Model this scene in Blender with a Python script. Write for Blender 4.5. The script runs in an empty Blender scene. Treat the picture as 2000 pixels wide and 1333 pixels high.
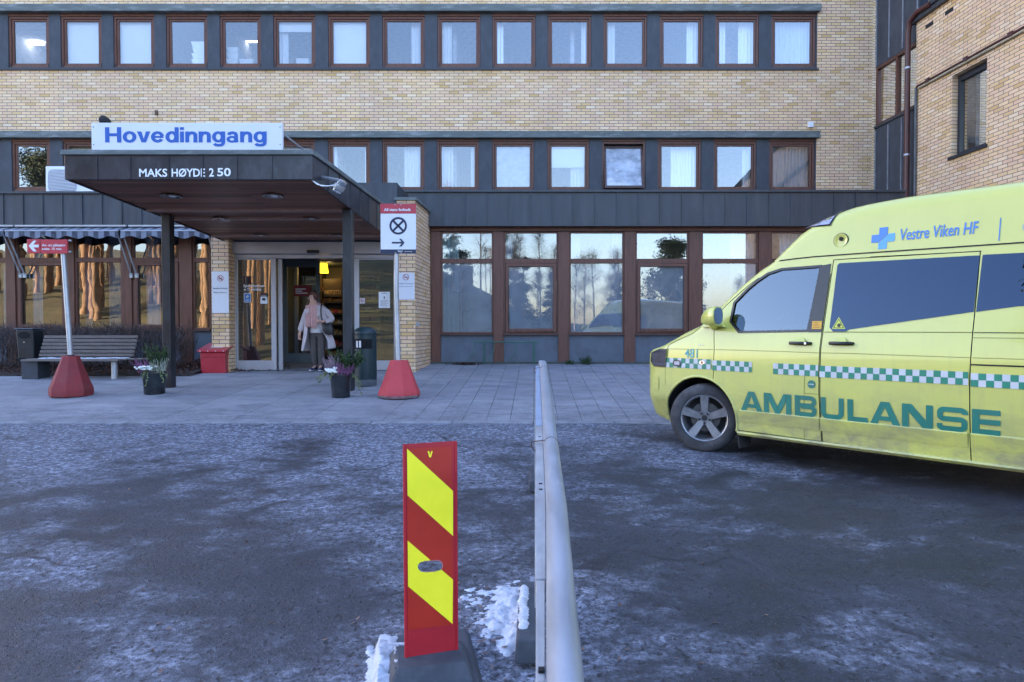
import bpy, bmesh, math, random
from mathutils import Vector, Matrix
random.seed(7)
SC = bpy.context.scene
COL = SC.collection
R = math.radians

# ------------------------------------------------------------------ camera
F = 1300.0; PX = 1043.0; HY = 650.0; PITCH = R(1.2); CAMH = 1.642
PY = HY + F * math.tan(PITCH)
cam_d = bpy.data.cameras.new('camera'); cam = bpy.data.objects.new('camera', cam_d); COL.objects.link(cam)
cam_d.sensor_width = 36; cam_d.lens = 36 * F / 2000
cam_d.shift_x = (1000 - PX) / 2000; cam_d.shift_y = (PY - 666.5) / 2000
cam_d.clip_start = 0.05; cam_d.clip_end = 3000
cam.location = (0, 0, CAMH); cam.rotation_euler = (R(90) - PITCH, 0, 0)
cam_d.dof.use_dof = True; cam_d.dof.focus_distance = 9.5; cam_d.dof.aperture_fstop = 8
SC.camera = cam

# ------------------------------------------------------------------ sky, sun, exposure
SUN_EL, SUN_AZ = R(9), R(-55)            # low winter sun behind the building
w = bpy.data.worlds.new('World'); SC.world = w; w.use_nodes = True
nt = w.node_tree; nt.nodes.clear()
sky = nt.nodes.new('ShaderNodeTexSky'); sky.sky_type = 'NISHITA'; sky.sun_disc = False
sky.sun_elevation = SUN_EL; sky.sun_rotation = SUN_AZ % (2 * math.pi)
sky.altitude = 100; sky.air_density = 1.0; sky.dust_density = 2.0; sky.ozone_density = 1.3
bg = nt.nodes.new('ShaderNodeBackground'); bg.inputs['Strength'].default_value = 0.15
ow = nt.nodes.new('ShaderNodeOutputWorld')
tn = nt.nodes.new('ShaderNodeMix'); tn.data_type = 'RGBA'; tn.blend_type = 'MULTIPLY'; tn.inputs[0].default_value = 1
tn.inputs[7].default_value = (.98, .98, 1.20, 1)     # cold lavender winter sky
nt.links.new(sky.outputs[0], tn.inputs[6]); nt.links.new(tn.outputs[2], bg.inputs[0]); nt.links.new(bg.outputs[0], ow.inputs[0])
sun_d = bpy.data.lights.new('sun', 'SUN'); sun_d.energy = 3.0; sun_d.angle = R(0.5); sun_d.color = (1, .83, .62)
sun = bpy.data.objects.new('sun', sun_d); COL.objects.link(sun)
sd = Vector((math.sin(SUN_AZ) * math.cos(SUN_EL), math.cos(SUN_AZ) * math.cos(SUN_EL), math.sin(SUN_EL)))
sun.rotation_euler = (-sd).to_track_quat('-Z', 'Y').to_euler(); sun.location = (0, 40, 30)
SC.view_settings.view_transform = 'Standard'; SC.view_settings.look = 'None'
SC.view_settings.exposure = 3.15; SC.view_settings.gamma = 1
SC.cycles.max_bounces = 6; SC.cycles.diffuse_bounces = 3; SC.cycles.glossy_bounces = 3
SC.cycles.transmission_bounces = 4; SC.cycles.transparent_max_bounces = 12
SC.cycles.use_denoising = True; SC.cycles.denoiser = 'OPENIMAGEDENOISE'
SC.cycles.denoising_prefilter = 'NONE'; SC.cycles.denoising_input_passes = 'RGB_ALBEDO_NORMAL'
SC.cycles.use_adaptive_sampling = False
SC.cycles.sample_clamp_indirect = 6

# ------------------------------------------------------------------ the photograph's measure: pixel -> place at a known distance
CP, SP = math.cos(PITCH), math.sin(PITCH)
def ray(px, py):
    a = (px - PX) / F; b = -(py - PY) / F
    return Vector((a, CP + b * SP, -SP + b * CP))
CAM = Vector((0, 0, CAMH))
def P(px, py, Y):
    d = ray(px, py); return CAM + d * (Y / d.y)
def X_(px, Y, py=HY): return P(px, py, Y).x
def Z_(py, Y): return P(PX, py, Y).z
SLOPE = 0.0646
BUMPS = [(3.96, 4.23, .14, 1.1), (2.9, 7.9, -.07, .7)]
def gz(x, y):
    z = SLOPE * y if y > -8 else -8 * SLOPE + .012 * (y + 8)
    if y > 14.7: z = SLOPE * 14.7
    for bx, by, h, s in BUMPS: z += h * math.exp(-((x - bx) ** 2 + (y - by) ** 2) / (2 * s * s))
    return z
def G(px, py):
    d = ray(px, py); t = CAMH / (SLOPE * d.y - d.z); return CAM + d * t

# ------------------------------------------------------------------ object helpers
def wmat(o):
    m = o.matrix_basis.copy()
    return wmat(o.parent) @ m if o.parent else m
def tag(o, label=None, cat=None, group=None, kind=None):
    if label: o['label'] = label
    if cat: o['category'] = cat
    if group: o['group'] = group
    if kind: o['kind'] = kind
    return o
def thing(name, label, cat, loc=(0, 0, 0), group=None, rz=0):
    o = bpy.data.objects.new(name, None); o.empty_display_size = .2; COL.objects.link(o)
    o.location = loc; o.rotation_euler = (0, 0, rz)
    return tag(o, label, cat, group)
def copy_tree(o, parent=None):
    c = o.copy(); COL.objects.link(c)
    if parent: c.parent = parent
    for ch in list(o.children): copy_tree(ch, c)
    return c

class MB:
    """collects faces in world coordinates (through T) and links them as one mesh"""
    def __init__(s, T=None): s.v = []; s.f = []; s.m = []; s.T = T
    def vert(s, p):
        p = Vector(p); s.v.append(s.T @ p if s.T else p); return len(s.v) - 1
    def face(s, pts, m=0):
        s.f.append([s.vert(p) for p in pts]); s.m.append(m)
    def idx(s, ids, m=0): s.f.append(list(ids)); s.m.append(m)
    def box(s, x0, x1, y0, y1, z0, z1, m=0):
        c = [(x, y, z) for z in (z0, z1) for y in (y0, y1) for x in (x0, x1)]
        i = [s.vert(p) for p in c]
        for q in ((0, 2, 3, 1), (4, 5, 7, 6), (0, 1, 5, 4), (2, 6, 7, 3), (0, 4, 6, 2), (1, 3, 7, 5)):
            s.idx([i[k] for k in q], m)
        return s
    def hexa(s, c, m=0):       # 8 corners: bottom loop 4, top loop 4
        i = [s.vert(p) for p in c]
        for q in ((3, 2, 1, 0), (4, 5, 6, 7), (0, 1, 5, 4), (1, 2, 6, 5), (2, 3, 7, 6), (3, 0, 4, 7)):
            s.idx([i[k] for k in q], m)
        return s
    def prism(s, a, b, m=0, cap=True):   # two matching loops
        n = len(a); i = [s.vert(p) for p in a]; j = [s.vert(p) for p in b]
        for k in range(n): s.idx([i[k], i[(k + 1) % n], j[(k + 1) % n], j[k]], m)
        if cap: s.idx(i[::-1], m); s.idx(j, m)
        return s
    def loft(s, loops, m=0, cap=True, closed=True):
        ids = [[s.vert(p) for p in lp] for lp in loops]; n = len(loops[0])
        for a, b in zip(ids, ids[1:]):
            for k in range(n if closed else n - 1): s.idx([a[k], a[(k + 1) % n], b[(k + 1) % n], b[k]], m)
        if cap and closed: s.idx(ids[0][::-1], m); s.idx(ids[-1], m)
        return s
    def tube(s, pts, r, n=8, m=0, cap=True):
        pts = [Vector(p) for p in pts]; rs = r if isinstance(r, (list, tuple)) else [r] * len(pts)
        loops = []; up = None
        for k, p in enumerate(pts):
            d = (pts[min(k + 1, len(pts) - 1)] - pts[max(k - 1, 0)])
            if d.length < 1e-9: d = Vector((0, 0, 1))
            d.normalize()
            if up is None: up = Vector((0, 0, 1)) if abs(d.z) < .9 else Vector((1, 0, 0))
            a = d.cross(up)
            if a.length < 1e-6: a = d.orthogonal()
            a.normalize(); b = a.cross(d).normalized(); up = b
            loops.append([p + (a * math.cos(t) + b * math.sin(t)) * rs[k] for t in (2 * math.pi * q / n for q in range(n))])
        return s.loft(loops, m, cap)
    def lathe(s, c, prof, n=24, m=0, axis='Z', cap=True, rx=1, ry=1):   # prof: (radius, height)
        c = Vector(c); loops = []
        for r, h in prof:
            lp = []
            for k in range(n):
                t = 2 * math.pi * k / n; a, b = r * math.cos(t) * rx, r * math.sin(t) * ry
                lp.append(c + {'Z': Vector((a, b, h)), 'Y': Vector((a, h, b)), 'X': Vector((h, a, b))}[axis])
            loops.append(lp)
        return s.loft(loops, m, cap)
    def build(s, name, mats, parent=None, smooth=None, bevel=0, seg=2):
        me = bpy.data.meshes.new(name); vs = s.v
        if parent:
            iv = wmat(parent).inverted(); vs = [iv @ p for p in vs]
        me.from_pydata([tuple(p) for p in vs], [], s.f)
        for mt in (mats if isinstance(mats, (list, tuple)) else [mats]): me.materials.append(mt)
        me.polygons.foreach_set('material_index', s.m)
        bm = bmesh.new(); bm.from_mesh(me)
        bmesh.ops.remove_doubles(bm, verts=bm.verts, dist=1e-5)
        bmesh.ops.recalc_face_normals(bm, faces=bm.faces)
        bm.to_mesh(me); bm.free()
        if smooth is not None:
            for p in me.polygons: p.use_smooth = True
            me.set_sharp_from_angle(angle=R(smooth))
        o = bpy.data.objects.new(name, me); COL.objects.link(o)
        if parent: o.parent = parent
        if bevel:
            md = o.modifiers.new('bevel', 'BEVEL'); md.width = bevel; md.segments = seg; md.limit_method = 'ANGLE'; md.angle_limit = R(40)
        return o

# flat lettering: text -> list of (polygon of 2-D points), fitted to a box
def text2d(body, bold=0.0, shear=0.0):
    cu = bpy.data.curves.new('lettering_curve', 'FONT'); cu.body = body; cu.size = 1; cu.offset = bold; cu.shear = shear
    cu.resolution_u = 3
    o = bpy.data.objects.new('lettering_tmp', cu); COL.objects.link(o)
    dg = bpy.context.evaluated_depsgraph_get(); dg.update()
    me = bpy.data.meshes.new_from_object(o.evaluated_get(dg))
    vs = [(v.co.x, v.co.y) for v in me.vertices]; fs = [list(p.vertices) for p in me.polygons]
    bpy.data.objects.remove(o); bpy.data.curves.remove(cu); bpy.data.meshes.remove(me)
    return vs, fs
def fit(tx, w=None, h=None):
    vs, fs = tx
    x0 = min(v[0] for v in vs); x1 = max(v[0] for v in vs); y0 = min(v[1] for v in vs); y1 = max(v[1] for v in vs)
    if w is None: sx = sy = h / (y1 - y0)
    elif h is None: sx = sy = w / (x1 - x0)
    else: sx = w / (x1 - x0); sy = h / (y1 - y0)
    return [((a - x0) * sx, (b - y0) * sy) for a, b in vs], fs
def put_text(mb, tx, fn, m=0):
    vs, fs = tx
    i = [mb.vert(fn(a, b)) for a, b in vs]
    for f in fs: mb.idx([i[k] for k in f], m)
def ribbon(mb, pts, wd, fn, m=0, closed=False):
    """flat mitred stroke along 2-D points"""
    n = len(pts); L = []; Rr = []
    for k in range(n):
        p = Vector(pts[k]).to_2d()
        a = Vector(pts[k - 1]).to_2d() if (k > 0 or closed) else None
        b = Vector(pts[(k + 1) % n]).to_2d() if (k < n - 1 or closed) else None
        d1 = (p - a).normalized() if a is not None else (b - p).normalized()
        d2 = (b - p).normalized() if b is not None else d1
        t = d1 + d2
        t = t.normalized() if t.length > 1e-6 else d1
        nrm = Vector((-t.y, t.x)); c = max(.35, nrm.dot(Vector((-d1.y, d1.x))))
        L.append(p + nrm * (wd / 2 / c)); Rr.append(p - nrm * (wd / 2 / c))
    for k in range(n if closed else n - 1):
        q = (k + 1) % n
        mb.face([fn(*L[k]), fn(*Rr[k]), fn(*Rr[q]), fn(*L[q])], m)
def disc2(mb, c, r, fn, m=0, n=28, r0=None, sy=1):
    o = [(c[0] + r * math.cos(2 * math.pi * k / n), c[1] + sy * r * math.sin(2 * math.pi * k / n)) for k in range(n)]
    if r0 is None: mb.face([fn(*p) for p in o], m)
    else:
        q = [(c[0] + r0 * math.cos(2 * math.pi * k / n), c[1] + sy * r0 * math.sin(2 * math.pi * k / n)) for k in range(n)]
        for k in range(n): mb.face([fn(*o[k]), fn(*o[(k + 1) % n]), fn(*q[(k + 1) % n]), fn(*q[k])], m)

# ------------------------------------------------------------------ materials
MATS = {}
def _new(name):
    m = bpy.data.materials.new(name); m.use_nodes = True; t = m.node_tree
    b = t.nodes['Principled BSDF']; MATS[name] = m
    return m, t, b
def N(t, typ, **kw):
    n = t.nodes.new(typ)
    for k, v in kw.items():
        if k.startswith('i_'): n.inputs[k[2:].replace('_', ' ')].default_value = v
        else: setattr(n, k, v)
    return n
def pos(t, sc=(1, 1, 1)):
    g = N(t, 'ShaderNodeNewGeometry'); mp = N(t, 'ShaderNodeMapping'); mp.inputs['Scale'].default_value = sc
    t.links.new(g.outputs['Position'], mp.inputs['Vector']); return mp.outputs[0]
def noise(t, vec, scale, detail=4, rough=.6, dist=0):
    n = N(t, 'ShaderNodeTexNoise'); n.inputs['Scale'].default_value = scale; n.inputs['Detail'].default_value = detail
    n.inputs['Roughness'].default_value = rough; n.inputs['Distortion'].default_value = dist
    t.links.new(vec, n.inputs['Vector']); return n.outputs['Fac']
def ramp(t, fac, stops):
    r = N(t, 'ShaderNodeValToRGB'); e = r.color_ramp.elements
    while len(e) < len(stops): e.new(.5)
    for k, (p, c) in enumerate(stops): e[k].position = p; e[k].color = (c, c, c, 1) if isinstance(c, (int, float)) else (*c, 1)
    t.links.new(fac, r.inputs[0]); return r.outputs[0]
def mix(t, fac, a, b, mode='MIX'):
    n = N(t, 'ShaderNodeMix', data_type='RGBA', blend_type=mode)
    for s, v in ((0, fac), (6, a), (7, b)):
        if isinstance(v, (int, float)): n.inputs[s].default_value = v
        elif isinstance(v, tuple): n.inputs[s].default_value = (*v, 1)
        else: t.links.new(v, n.inputs[s])
    return n.outputs[2]
def math_(t, op, a, b=0.0):
    n = N(t, 'ShaderNodeMath', operation=op)
    for s, v in ((0, a), (1, b)):
        if isinstance(v, (int, float)): n.inputs[s].default_value = v
        else: t.links.new(v, n.inputs[s])
    return n.outputs[0]
def bump(t, b, h, strength=.3, dist=.01):
    n = N(t, 'ShaderNodeBump'); n.inputs['Strength'].default_value = strength; n.inputs['Distance'].default_value = dist
    t.links.new(h, n.inputs['Height']); t.links.new(n.outputs[0], b.inputs['Normal'])
def mat(name, col, rough=.6, metal=0, var=.25, vs=8, sc=(1, 1, 1), bs=0, bd=.003, spec=.5, dirt=None):
    m, t, b = _new(name); p = pos(t, sc)
    f = noise(t, p, vs, 5)
    dk = tuple(c * (1 - var) for c in col); lt = tuple(min(1, c * (1 + var * .6)) for c in col)
    c = mix(t, ramp(t, f, [(.3, 0.), (.7, 1.)]), dk, lt)
    if dirt: c = mix(t, ramp(t, noise(t, p, dirt[1], 6, .7), [(.5, 0.), (.75, dirt[2])]), c, dirt[0])
    t.links.new(c, b.inputs['Base Color'])
    rr = math_(t, 'ADD', math_(t, 'MULTIPLY', f, .25), rough - .12); t.links.new(rr, b.inputs['Roughness'])
    b.inputs['Metallic'].default_value = metal; b.inputs['Specular IOR Level'].default_value = spec
    if bs: bump(t, b, noise(t, p, vs * 6, 4), bs, bd)
    return m
def emit(name, col, s):
    m, t, b = _new(name); b.inputs['Base Color'].default_value = (*col, 1)
    b.inputs['Emission Color'].default_value = (*col, 1); b.inputs['Emission Strength'].default_value = s; return m
def glass(name, tint=(.75, .8, .86), refl=.16, wav=0.0, wscale=2.0, haze=0.0, hcol=(.4, .45, .52), rough=0.0, gcol=(.95, .97, 1)):
    m, t, b = _new(name); t.nodes.remove(b); out = t.nodes['Material Output']
    tr = N(t, 'ShaderNodeBsdfTransparent'); tr.inputs[0].default_value = (*tint, 1)
    gl = N(t, 'ShaderNodeBsdfGlossy'); gl.inputs['Roughness'].default_value = rough; gl.inputs['Color'].default_value = (*gcol, 1)
    base = tr.outputs[0]
    p = pos(t)
    if haze:
        df = N(t, 'ShaderNodeBsdfDiffuse'); df.inputs[0].default_value = (*hcol, 1)
        mh = N(t, 'ShaderNodeMixShader')
        hz = math_(t, 'MULTIPLY', ramp(t, noise(t, p, 1.2, 3), [(.3, .6), (.7, 1.)]), haze)
        t.links.new(hz, mh.inputs[0]); t.links.new(base, mh.inputs[1]); t.links.new(df.outputs[0], mh.inputs[2]); base = mh.outputs[0]
    fr = N(t, 'ShaderNodeFresnel'); fr.inputs[0].default_value = 1.5
    fac = math_(t, 'ADD', math_(t, 'MULTIPLY', fr.outputs[0], 1.0), refl - .04)
    mx = N(t, 'ShaderNodeMixShader'); t.links.new(fac, mx.inputs[0]); t.links.new(base, mx.inputs[1]); t.links.new(gl.outputs[0], mx.inputs[2])
    if wav:
        bp = N(t, 'ShaderNodeBump'); bp.inputs['Strength'].default_value = 1; bp.inputs['Distance'].default_value = wav
        t.links.new(noise(t, p, wscale, 1.5, .5, .6), bp.inputs['Height'])
        t.links.new(bp.outputs[0], gl.inputs['Normal'])
    t.links.new(mx.outputs[0], out.inputs[0]); return m
def brick(name, dirv):
    m, t, b = _new(name); g = N(t, 'ShaderNodeNewGeometry')
    dt = N(t, 'ShaderNodeVectorMath', operation='DOT_PRODUCT'); dt.inputs[1].default_value = dirv
    t.links.new(g.outputs['Position'], dt.inputs[0])
    sx = N(t, 'ShaderNodeSeparateXYZ'); t.links.new(g.outputs['Position'], sx.inputs[0])
    cb = N(t, 'ShaderNodeCombineXYZ'); t.links.new(dt.outputs['Value'], cb.inputs[0]); t.links.new(sx.outputs[2], cb.inputs[1])
    br = N(t, 'ShaderNodeTexBrick', offset=.5, offset_frequency=2, squash=1)
    br.inputs['Color1'].default_value = (0, 0, 0, 1); br.inputs['Color2'].default_value = (1, 1, 1, 1); br.inputs['Mortar'].default_value = (.5, .5, .5, 1)
    br.inputs['Scale'].default_value = 1; br.inputs['Mortar Size'].default_value = .0062; br.inputs['Mortar Smooth'].default_value = .1
    br.inputs['Brick Width'].default_value = .24; br.inputs['Row Height'].default_value = .075
    t.links.new(cb.outputs[0], br.inputs['Vector'])
    c = ramp(t, br.outputs['Color'], [(0., (.66, .425, .185)), (.15, (.78, .545, .30)), (.32, (.79, .54, .345)), (.48, (.84, .61, .385)), (.64, (.77, .51, .345)), (.8, (.84, .595, .33)), (1., (.86, .675, .48))])
    r0 = t.nodes[-1]
    big = noise(t, g.outputs['Position'], .7, 4); fine = noise(t, g.outputs['Position'], 40, 3)
    c = mix(t, 1.0, c, ramp(t, big, [(.3, (.86, .84, .84)), (.7, (1.05, 1.03, 1.0))]), 'MULTIPLY')
    c = mix(t, .25, c, ramp(t, fine, [(.2, .6), (.8, 1.05)]), 'MULTIPLY')
    st = noise(t, pos(t, (2.2, 2.2, .25)), 1.6, 4)
    c = mix(t, ramp(t, st, [(.58, 0.), (.8, .3)]), c, (.28, .24, .22))
    c = mix(t, br.outputs['Fac'], c, (.105, .10, .11))
    t.links.new(c, b.inputs['Base Color']); b.inputs['Roughness'].default_value = .8
    h = math_(t, 'SUBTRACT', math_(t, 'MULTIPLY', fine, .25), br.outputs['Fac'])
    bump(t, b, h, .7, .006)
    return m
WING = Vector((-.0919, .9958, 0))      # direction of the wing wall, away from the camera
BR_X = brick('buff brick facade', (1, 0, 0))
BR_Y = brick('buff brick return', (0, 1, 0))
BR_W = brick('buff brick wing', tuple(WING))
CLAD = mat('dark sheet cladding', (.040, .046, .058), .5, .0, .4, 1.5, (4, 4, .6), dirt=((.10, .105, .11), 1.3, .35))
PIER = mat('slate pier panel', (.042, .050, .066), .65, 0, .3, 3, (2, 2, 1), dirt=((.09, .10, .11), 3, .3))
LEDGE = mat('weathered copper ledge', (.115, .135, .135), .7, 0, .3, 2, (1, 1, 4), dirt=((.34, .36, .37), 2.2, .7))
WOOD = mat('stained window timber', (.135, .050, .030), .5, 0, .5, 3, (6, 6, .8), .3, dirt=((.06, .03, .025), 3, .6))
WOODD = mat('weathered timber rail', (.075, .035, .027), .55, 0, .4, 3, (1, 6, 6), .3, dirt=((.16, .12, .11), 2.5, .5))
SILLM = mat('dark metal sill', (.030, .036, .047), .5, 0, .3, 3)
APRON = mat('grey blue apron panel', (.105, .128, .165), .6, 0, .22, 2.0, (1, 1, .7), .15, dirt=((.05, .055, .06), 3.0, .5))
ALU = mat('anodised door frame', (.42, .41, .44), .42, .35, .12, 2, (1, 1, .3))
ALUD = mat('grey vestibule frame', (.16, .18, .20), .45, .3, .15, 2)
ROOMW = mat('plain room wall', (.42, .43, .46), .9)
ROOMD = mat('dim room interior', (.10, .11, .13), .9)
MATF = mat('dark entrance mat', (.025, .026, .03), .95, 0, .3, 30)
GLU = glass('upper window glass', (.92, .94, .97), .17)
GLR = glass('ground window glass', (.84, .88, .92), .22, .00012, 1.5)
GLH = glass('filmed lower glass', (.60, .66, .72), .17, .00012, 1.5, .55, (.36, .42, .49))
GLL = glass('wavy old glass', (.55, .60, .66), .24, .0011, 1.6)
GLD = glass('door glass', (.62, .68, .72), .20, .0004, 1.5)
FROST = mat('wiped frosted glass', (.38, .43, .52), .4, 0, .6, 2.4, (1, 1, 1.6), dirt=((.80, .83, .88), 1.7, .95))
CEIL = None

# ------------------------------------------------------------------ ground
def ground_mat():
    m, t, b = _new('icy old asphalt'); g = N(t, 'ShaderNodeNewGeometry'); p = g.outputs['Position']
    big = noise(t, p, .30, 5, .6, .9); mid = noise(t, pos(t, (1, 1.5, 1)), 1.5, 7, .70, .5); patch = noise(t, pos(t, (1, 1.3, 1)), 3.6, 6, .72, .3)
    fine = noise(t, p, 26, 5, .78); grit = noise(t, p, 95, 2, .8); pit = noise(t, pos(t, (1, .8, 1)), 34, 3, .6); fine2 = noise(t, pos(t, (1, 1.2, 1)), 19, 5, .8, .4)
    base = mix(t, ramp(t, mid, [(.35, 0.), (.65, 1.)]), (.015, .018, .026), (.038, .041, .054))
    base = mix(t, ramp(t, grit, [(.60, 0.), (.72, .8)]), base, (.16, .16, .18))
    base = mix(t, ramp(t, noise(t, p, .55, 4, .6), [(.52, 0.), (.72, .55)]), base, (.048, .040, .040))
    sx = N(t, 'ShaderNodeSeparateXYZ'); t.links.new(p, sx.inputs[0])
    side = ramp(t, math_(t, 'ADD', math_(t, 'MULTIPLY', sx.outputs[0], .12), .5), [(.42, .57), (.62, .43)])
    yb = ramp(t, math_(t, 'MULTIPLY', sx.outputs[1], .1), [(.45, 0.), (.80, .20)])
    v = math_(t, 'ADD', math_(t, 'ADD', math_(t, 'MULTIPLY', big, .62), math_(t, 'MULTIPLY', mid, .52)), math_(t, 'MULTIPLY', patch, .40))
    v = math_(t, 'ADD', math_(t, 'ADD', v, math_(t, 'MULTIPLY', side, .34)), math_(t, 'MULTIPLY', yb, .6))
    trk = N(t, 'ShaderNodeTexWave', wave_type='RINGS', rings_direction='Z'); trk.inputs['Scale'].default_value = .20; trk.inputs['Distortion'].default_value = 1.6; trk.inputs['Detail'].default_value = 3; trk.inputs['Detail Scale'].default_value = .5
    of = N(t, 'ShaderNodeMapping'); of.inputs['Location'].default_value = (-6.5, -13.5, 0); t.links.new(p, of.inputs['Vector']); t.links.new(of.outputs[0], trk.inputs['Vector'])
    v = math_(t, 'ADD', v, math_(t, 'MULTIPLY', trk.outputs['Fac'], .075))
    # trampled ice by the marker foot, snowmelt along the kerb
    spot = N(t, 'ShaderNodeVectorMath', operation='DISTANCE'); spot.inputs[1].default_value = (-.22, 3.05, .2); t.links.new(p, spot.inputs[0])
    v = math_(t, 'ADD', v, ramp(t, spot.outputs['Value'], [(.15, .22), (.75, 0.)]))
    kb_ = ramp(t, math_(t, 'MULTIPLY', sx.outputs[1], .1), [(.52, 0.), (.70, .05), (.82, .10)])
    v = math_(t, 'ADD', v, kb_)
    v = math_(t, 'SUBTRACT', v, .495)
    frost = ramp(t, v, [(.46, .0), (.60, .95)])
    frost = math_(t, 'MULTIPLY', frost, ramp(t, fine, [(.42, .12), (.58, 1.)]))
    c = mix(t, frost, base, (.150, .164, .220))
    ice = math_(t, 'MULTIPLY', ramp(t, v, [(.50, 0.), (.64, 1.)]), ramp(t, fine2, [(.50, 0.), (.60, 1.)]))
    c = mix(t, ice, c, (.33, .36, .445))
    c = mix(t, math_(t, 'MULTIPLY', ramp(t, pit, [(.34, 1.), (.43, 0.)]), .9), c, (.012, .013, .019))  # shade of the pits painted in, the bump alone shades too faintly
    # tyre polished arcs and cracks
    wv = N(t, 'ShaderNodeTexVoronoi', feature='DISTANCE_TO_EDGE'); wv.inputs['Scale'].default_value = .42; dn = N(t, 'ShaderNodeTexNoise'); dn.inputs['Scale'].default_value = 1.3; dn.inputs['Detail'].default_value = 5
    t.links.new(p, dn.inputs['Vector']); av = N(t, 'ShaderNodeVectorMath', operation='MULTIPLY_ADD'); av.inputs[1].default_value = (.9, .9, .9); t.links.new(dn.outputs['Color'], av.inputs[0]); t.links.new(p, av.inputs[2]); t.links.new(av.outputs[0], wv.inputs['Vector'])
    crk = math_(t, 'MULTIPLY', ramp(t, wv.outputs['Distance'], [(.002, .85), (.011, 0.)]), ramp(t, big, [(.45, 0.), (.55, 1.)]))
    c = mix(t, crk, c, (.010, .010, .014))
    t.links.new(c, b.inputs['Base Color'])
    t.links.new(ramp(t, mid, [(.3, .45), (.6, .75)]), b.inputs['Roughness'])
    h = math_(t, 'ADD', math_(t, 'MULTIPLY', mid, 2.), math_(t, 'MULTIPLY', fine, 1.2))
    h = math_(t, 'ADD', h, math_(t, 'MULTIPLY', ramp(t, pit, [(.3, 0.), (.42, 1.)]), .7))
    bump(t, b, math_(t, 'ADD', h, math_(t, 'MULTIPLY', frost, .4)), .8, .012)
    return m
def paving_mat(name, bw, rh, seed, off=.5):
    m, t, b = _new(name); p = pos(t)
    sx = N(t, 'ShaderNodeSeparateXYZ'); t.links.new(p, sx.inputs[0]); cb = N(t, 'ShaderNodeCombineXYZ')
    t.links.new(sx.outputs[1], cb.inputs[0]); t.links.new(sx.outputs[0], cb.inputs[1])
    br = N(t, 'ShaderNodeTexBrick', offset=off); br.inputs['Scale'].default_value = 1
    br.inputs['Color1'].default_value = (0, 0, 0, 1); br.inputs['Color2'].default_value = (1, 1, 1, 1); br.inputs['Mortar'].default_value = (.5, .5, .5, 1)
    br.inputs['Brick Width'].default_value = bw; br.inputs['Row Height'].default_value = rh; br.inputs['Mortar Size'].default_value = .006; br.inputs['Mortar Smooth'].default_value = .3
    t.links.new(cb.outputs[0], br.inputs['Vector'])
    c = ramp(t, br.outputs['Color'], [(0., (.25, .25, .275)), (.5, (.30, .30, .325)), (1., (.275, .27, .295))])
    mid = noise(t, p, 1.3 + seed, 6, .68, .4); fine = noise(t, p, 55, 3, .7)
    c = mix(t, ramp(t, mid, [(.35, .65), (.62, 0.)]), c, (.19, .19, .215))
    frost = math_(t, 'MULTIPLY', ramp(t, noise(t, pos(t, (1, 2.2, 1)), .8, 6, .65), [(.48, 0.), (.7, .6)]), ramp(t, fine, [(.4, .2), (.58, 1.)]))
    c = mix(t, frost, c, (.44, .45, .50))
    # road grit trodden over the slabs, thickest by the kerb
    sy = N(t, 'ShaderNodeSeparateXYZ'); t.links.new(p, sy.inputs[0])
    gk = math_(t, 'ADD', math_(t, 'MULTIPLY', noise(t, pos(t, (1, 1.8, 1)), 1.7, 7, .72, .5), 1.0), ramp(t, math_(t, 'MULTIPLY', sy.outputs[1], .1), [(.82, .17), (.93, .04), (1.0, 0.)]))
    gm = math_(t, 'MULTIPLY', ramp(t, gk, [(.50, 0.), (.68, .75)]), ramp(t, noise(t, p, 24, 5, .78), [(.40, .2), (.60, 1.)]))
    c = mix(t, gm, c, (.085, .088, .105))
    c = mix(t, math_(t, 'MULTIPLY', br.outputs['Fac'], ramp(t, noise(t, p, 2.2, 3), [(.3, .35), (.6, .95)])), c, (.05, .05, .058))
    c = mix(t, .3, c, ramp(t, fine, [(.3, .45), (.7, 1.)]), 'MULTIPLY')
    t.links.new(c, b.inputs['Base Color']); b.inputs['Roughness'].default_value = .75
    bump(t, b, math_(t, 'SUBTRACT', math_(t, 'MULTIPLY', fine, .4), br.outputs['Fac']), .5, .006)
    return m
ASPH = ground_mat()
def lines(a, b, fine0, fine1, st):
    L = []; x = fine0
    while x <= fine1 + 1e-6: L.append(x); x += st
    d = st; x = fine0
    while x > a: d *= 1.35; x -= d; L.append(max(x, a))
    d = st; x = fine1
    while x < b: d *= 1.35; x += d; L.append(min(x, b))
    return sorted(set(round(v, 4) for v in L))
def sheet(name, mt, xs, ys, off=0.0, fz=None):
    mb = MB(); ids = [[mb.vert((x, y, (fz or gz)(x, y) + off)) for x in xs] for y in ys]
    for a, b in zip(ids, ids[1:]):
        for k in range(len(xs) - 1): mb.idx([a[k], a[k + 1], b[k + 1], b[k]])
    o = mb.build(name, mt, smooth=60); return o
tag(sheet('ground', ASPH, lines(-400, 400, -8, 9, .35), lines(-500, 300, -2, 16, .35)), kind='structure')
PAVB = paving_mat('small concrete pavers', .60, .30, 0)
PAVA = paving_mat('large concrete slabs', 1.5, .95, .4, .37)
YK = 8.24
def xs_(a, b, n): return [a + (b - a) * k / n for k in range(n + 1)]
tag(sheet('pavement', PAVA, xs_(-16, -1.55, 30), xs_(YK, 14.72, 14), .006), kind='structure')
tag(sheet('pavement', PAVB, xs_(-1.55, 9.5, 24), xs_(YK, 14.72, 14), .006), kind='structure')
KERB = mat('flush kerb stone', (.23, .235, .26), .8, 0, .35, 5, (1, 1, 1), .3, dirt=((.10, .10, .115), 2, .6))
kb = MB()
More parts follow.
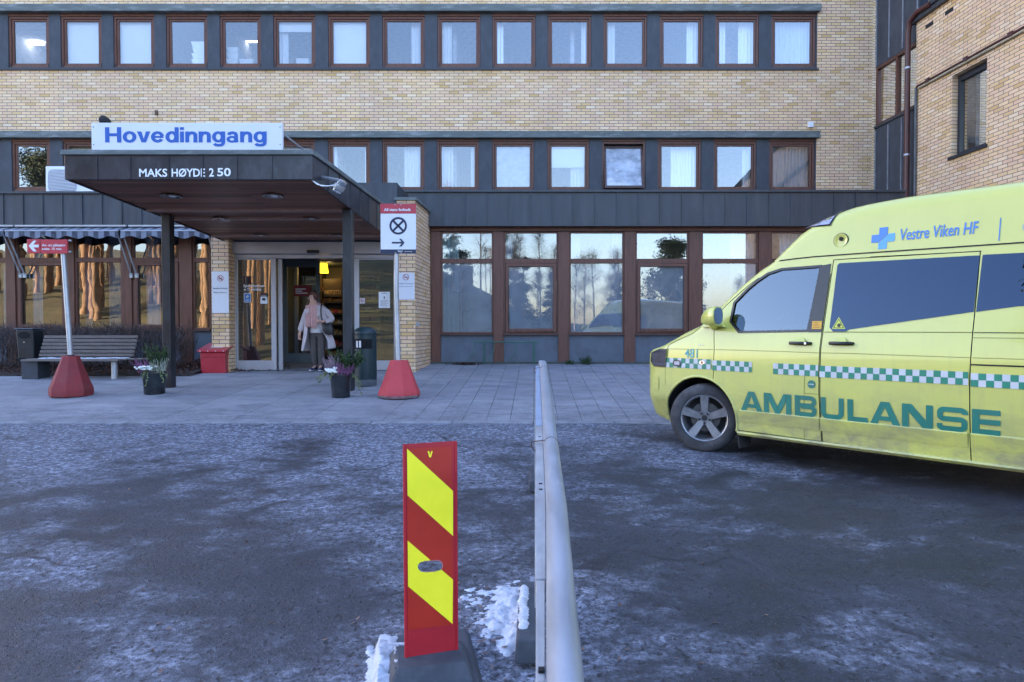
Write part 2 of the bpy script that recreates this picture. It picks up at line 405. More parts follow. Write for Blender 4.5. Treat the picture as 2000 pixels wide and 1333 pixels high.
for k in range(25):
    x0 = -16 + k; x1 = x0 + .985; j = random.uniform(-.003, .003)
    kb.hexa([(x0, YK - .1, gz(x0, YK) - .1), (x1, YK - .1, gz(x1, YK) - .1), (x1, YK + .02, gz(x1, YK) - .1), (x0, YK + .02, gz(x0, YK) - .1),
             (x0, YK - .1, gz(x0, YK - .1) + .010 + j), (x1, YK - .1, gz(x1, YK - .1) + .010 + j), (x1, YK + .02, gz(x1, YK + .02) + .012 + j), (x0, YK + .02, gz(x0, YK + .02) + .012 + j)])
tag(kb.build('kerb', KERB, bevel=.004), kind='structure')
SOIL = mat('leafy bed soil', (.030, .022, .018), .95, 0, .5, 12, bs=.6, bd=.02, dirt=((.075, .035, .022), 14, .7))
tag(sheet('flower_bed', SOIL, xs_(-14, -6.5, 60), xs_(12.55, 14.6, 16), .012,
          lambda x, y: gz(x, y) + .05 * math.sin(min(1, (y - 12.5) / .5) * 1.57) + .015 * math.sin(x * 9 + y * 7) * math.sin(y * 13 - x * 4)), kind='structure')

# ------------------------------------------------------------------ hospital building
HOSP = thing('hospital_building', 'yellow brick hospital block with rows of brown timber windows behind the forecourt', 'building', (-3, 17.1, gz(-3, 14.7)))
YU, YG = 17.1, 14.7
XL, XR = -42.0, X_(1703, YU, 200)
xBand = X_(1597, YU, 70)
z_ = lambda py: Z_(py, YU)
zTop = 15.5
wall = MB()
def strip(za, zb, x1, y0=YU): wall.box(XL, x1, y0, YU + .35, za, zb)
strip(z_(11), zTop, XR)
wall.box(xBand, XR, YU, YU + .35, z_(376) - .6, z_(11))
strip(z_(259), z_(138), xBand)
wall.box(XL, X_(-70, YU, 200), YU, YU + .35, z_(376) - .6, z_(259)); wall.box(XL, X_(-70, YU, 70), YU, YU + .35, z_(138), z_(11))
wall.build('brick_wall', BR_X, HOSP)
shell = MB()      # roof, back and far walls: the block that keeps the forecourt in shade
shell.box(XL, 26, 30, 30.3, 0, zTop); shell.box(XL, XL + .3, YU + .35, 30, 0, zTop); shell.box(XR, 26, YU + 2.5, YU + 2.8, 4.5, zTop)
shell.box(25.7, 26, YU + 2.8, 30, 0, zTop); shell.box(XL, 26, YU, 30.3, zTop, zTop + .3)
shell.box(XL, -15.5, YG, YU, 0, z_(376) - .6)
shell.build('rear_shell', BR_X, HOSP)
for y0, y1 in ((11, 25), (258, 271)):
    lb = MB(); lb.box(X_(-70, YU, 100), xBand + .05, YU - .10, YU + .05, z_(y1), z_(y0)); lb.build('ledge', LEDGE, HOSP, bevel=.008)
def rooms(za, zb, x0, x1, y, m=ROOMW, depth=3.2):
    mb = MB(); mb.box(x0, x1, y + depth, y + depth + .1, za, zb); mb.box(x0, x1, y + .2, y + depth, za - .1, za); mb.box(x0, x1, y + .2, y + depth, zb, zb + .1)
    mb.box(x0 - .1, x0, y + .2, y + depth, za, zb); mb.box(x1, x1 + .1, y + .2, y + depth, za, zb)
    n = max(1, int((x1 - x0) / 2.9))
    for k in range(1, n): x = x0 + (x1 - x0) * k / n; mb.box(x - .05, x + .05, y + .45, y + depth, za, zb)
    return mb.build('interior_wall', m, HOSP)
rooms(z_(160), z_(8), X_(-60, YU), xBand, YU + .12); rooms(z_(400), z_(255), X_(-60, YU), xBand, YU + .12)

TOP = [(14, 94), (116.5, 197), (220, 300), (323, 404), (428, 508.6), (533, 615), (640, 722), (746, 829), (854, 938), (961.5, 1046), (1070, 1155), (1178.5, 1264), (1289, 1374), (1398, 1483), (1507.5, 1594)]
MID = [(21, 96), (121, 200), (225, 302), (328, 405), (430, 508), (533, 614), (640, 722), (746, 828.5), (853, 935), (961, 1043), (1069, 1151), (1176, 1261), (1285, 1370), (1394.5, 1478), (1503, 1592)]
def frame_ring(mb, x0, x1, z0, z1, t, y0, y1, m=0, tb=None):
    tb = tb or t
    mb.box(x0, x0 + t, y0, y1, z0, z1, m); mb.box(x1 - t, x1, y0, y1, z0, z1, m)
    mb.box(x0 + t, x1 - t, y0, y1, z1 - t, z1, m); mb.box(x0 + t, x1 - t, y0, y1, z0, z0 + tb, m)
def window(x0, x1, z0, z1, y, gm, parent, open_=False):
    fm = MB(); frame_ring(fm, x0, x1, z0, z1, .055, y, y + .10)
    o = fm.build('window', WOOD, parent, bevel=.006)
    a, b, c, d = x0 + .055, x1 - .055, z0 + .055, z1 - .055
    hinge = Vector(((a + b) / 2, y + .05, (c + d) / 2 + .12)); Rm = Matrix.Rotation(R(-13) if open_ else 0, 4, 'X')
    T = Matrix.Translation(hinge) @ Rm @ Matrix.Translation(-hinge)
    if open_: T = Matrix.Translation((0, -.05, -.03)) @ T
    s = MB(T); frame_ring(s, a + .004, b - .004, c + .004, d - .004, .052, y + .025, y + .075, 0, .06)
    s.build('sash', WOODD if open_ else WOOD, o, bevel=.005)
    g = MB(T); yy = y + .05; k = .05
    g.face([(a + k, yy, c + k), (b - k, yy, c + k), (b - k, yy, d - k), (a + k, yy, d - k)]); g.build('pane', gm, o)
    st = MB(); st.box(x0 - .02, x1 + .02, y - .035, y + .02, z0 - .022, z0 - .002); st.build('sill', SILLM, o)
    for xx in (x0 + .035, x1 - .035):
        h = MB(); h.box(xx - .008, xx + .008, y - .014, y - .001, z0 + .02, z0 + .11); h.build('hinge', SILLM, o)
    return o
def band(rects, yt, yb, ytop, ybot, openk=None):
    y = YU + .06; z0, z1 = z_(yb), z_(yt); xe = [X_(-70, YU, yt)]
    pier = MB()
    for k, (a, b) in enumerate(rects):
        xa, xb = X_(a, YU, (yt + yb) / 2), X_(b, YU, (yt + yb) / 2)
        xa, xb = xa - .0, xb
        window(xa, xb, z0, z1, y, FROST if k == openk else GLU, HOSP, k == openk)
        pier.box(xe[-1], xa - .002, y - .03, y + .12, z_(ybot), z_(ytop)); xe.append(xb + .002)
        hd = MB(); hd.box(xa - .03, xb + .03, y - .022, y + .10, z1 + .003, z_(ytop) - .003); hd.build('lintel_trim', WOOD, HOSP)
        ap = pier; ap.box(xa - .002, xb + .002, y - .005, y + .12, z_(ybot), z0 - .024)
    pier.box(xe[-1], xBand, y - .03, y + .12, z_(ybot), z_(ytop))
    pier.build('pier_panel', PIER, HOSP)
    sl = MB(); sl.box(X_(-70, YU, yt), xBand + .02, YU - .05, YU + .1, z_(ybot + 3), z_(ybot)); sl.build('sill_flashing', SILLM, HOSP)
band(TOP, 31, 131, 25, 135)
band(MID, 276, 373, 271, 378, 11)

# ground floor roof edge with standing seams
def clad_band(px0, px1, y0, y1, step, Y):
    mb = MB(); za, zb = Z_(y1, Y), Z_(y0, Y); xa, xb = X_(px0, Y, 410), X_(px1, Y, 410)
    mb.box(xa, xb, Y, Y + .3, za, zb); p = px0 + 11
    while p < px1:
        x = X_(p, Y, 410); mb.box(x - .012, x + .012, Y - .022, Y, za + .002, zb - .01); p += step
    mb.box(xa, xb, Y - .05, Y + .3, zb, zb + .045); mb.box(xa, xb, Y - .03, Y + .02, za - .025, za - .001)
    mb.box(xa, xb, Y + .3, YU, zb - .12, zb + .02)
    return mb.build('roof_edge', CLAD, HOSP)
clad_band(-120, 452, 379, 440, 38.5, 14.5)
clad_band(770, 1768, 376, 440, 42.4, 14.5)

# right ground floor glazing
def glz(posts, panes, yt, ybase, gm_top, gm_low, low, frames, transom, post_m=WOOD, sillpy=652):
    zt, zb = Z_(yt, YG), gz(0, YG) + .02
    for a, b in posts:
        m = MB(); m.box(X_(a, YG, 580), X_(b, YG, 580), YG - .02, YG + .14, zb - .1, zt); m.build('mullion', post_m, HOSP, bevel=.006)
    for k, (a, b) in enumerate(panes):
        xa, xb = X_(a, YG, 580), X_(b, YG, 580); ztr = Z_(transom + 4, YG); zs = Z_(sillpy, YG); op = k in frames
        f = MB(); frame_ring(f, xa, xb, zs, zt, .035, YG + .02, YG + .10); f.box(xa + .035, xb - .035, YG + .015, YG + .10, ztr - .05, ztr + .05)
        o = f.build('window', WOOD, HOSP, bevel=.005)
        y = YG + .06
        g = MB(); g.face([(xa + .03, y, ztr + .04), (xb - .03, y, ztr + .04), (xb - .03, y, zt - .03), (xa + .03, y, zt - .03)]); g.build('upper_pane', gm_top, o)
        if op:
            s = MB(); frame_ring(s, xa + .04, xb - .04, zs + .04, ztr - .055, .07, YG - .005, YG + .05); s.build('sash', WOOD, o, bevel=.006)
        g = MB(); g.face([(xa + .03, y, zs + .03), (xb - .03, y, zs + .03), (xb - .03, y, ztr - .04), (xa + .03, y, ztr - .04)]); g.build('lower_pane', gm_low, o)
        s = MB(); s.box(xa - .01, xb + .01, YG - .055, YG + .06, zs - .035, zs - .004); s.build('sill', WOODD, o)
        p = MB(); p.box(xa - .002, xb + .002, YG + .03, YG + .12, zb - .1, zs - .036); p.build('apron_panel', APRON, o)
hd = MB(); hd.box(X_(842, YG), X_(1790, YG), YG - .04, YG + .14, Z_(452, YG), Z_(442, YG)); hd.build('head_beam', WOOD, HOSP, bevel=.006)
RP = [(842, 861), (963.5, 984), (1090, 1112), (1219, 1241), (1345.5, 1370), (1481, 1505), (1617, 1640), (1755, 1790)]
RW = [(861, 963.5), (984, 1090), (1112, 1219), (1241, 1345.5), (1370, 1481), (1505, 1617), (1640, 1755)]
glz(RP, RW, 452.5, 715, GLR, GLH, None, (1, 3), 506)
hd = MB(); hd.box(X_(-70, YG), X_(413, 13.2) , YG - .04, YG + .14, Z_(448, YG), Z_(440, YG)); hd.build('head_beam', WOOD, HOSP)
LP = [(-60, -40), (13, 31), (131, 146), (238, 258), (352, 376)]
LW = [(-40, 13), (31, 131), (146, 238), (258, 352), (376, 411)]
glz(LP, LW, 449, 712, GLL, GLL, None, (1, 3), 504, sillpy=644)
bs = MB(); bs.box(X_(841, YG), X_(1790, YG), YG - .06, YG + .2, 0, gz(0, YG) + .045); bs.build('plinth', mat('mossy plinth', (.07, .085, .075), .9, 0, .4, 6), HOSP)
def hall(x0, x1, m):
    mb = MB(); za, zb = gz(0, YG) + .02, Z_(440, YG)
    mb.box(x0, x1, YG + 3, YG + 3.1, za, zb); mb.box(x0, x1, YG + .15, YG + 3, za - .1, za); mb.box(x0, x1, YG + .15, YG + 3, zb, zb + .08)
    mb.box(x0 - .1, x0, YG + .15, YG + 3, za, zb); mb.box(x1, x1 + .1, YG + .15, YG + 3, za, zb); return mb.build('interior_wall', m, HOSP)
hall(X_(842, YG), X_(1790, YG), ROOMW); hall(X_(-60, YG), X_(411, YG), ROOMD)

# entrance: brick pillars, block over the doors, sliding doors
YP, YD = 13.2, 13.5
zc = Z_(470, YP)
def pillar(a0, a1, ztop, back=0.0):
    xa, xb = X_(a0, YP, 580), X_(a1, YP, 580); zb = gz(0, YP) - .1; mb = MB()
    mb.face([(xa, YP, zb), (xb, YP, zb), (xb, YP, ztop), (xa, YP, ztop)], 0)
    mb.face([(xb, YP, zb), (xb + back, 14.75, zb), (xb + back, 14.75, ztop), (xb, YP, ztop)], 1)
    mb.face([(xa, YP, zb), (xa, YP, ztop), (xa, 14.75, ztop), (xa, 14.75, zb)], 1)
    mb.face([(xa, YP, ztop), (xb, YP, ztop), (xb + back, 14.75, ztop), (xa, 14.75, ztop)], 0)
    o = mb.build('brick_pillar', [BR_X, BR_Y], HOSP); return xa, xb
pillar(413, 447, zc + .25)
zp = Z_(392, YP)
xa, xb = pillar(775.5, 811, zp, .07)
cp = MB(); cp.prism([(xa - .04, YP - .04, zp), (xb + .04, YP - .04, zp), (xb + .11, 14.5, zp), (xa - .04, 14.5, zp)], [(xa - .04, YP - .04, zp + .06), (xb + .04, YP - .04, zp + .06), (xb + .11, 14.5, zp + .06), (xa - .04, 14.5, zp + .06)])
cp.build('pillar_cap', LEDGE, HOSP)
X1, X2 = X_(449, YD, 580), X_(775, YD, 580)
eb = MB(); eb.box(X_(413, YP) + .0, X_(776, YP) - .003, YP + .03, 14.45, zc + .02, Z_(383, 14.5)); eb.build('entrance_block', CLAD, HOSP)
hp = MB(); hp.box(X1 - .02, X2, YD - .12, YD + .1, Z_(497, YD), Z_(476, YD) + .02); hp.build('door_header', ALU, HOSP, bevel=.008)
sn = MB(); x = X_(611, YD - .2); sn.box(x - .12, x + .12, YD - .19, YD - .12, Z_(495, YD - .15), Z_(489, YD - .15)); sn.build('door_sensor', mat('black plastic', (.012, .012, .014), .4), HOSP, bevel=.01)
zf = gz(0, YD) + .01
def zD(py): return Z_(py, YD)
def xD(px): return X_(px, YD, 600)
fr = MB(); fr.box(xD(456.5), xD(775), YD - .03, YD + .09, zD(505), zD(498)); fr.box(xD(456.5), xD(461.5), YD - .03, YD + .09, zf - .1, zD(505)); fr.box(xD(771), xD(775.5), YD - .03, YD + .09, zf - .1, zD(505))
fr.build('door_frame', ALU, HOSP, bevel=.004)
def leaf(a, b, ga, gb, y, sticker=None):
    m = MB(); xa, xb, xga, xgb = xD(a), xD(b), xD(ga), xD(gb)
    m.box(xa, xga, y, y + .05, zf, zD(505.5)); m.box(xgb, xb, y, y + .05, zf, zD(505.5)); m.box(xga, xgb, y, y + .05, zf, zD(704.5)); m.box(xga, xgb, y, y + .05, zD(508), zD(505.5))
    o = m.build('door', ALU, HOSP, bevel=.004)
    g = MB(); g.face([(xga, y + .025, zD(704.5)), (xgb, y + .025, zD(704.5)), (xgb, y + .025, zD(508)), (xga, y + .025, zD(508))]); g.build('pane', GLD, o); return o
leaf(461.7, 539.3, 464.5, 530, YD - .01); leaf(688, 770.8, 701.5, 769, YD - .01)
m = MB(); m.box(xD(541), xD(549), YD + .06, YD + .11, zf, zD(505.5)); m.build('door_stile', ALU, HOSP, bevel=.004)
# vestibule and shop behind the doors
vb = MB(); xl, xr = X_(447, YP) + .012, X_(775, YD); zt = Z_(490, YD)
vb.box(xl - .01, xl, YD + .055, 18.5, zf - .05, zt); vb.box(xr, xr + .1, YD + .1, 18.5, zf - .05, zt); vb.box(xl, xr, 18.5, 18.6, zf - .05, zt); vb.box(xl, xr, YD + .1, 18.5, zt, zt + .1)
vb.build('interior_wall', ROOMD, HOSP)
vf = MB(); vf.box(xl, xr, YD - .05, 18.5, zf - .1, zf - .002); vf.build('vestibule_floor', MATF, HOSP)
YI = 15.4
def inner(a, b, ga, gb, gy0, gy1):
    m = MB(); f = lambda p: X_(p, YI, 600); g = lambda p: Z_(p, YI)
    z0, z1 = zf, g(512)
    m.box(f(a), f(ga), YI, YI + .05, z0, z1); m.box(f(gb), f(b), YI, YI + .05, z0, z1); m.box(f(ga), f(gb), YI, YI + .05, z0, g(gy1)); m.box(f(ga), f(gb), YI, YI + .05, g(gy0), z1)
    o = m.build('inner_door', ALUD, HOSP, bevel=.004); q = MB(); q.face([(f(ga), YI + .02, g(gy1)), (f(gb), YI + .02, g(gy1)), (f(gb), YI + .02, g(gy0)), (f(ga), YI + .02, g(gy0))]); q.build('pane', GLD, o)
inner(553, 624.5, 561, 617, 522, 690); 
for a, b in ((573, 580), (692, 700)):
    m = MB(); m.box(X_(a, YI), X_(b, YI), YI + .07, YI + .12, zf, Z_(512, YI)); m.build('inner_post', ALU, HOSP)
m = MB(); m.box(xl, xr, YI - .02, YI + .1, Z_(512, YI), Z_(500, YI)); m.build('inner_header', ALUD, HOSP)
# ------------------------------------------------------------------ brick wing on the right
wx0 = Vector((X_(1703, YU, 300), YU, 0))
def wing_t(px):          # distance along the wing from the corner, towards the camera, for a pixel column at mid height
    k = (px - PX) / F; d = -WING
    return (wx0.x - k * wx0.y) / (k * d.y - d.x)
def WP(t, z, off=0.0):   # point on the wing wall; off = out towards the forecourt
    n = Vector((-WING.y, WING.x, 0)); n = n if n.x < 0 else -n
    q = wx0 - WING * t + n * off; return Vector((q.x, q.y, z))
WNG = thing('brick_wing', 'yellow brick hospital wing with dark framed window and drainpipe on the right', 'building', tuple(WP(3, gz(0, 14.7))))
tS, tE, tWa, tWb = wing_t(1783), 21.0, wing_t(1853), wing_t(1920.5)
def zW(py, px): q = WP(wing_t(px), 0); return Z_(py, q.y)
zEave = zW(42, 1788); zwt, zwb = zW(132, 1884), zW(299, 1884)
def wbox(mb, t0, t1, z0, z1, o0, o1, m=0):
    mb.hexa([WP(t0, z0, o0), WP(t1, z0, o0), WP(t1, z0, o1), WP(t0, z0, o1), WP(t0, z1, o0), WP(t1, z1, o0), WP(t1, z1, o1), WP(t0, z1, o1)], m)
wb = MB(); g0 = gz(0, 10) - 2.5
wbox(wb, tS, tWa, g0, zEave, -.35, 0); wbox(wb, tWb, tE, g0, zEave, -.35, 0); wbox(wb, tWa, tWb, g0, zwb, -.35, 0); wbox(wb, tWa, tWb, zwt, zEave, -.35, 0)
wbox(wb, tE - .35, tE, g0, zEave, -6, -.35)
wb.build('brick_wall', BR_W, WNG)
ev = MB(); wbox(ev, tS - .12, tE + .1, zEave, zEave + .11, -6, .09); wbox(ev, tS - .12, tE + .1, zEave + .11, zEave + .2, -6, .13); ev.build('eave', CLAD, WNG, bevel=.008)
DK = mat('dark blue window frame', (.018, .021, .030), .45)
wf = MB()
e = .07
wbox(wf, tWa + .003, tWa + e, zwb + .05, zwt - .003, -.24, -.13); wbox(wf, tWb - e, tWb - .003, zwb + .05, zwt - .003, -.24, -.13)
wbox(wf, tWa + e, tWb - e, zwt - e - .06, zwt - .003, -.24, -.13); wbox(wf, tWa + e, tWb - e, zwb + .05, zwb + .12, -.24, -.13)
wfo = wf.build('window', DK, WNG, bevel=.006)
q = MB(); q.face([WP(tWa + e, zwb + .12, -.19), WP(tWb - e, zwb + .12, -.19), WP(tWb - e, zwt - e - .06, -.19), WP(tWa + e, zwt - e - .06, -.19)]); q.build('pane', GLU, wfo)
q = MB(); wbox(q, tWa - .05, tWb + .04, zwb - .03, zwb + .03, -.2, .05); q.build('sill', DK, wfo, bevel=.006)
q = MB(); wbox(q, tWa - .3, tWb + .6, zwb - .6, zwb - .5, -2.4, -.36); wbox(q, tWa - .3, tWb + .6, zwb - .5, zwt + .4, -2.5, -2.4); q.build('interior_wall', ROOMW, WNG)
# stair strip of dark panels between the two brick walls
sp = MB(); zs0, zs1 = Z_(376, 14.6) - .4, 12.5
t0, t1 = .0, tS - .02
zA, zB = zW(108, 1737), zW(228, 1737)
wbox(sp, t0, t1, zs0, zB - .05, -.3, -.08); wbox(sp, t0, t1, zA, zs1, -.3, -.08)
sp.build('stair_cladding', PIER, WNG)
sm = MB()
for k in range(5):
    t = t0 + .02 + (t1 - t0 - .06) * k / 3.05
    if t > t1: continue
    for a, b in ((zs0, zB - .12), (zA + .05, zs1)): wbox(sm, t, t + .018, a, b, -.079, -.055)
sm.build('panel_joint', mat('bright panel joint', (.42, .44, .50), .4, .5), WNG)
upm = MB(); wbox(upm, tS - .02, 6.5, zEave + .2, 12.5, -1.3, -1.0)
upm.build('upper_cladding', PIER, WNG)
um = MB()
for k in range(9): wbox(um, tS + .25 + k * .55, tS + .27 + k * .55, zEave + .2, 12.5, -.999, -.975)
um.build('panel_joint', MATS['bright panel joint'], WNG)
sw = MB(); tm = (t0 + t1) / 2
for a, b in ((t0 + .005, t0 + .06), (tm - .03, tm + .03), (t1 - .06, t1 - .005)): wbox(sw, a, b, zB, zA, -.2, -.085)
wbox(sw, t0 + .06, t1 - .06, zA - .06, zA - .002, -.2, -.085); wbox(sw, t0 + .06, t1 - .06, zB, zB + .05, -.2, -.085)
swo = sw.build('window', WOOD, WNG); q = MB()
for a, b in ((t0 + .06, tm - .03), (tm + .03, t1 - .06)): q.face([WP(a, zB + .05, -.14), WP(b, zB + .05, -.14), WP(b, zA - .06, -.14), WP(a, zA - .06, -.14)])
q.build('pane', GLU, swo); q = MB(); wbox(q, t0, t1, zB - .06, zB - .002, -.2, -.04); q.build('sill', CLAD, swo)
q = MB(); wbox(q, t0, t1, zs0, zs1, -1.6, -1.5); q.build('interior_wall', ROOMW, WNG)
PIPE = mat('dark red downpipe', (.075, .022, .020), .4, 0, .3, 4)
dp = MB(); tp = wing_t(1776); zt_ = zEave + .02
dp.tube([WP(tp + .75, zt_ + .12, .10), WP(tp + .3, zt_ + .14, .12), WP(tp + .06, zt_ + .04, .12), WP(tp, zt_ - .2, .12), WP(tp, 2.6, .12)], .062, 14)
dpo = dp.build('downpipe', PIPE, WNG, smooth=50)
for z in (zEave - 1.0, zEave - 3.0): q = MB(); q.tube([WP(tp, z, .12), WP(tp, z + .04, .12)], .068, 14); q.build('pipe_clip', MATS['bright panel joint'], dpo)
q = MB(); tq = wing_t(1787); q.tube([WP(tq, zW(172, 1788), .05), WP(tq, 2.6, .05)], .028, 8); q.build('cable_duct', mat('grey cable duct', (.10, .11, .12), .6, 0, .5, 6), WNG, smooth=50)
hz = zW(116, 1884)
q = MB(); q.tube([WP(tq, hz - .25, .05), WP(tq, hz - .04, .05), WP(tq + .05, hz, .05), WP(tE, hz, .05)], .024, 10); ho = q.build('wall_pipe', PIPE, WNG, smooth=50)
q = MB(); q.tube([WP(tq + .1, hz - .055, .04), WP(tE, hz - .055, .04)], .026, 10); q.build('wall_conduit', mat('buff conduit', (.40, .34, .24), .6), WNG, smooth=50)
for k in range(10):
    t = tq + .35 + k * 1.15; q = MB(); wbox(q, t, t + .11, hz - .04, hz + .04, .0, .085); q.build('pipe_joint', PIPE, ho)
for px, py in ((1808, 49.5), (1846, 22)):
    t = wing_t(px); z = Z_(py, WP(t, 0).y); q = MB(); wbox(q, t - .12, t + .12, z - .04, z + .04, .001, .012); q.build('wall_vent', mat('black vent', (.01, .01, .013), .6), WNG)

# ------------------------------------------------------------------ entrance canopy
CAN = thing('entrance_canopy', 'flat dark metal entrance canopy with timber soffit on black posts', 'canopy', (-4.6, 10.9, gz(-4.6, 10.9)))
YC = 9.14
cxl, cxr = X_(126, YC, 340), X_(610, YC, 340)
czt, czb = Z_(297, YC), Z_(351, YC)
DX, DT, DB = .065, -.0215, -.07
def CPt(x, Y, z, drop): return Vector((x + DX * (Y - YC), Y, z + drop * (Y - YC)))
YB = 13.17
FASC = mat('dark stained sheet fascia', (.030, .027, .034), .32, .0, .5, 1.2, (2, 2, 1.2), .0, dirt=((.085, .09, .105), 2.6, .55))
def plank():
    m, t, b = _new('dark timber soffit'); p = pos(t); sx = N(t, 'ShaderNodeSeparateXYZ'); t.links.new(p, sx.inputs[0])
    cb = N(t, 'ShaderNodeCombineXYZ'); t.links.new(sx.outputs[0], cb.inputs[0]); t.links.new(sx.outputs[1], cb.inputs[1])
    br = N(t, 'ShaderNodeTexBrick', offset=.37); br.inputs['Scale'].default_value = 1; br.inputs['Brick Width'].default_value = 3.1; br.inputs['Row Height'].default_value = .10; br.inputs['Mortar Size'].default_value = .005
    br.inputs['Color1'].default_value = (.12, .046, .022, 1); br.inputs['Color2'].default_value = (.27, .115, .066, 1); br.inputs['Mortar'].default_value = (.008, .005, .005, 1)
    t.links.new(cb.outputs[0], br.inputs['Vector']); g = noise(t, pos(t, (.8, 18, 1)), 3, 5)
    c = mix(t, .6, br.outputs['Color'], ramp(t, g, [(.25, .45), (.75, 1.25)]), 'MULTIPLY')
    t.links.new(c, b.inputs['Base Color']); b.inputs['Roughness'].default_value = .5; bump(t, b, br.outputs['Fac'], -.6, .006); return m
SOFF = plank()
def canopy_solid(mb, x0, x1, y0, y1, za, da, zb, db, m=0):
    mb.hexa([CPt(x0, y0, za, da), CPt(x1, y0, za, da), CPt(x1, y1, za, da), CPt(x0, y1, za, da), CPt(x0, y0, zb, db), CPt(x1, y0, zb, db), CPt(x1, y1, zb, db), CPt(x0, y1, zb, db)], m)
q = MB(); canopy_solid(q, cxl + .03, cxr - .03, YC + .03, YB, czb + .02, DB, czb + .05, DB); q.build('soffit', SOFF, CAN)
q = MB(); canopy_solid(q, cxl + .03, cxr - .03, YC + .03, YB, czt - .05, DT, czt, DT); q.build('roof_deck', CLAD, CAN)
for nm, a in (('front', 0),):
    q = MB(); canopy_solid(q, cxl, cxr, YC, YC + .03, czb, DB, czt, DT); q.build('front_fascia', FASC, CAN, bevel=.006)
q = MB(); canopy_solid(q, cxr - .03, cxr, YC + .031, YB, czb, DB, czt, DT); q.build('side_fascia', FASC, CAN)
q = MB(); canopy_solid(q, cxl, cxl + .03, YC + .031, YB, czb, DB, czt, DT); q.build('side_fascia', FASC, CAN)
# folded seams
for px in (190, 254.5, 329.5, 396, 463, 531):
    x = X_(px, YC, 325); q = MB(); q.box(x - .008, x + .008, YC - .014, YC - .001, czb + .005, czt - .06); q.build('fascia_seam', FASC, CAN)
for k in range(1, 9):
    y = YC + .1 + k * .47; q = MB(); canopy_solid(q, cxr + .001, cxr + .014, y, y + .016, czb + .01, DB, czt - .02, DT); q.build('fascia_seam', FASC, CAN)
q = MB(); canopy_solid(q, cxl - .03, cxr + .03, YC - .035, YC + .1, czt - .045, DT, czt + .02, DT); canopy_solid(q, cxr - .06, cxr + .03, YC + .1, YB, czt - .04, DT, czt + .02, DT); canopy_solid(q, cxl - .03, cxl + .06, YC + .1, YB, czt - .04, DT, czt + .02, DT)
q.build('roof_trim', LEDGE, CAN, bevel=.006)
q = MB(); 
for py in (413, 430, 462):
    y = YC + 1.2
    for _ in range(20):
        z = czb + DB * (y - YC); y = (z - CAMH) / (math.tan(PITCH * 0) + (HY - py) / F)
    canopy_solid(q, cxl + .05, cxr - .05, y - .045, y + .045, czb - .012, DB, czb + .0195, DB)
q.build('soffit_batten', mat('greyed soffit batten', (.30, .19, .16), .6, 0, .3, 4), CAN)
COLM = mat('black painted steel post', (.018, .019, .024), .38, 0, .4, 3, (3, 3, 1), dirt=((.06, .065, .08), 4, .5))
def can_z(y): return czb + DB * (y - YC) + .01
for a, b, yb_, yy in ((316.5, 341, 758, 11.05), (669.5, 687.5, 766, 10.72)):
    x0, x1 = X_(a, yy, 600), X_(b, yy, 600); 
    q = MB(); d = .16 if a < 400 else .15
    if a < 400: x1 = x0 + .135
    q.box(x0, x1, yy, yy + d, gz(x0, yy) - .05, can_z(yy + d)); q.build('post', COLM, CAN, bevel=.006)
CHR = mat('chrome ring', (.55, .56, .58), .25, .9, .1, 4)
BULB = mat('frosted bulb', (.75, .74, .70), .3)
for px, py in ((335, 384), (533.5, 383.6), (434, 428.7), (608, 428.4), (509, 460.5), (661, 461)):
    y = 10.5
    for _ in range(40): y = (can_z(y) - CAMH) / ((HY - py) / F)
    x = X_(px, y, py); z = can_z(y) - .006
    q = MB(); q.lathe((x, y, z), [(.145, .004), (.15, -.012), (.125, -.014), (.085, .006), (.0, .008)], 24); o = q.build('downlight', CHR, CAN, smooth=40)
    q = MB(); q.lathe((x + .02, y, z), [(.055, .0), (.045, -.01), (.0, -.014)], 16); q.build('lamp', BULB, o, smooth=60)
WHT = mat('white lettering', (.78, .80, .85), .5, 0, .05, 3)
q = MB(); zl = lambda py: Z_(py, YC)
for word, a, b, y0, y1 in (('MAKS', 272, 327, 330, 346), ('HØYDE', 335.5, 401, 329.5, 346), ('2', 408.5, 418, 329, 345.5), ('50', 424.5, 451, 328.5, 345)):
    xa = X_(a, YC, 340); put_text(q, fit(text2d(word, .02), X_(b, YC, 340) - xa, zl(y0) - zl(y1)), lambda u, v: (xa + u, YC - .004, zl(y1) + v))
q.build('lettering', WHT, CAN)

# sign on the canopy roof
YS = YC - .03
SIGNW = mat('white sign face', (.66, .68, .74), .45, 0, .05, 2, (1, 1, 1), dirt=((.45, .47, .53), 2, .25))
sx0, sx1 = X_(178.5, YS, 270), X_(551.5, YS, 270); szb, szt = Z_(294.5, YS), Z_(240, YS)
SGN = thing('entrance_sign', 'long white sign reading Hovedinngang on the canopy roof', 'sign', ((sx0 + sx1) / 2, YS, szb))
q = MB(); q.box(sx0, sx1, YS, YS + .05, szb, szt); q.build('panel', SIGNW, SGN, bevel=.006)
BLU = mat('blue lettering', (.018, .10, .40), .5, 0, .05, 3)
q = MB(); a = X_(205.5, YS, 270); zb_ = Z_(286.8, YS)

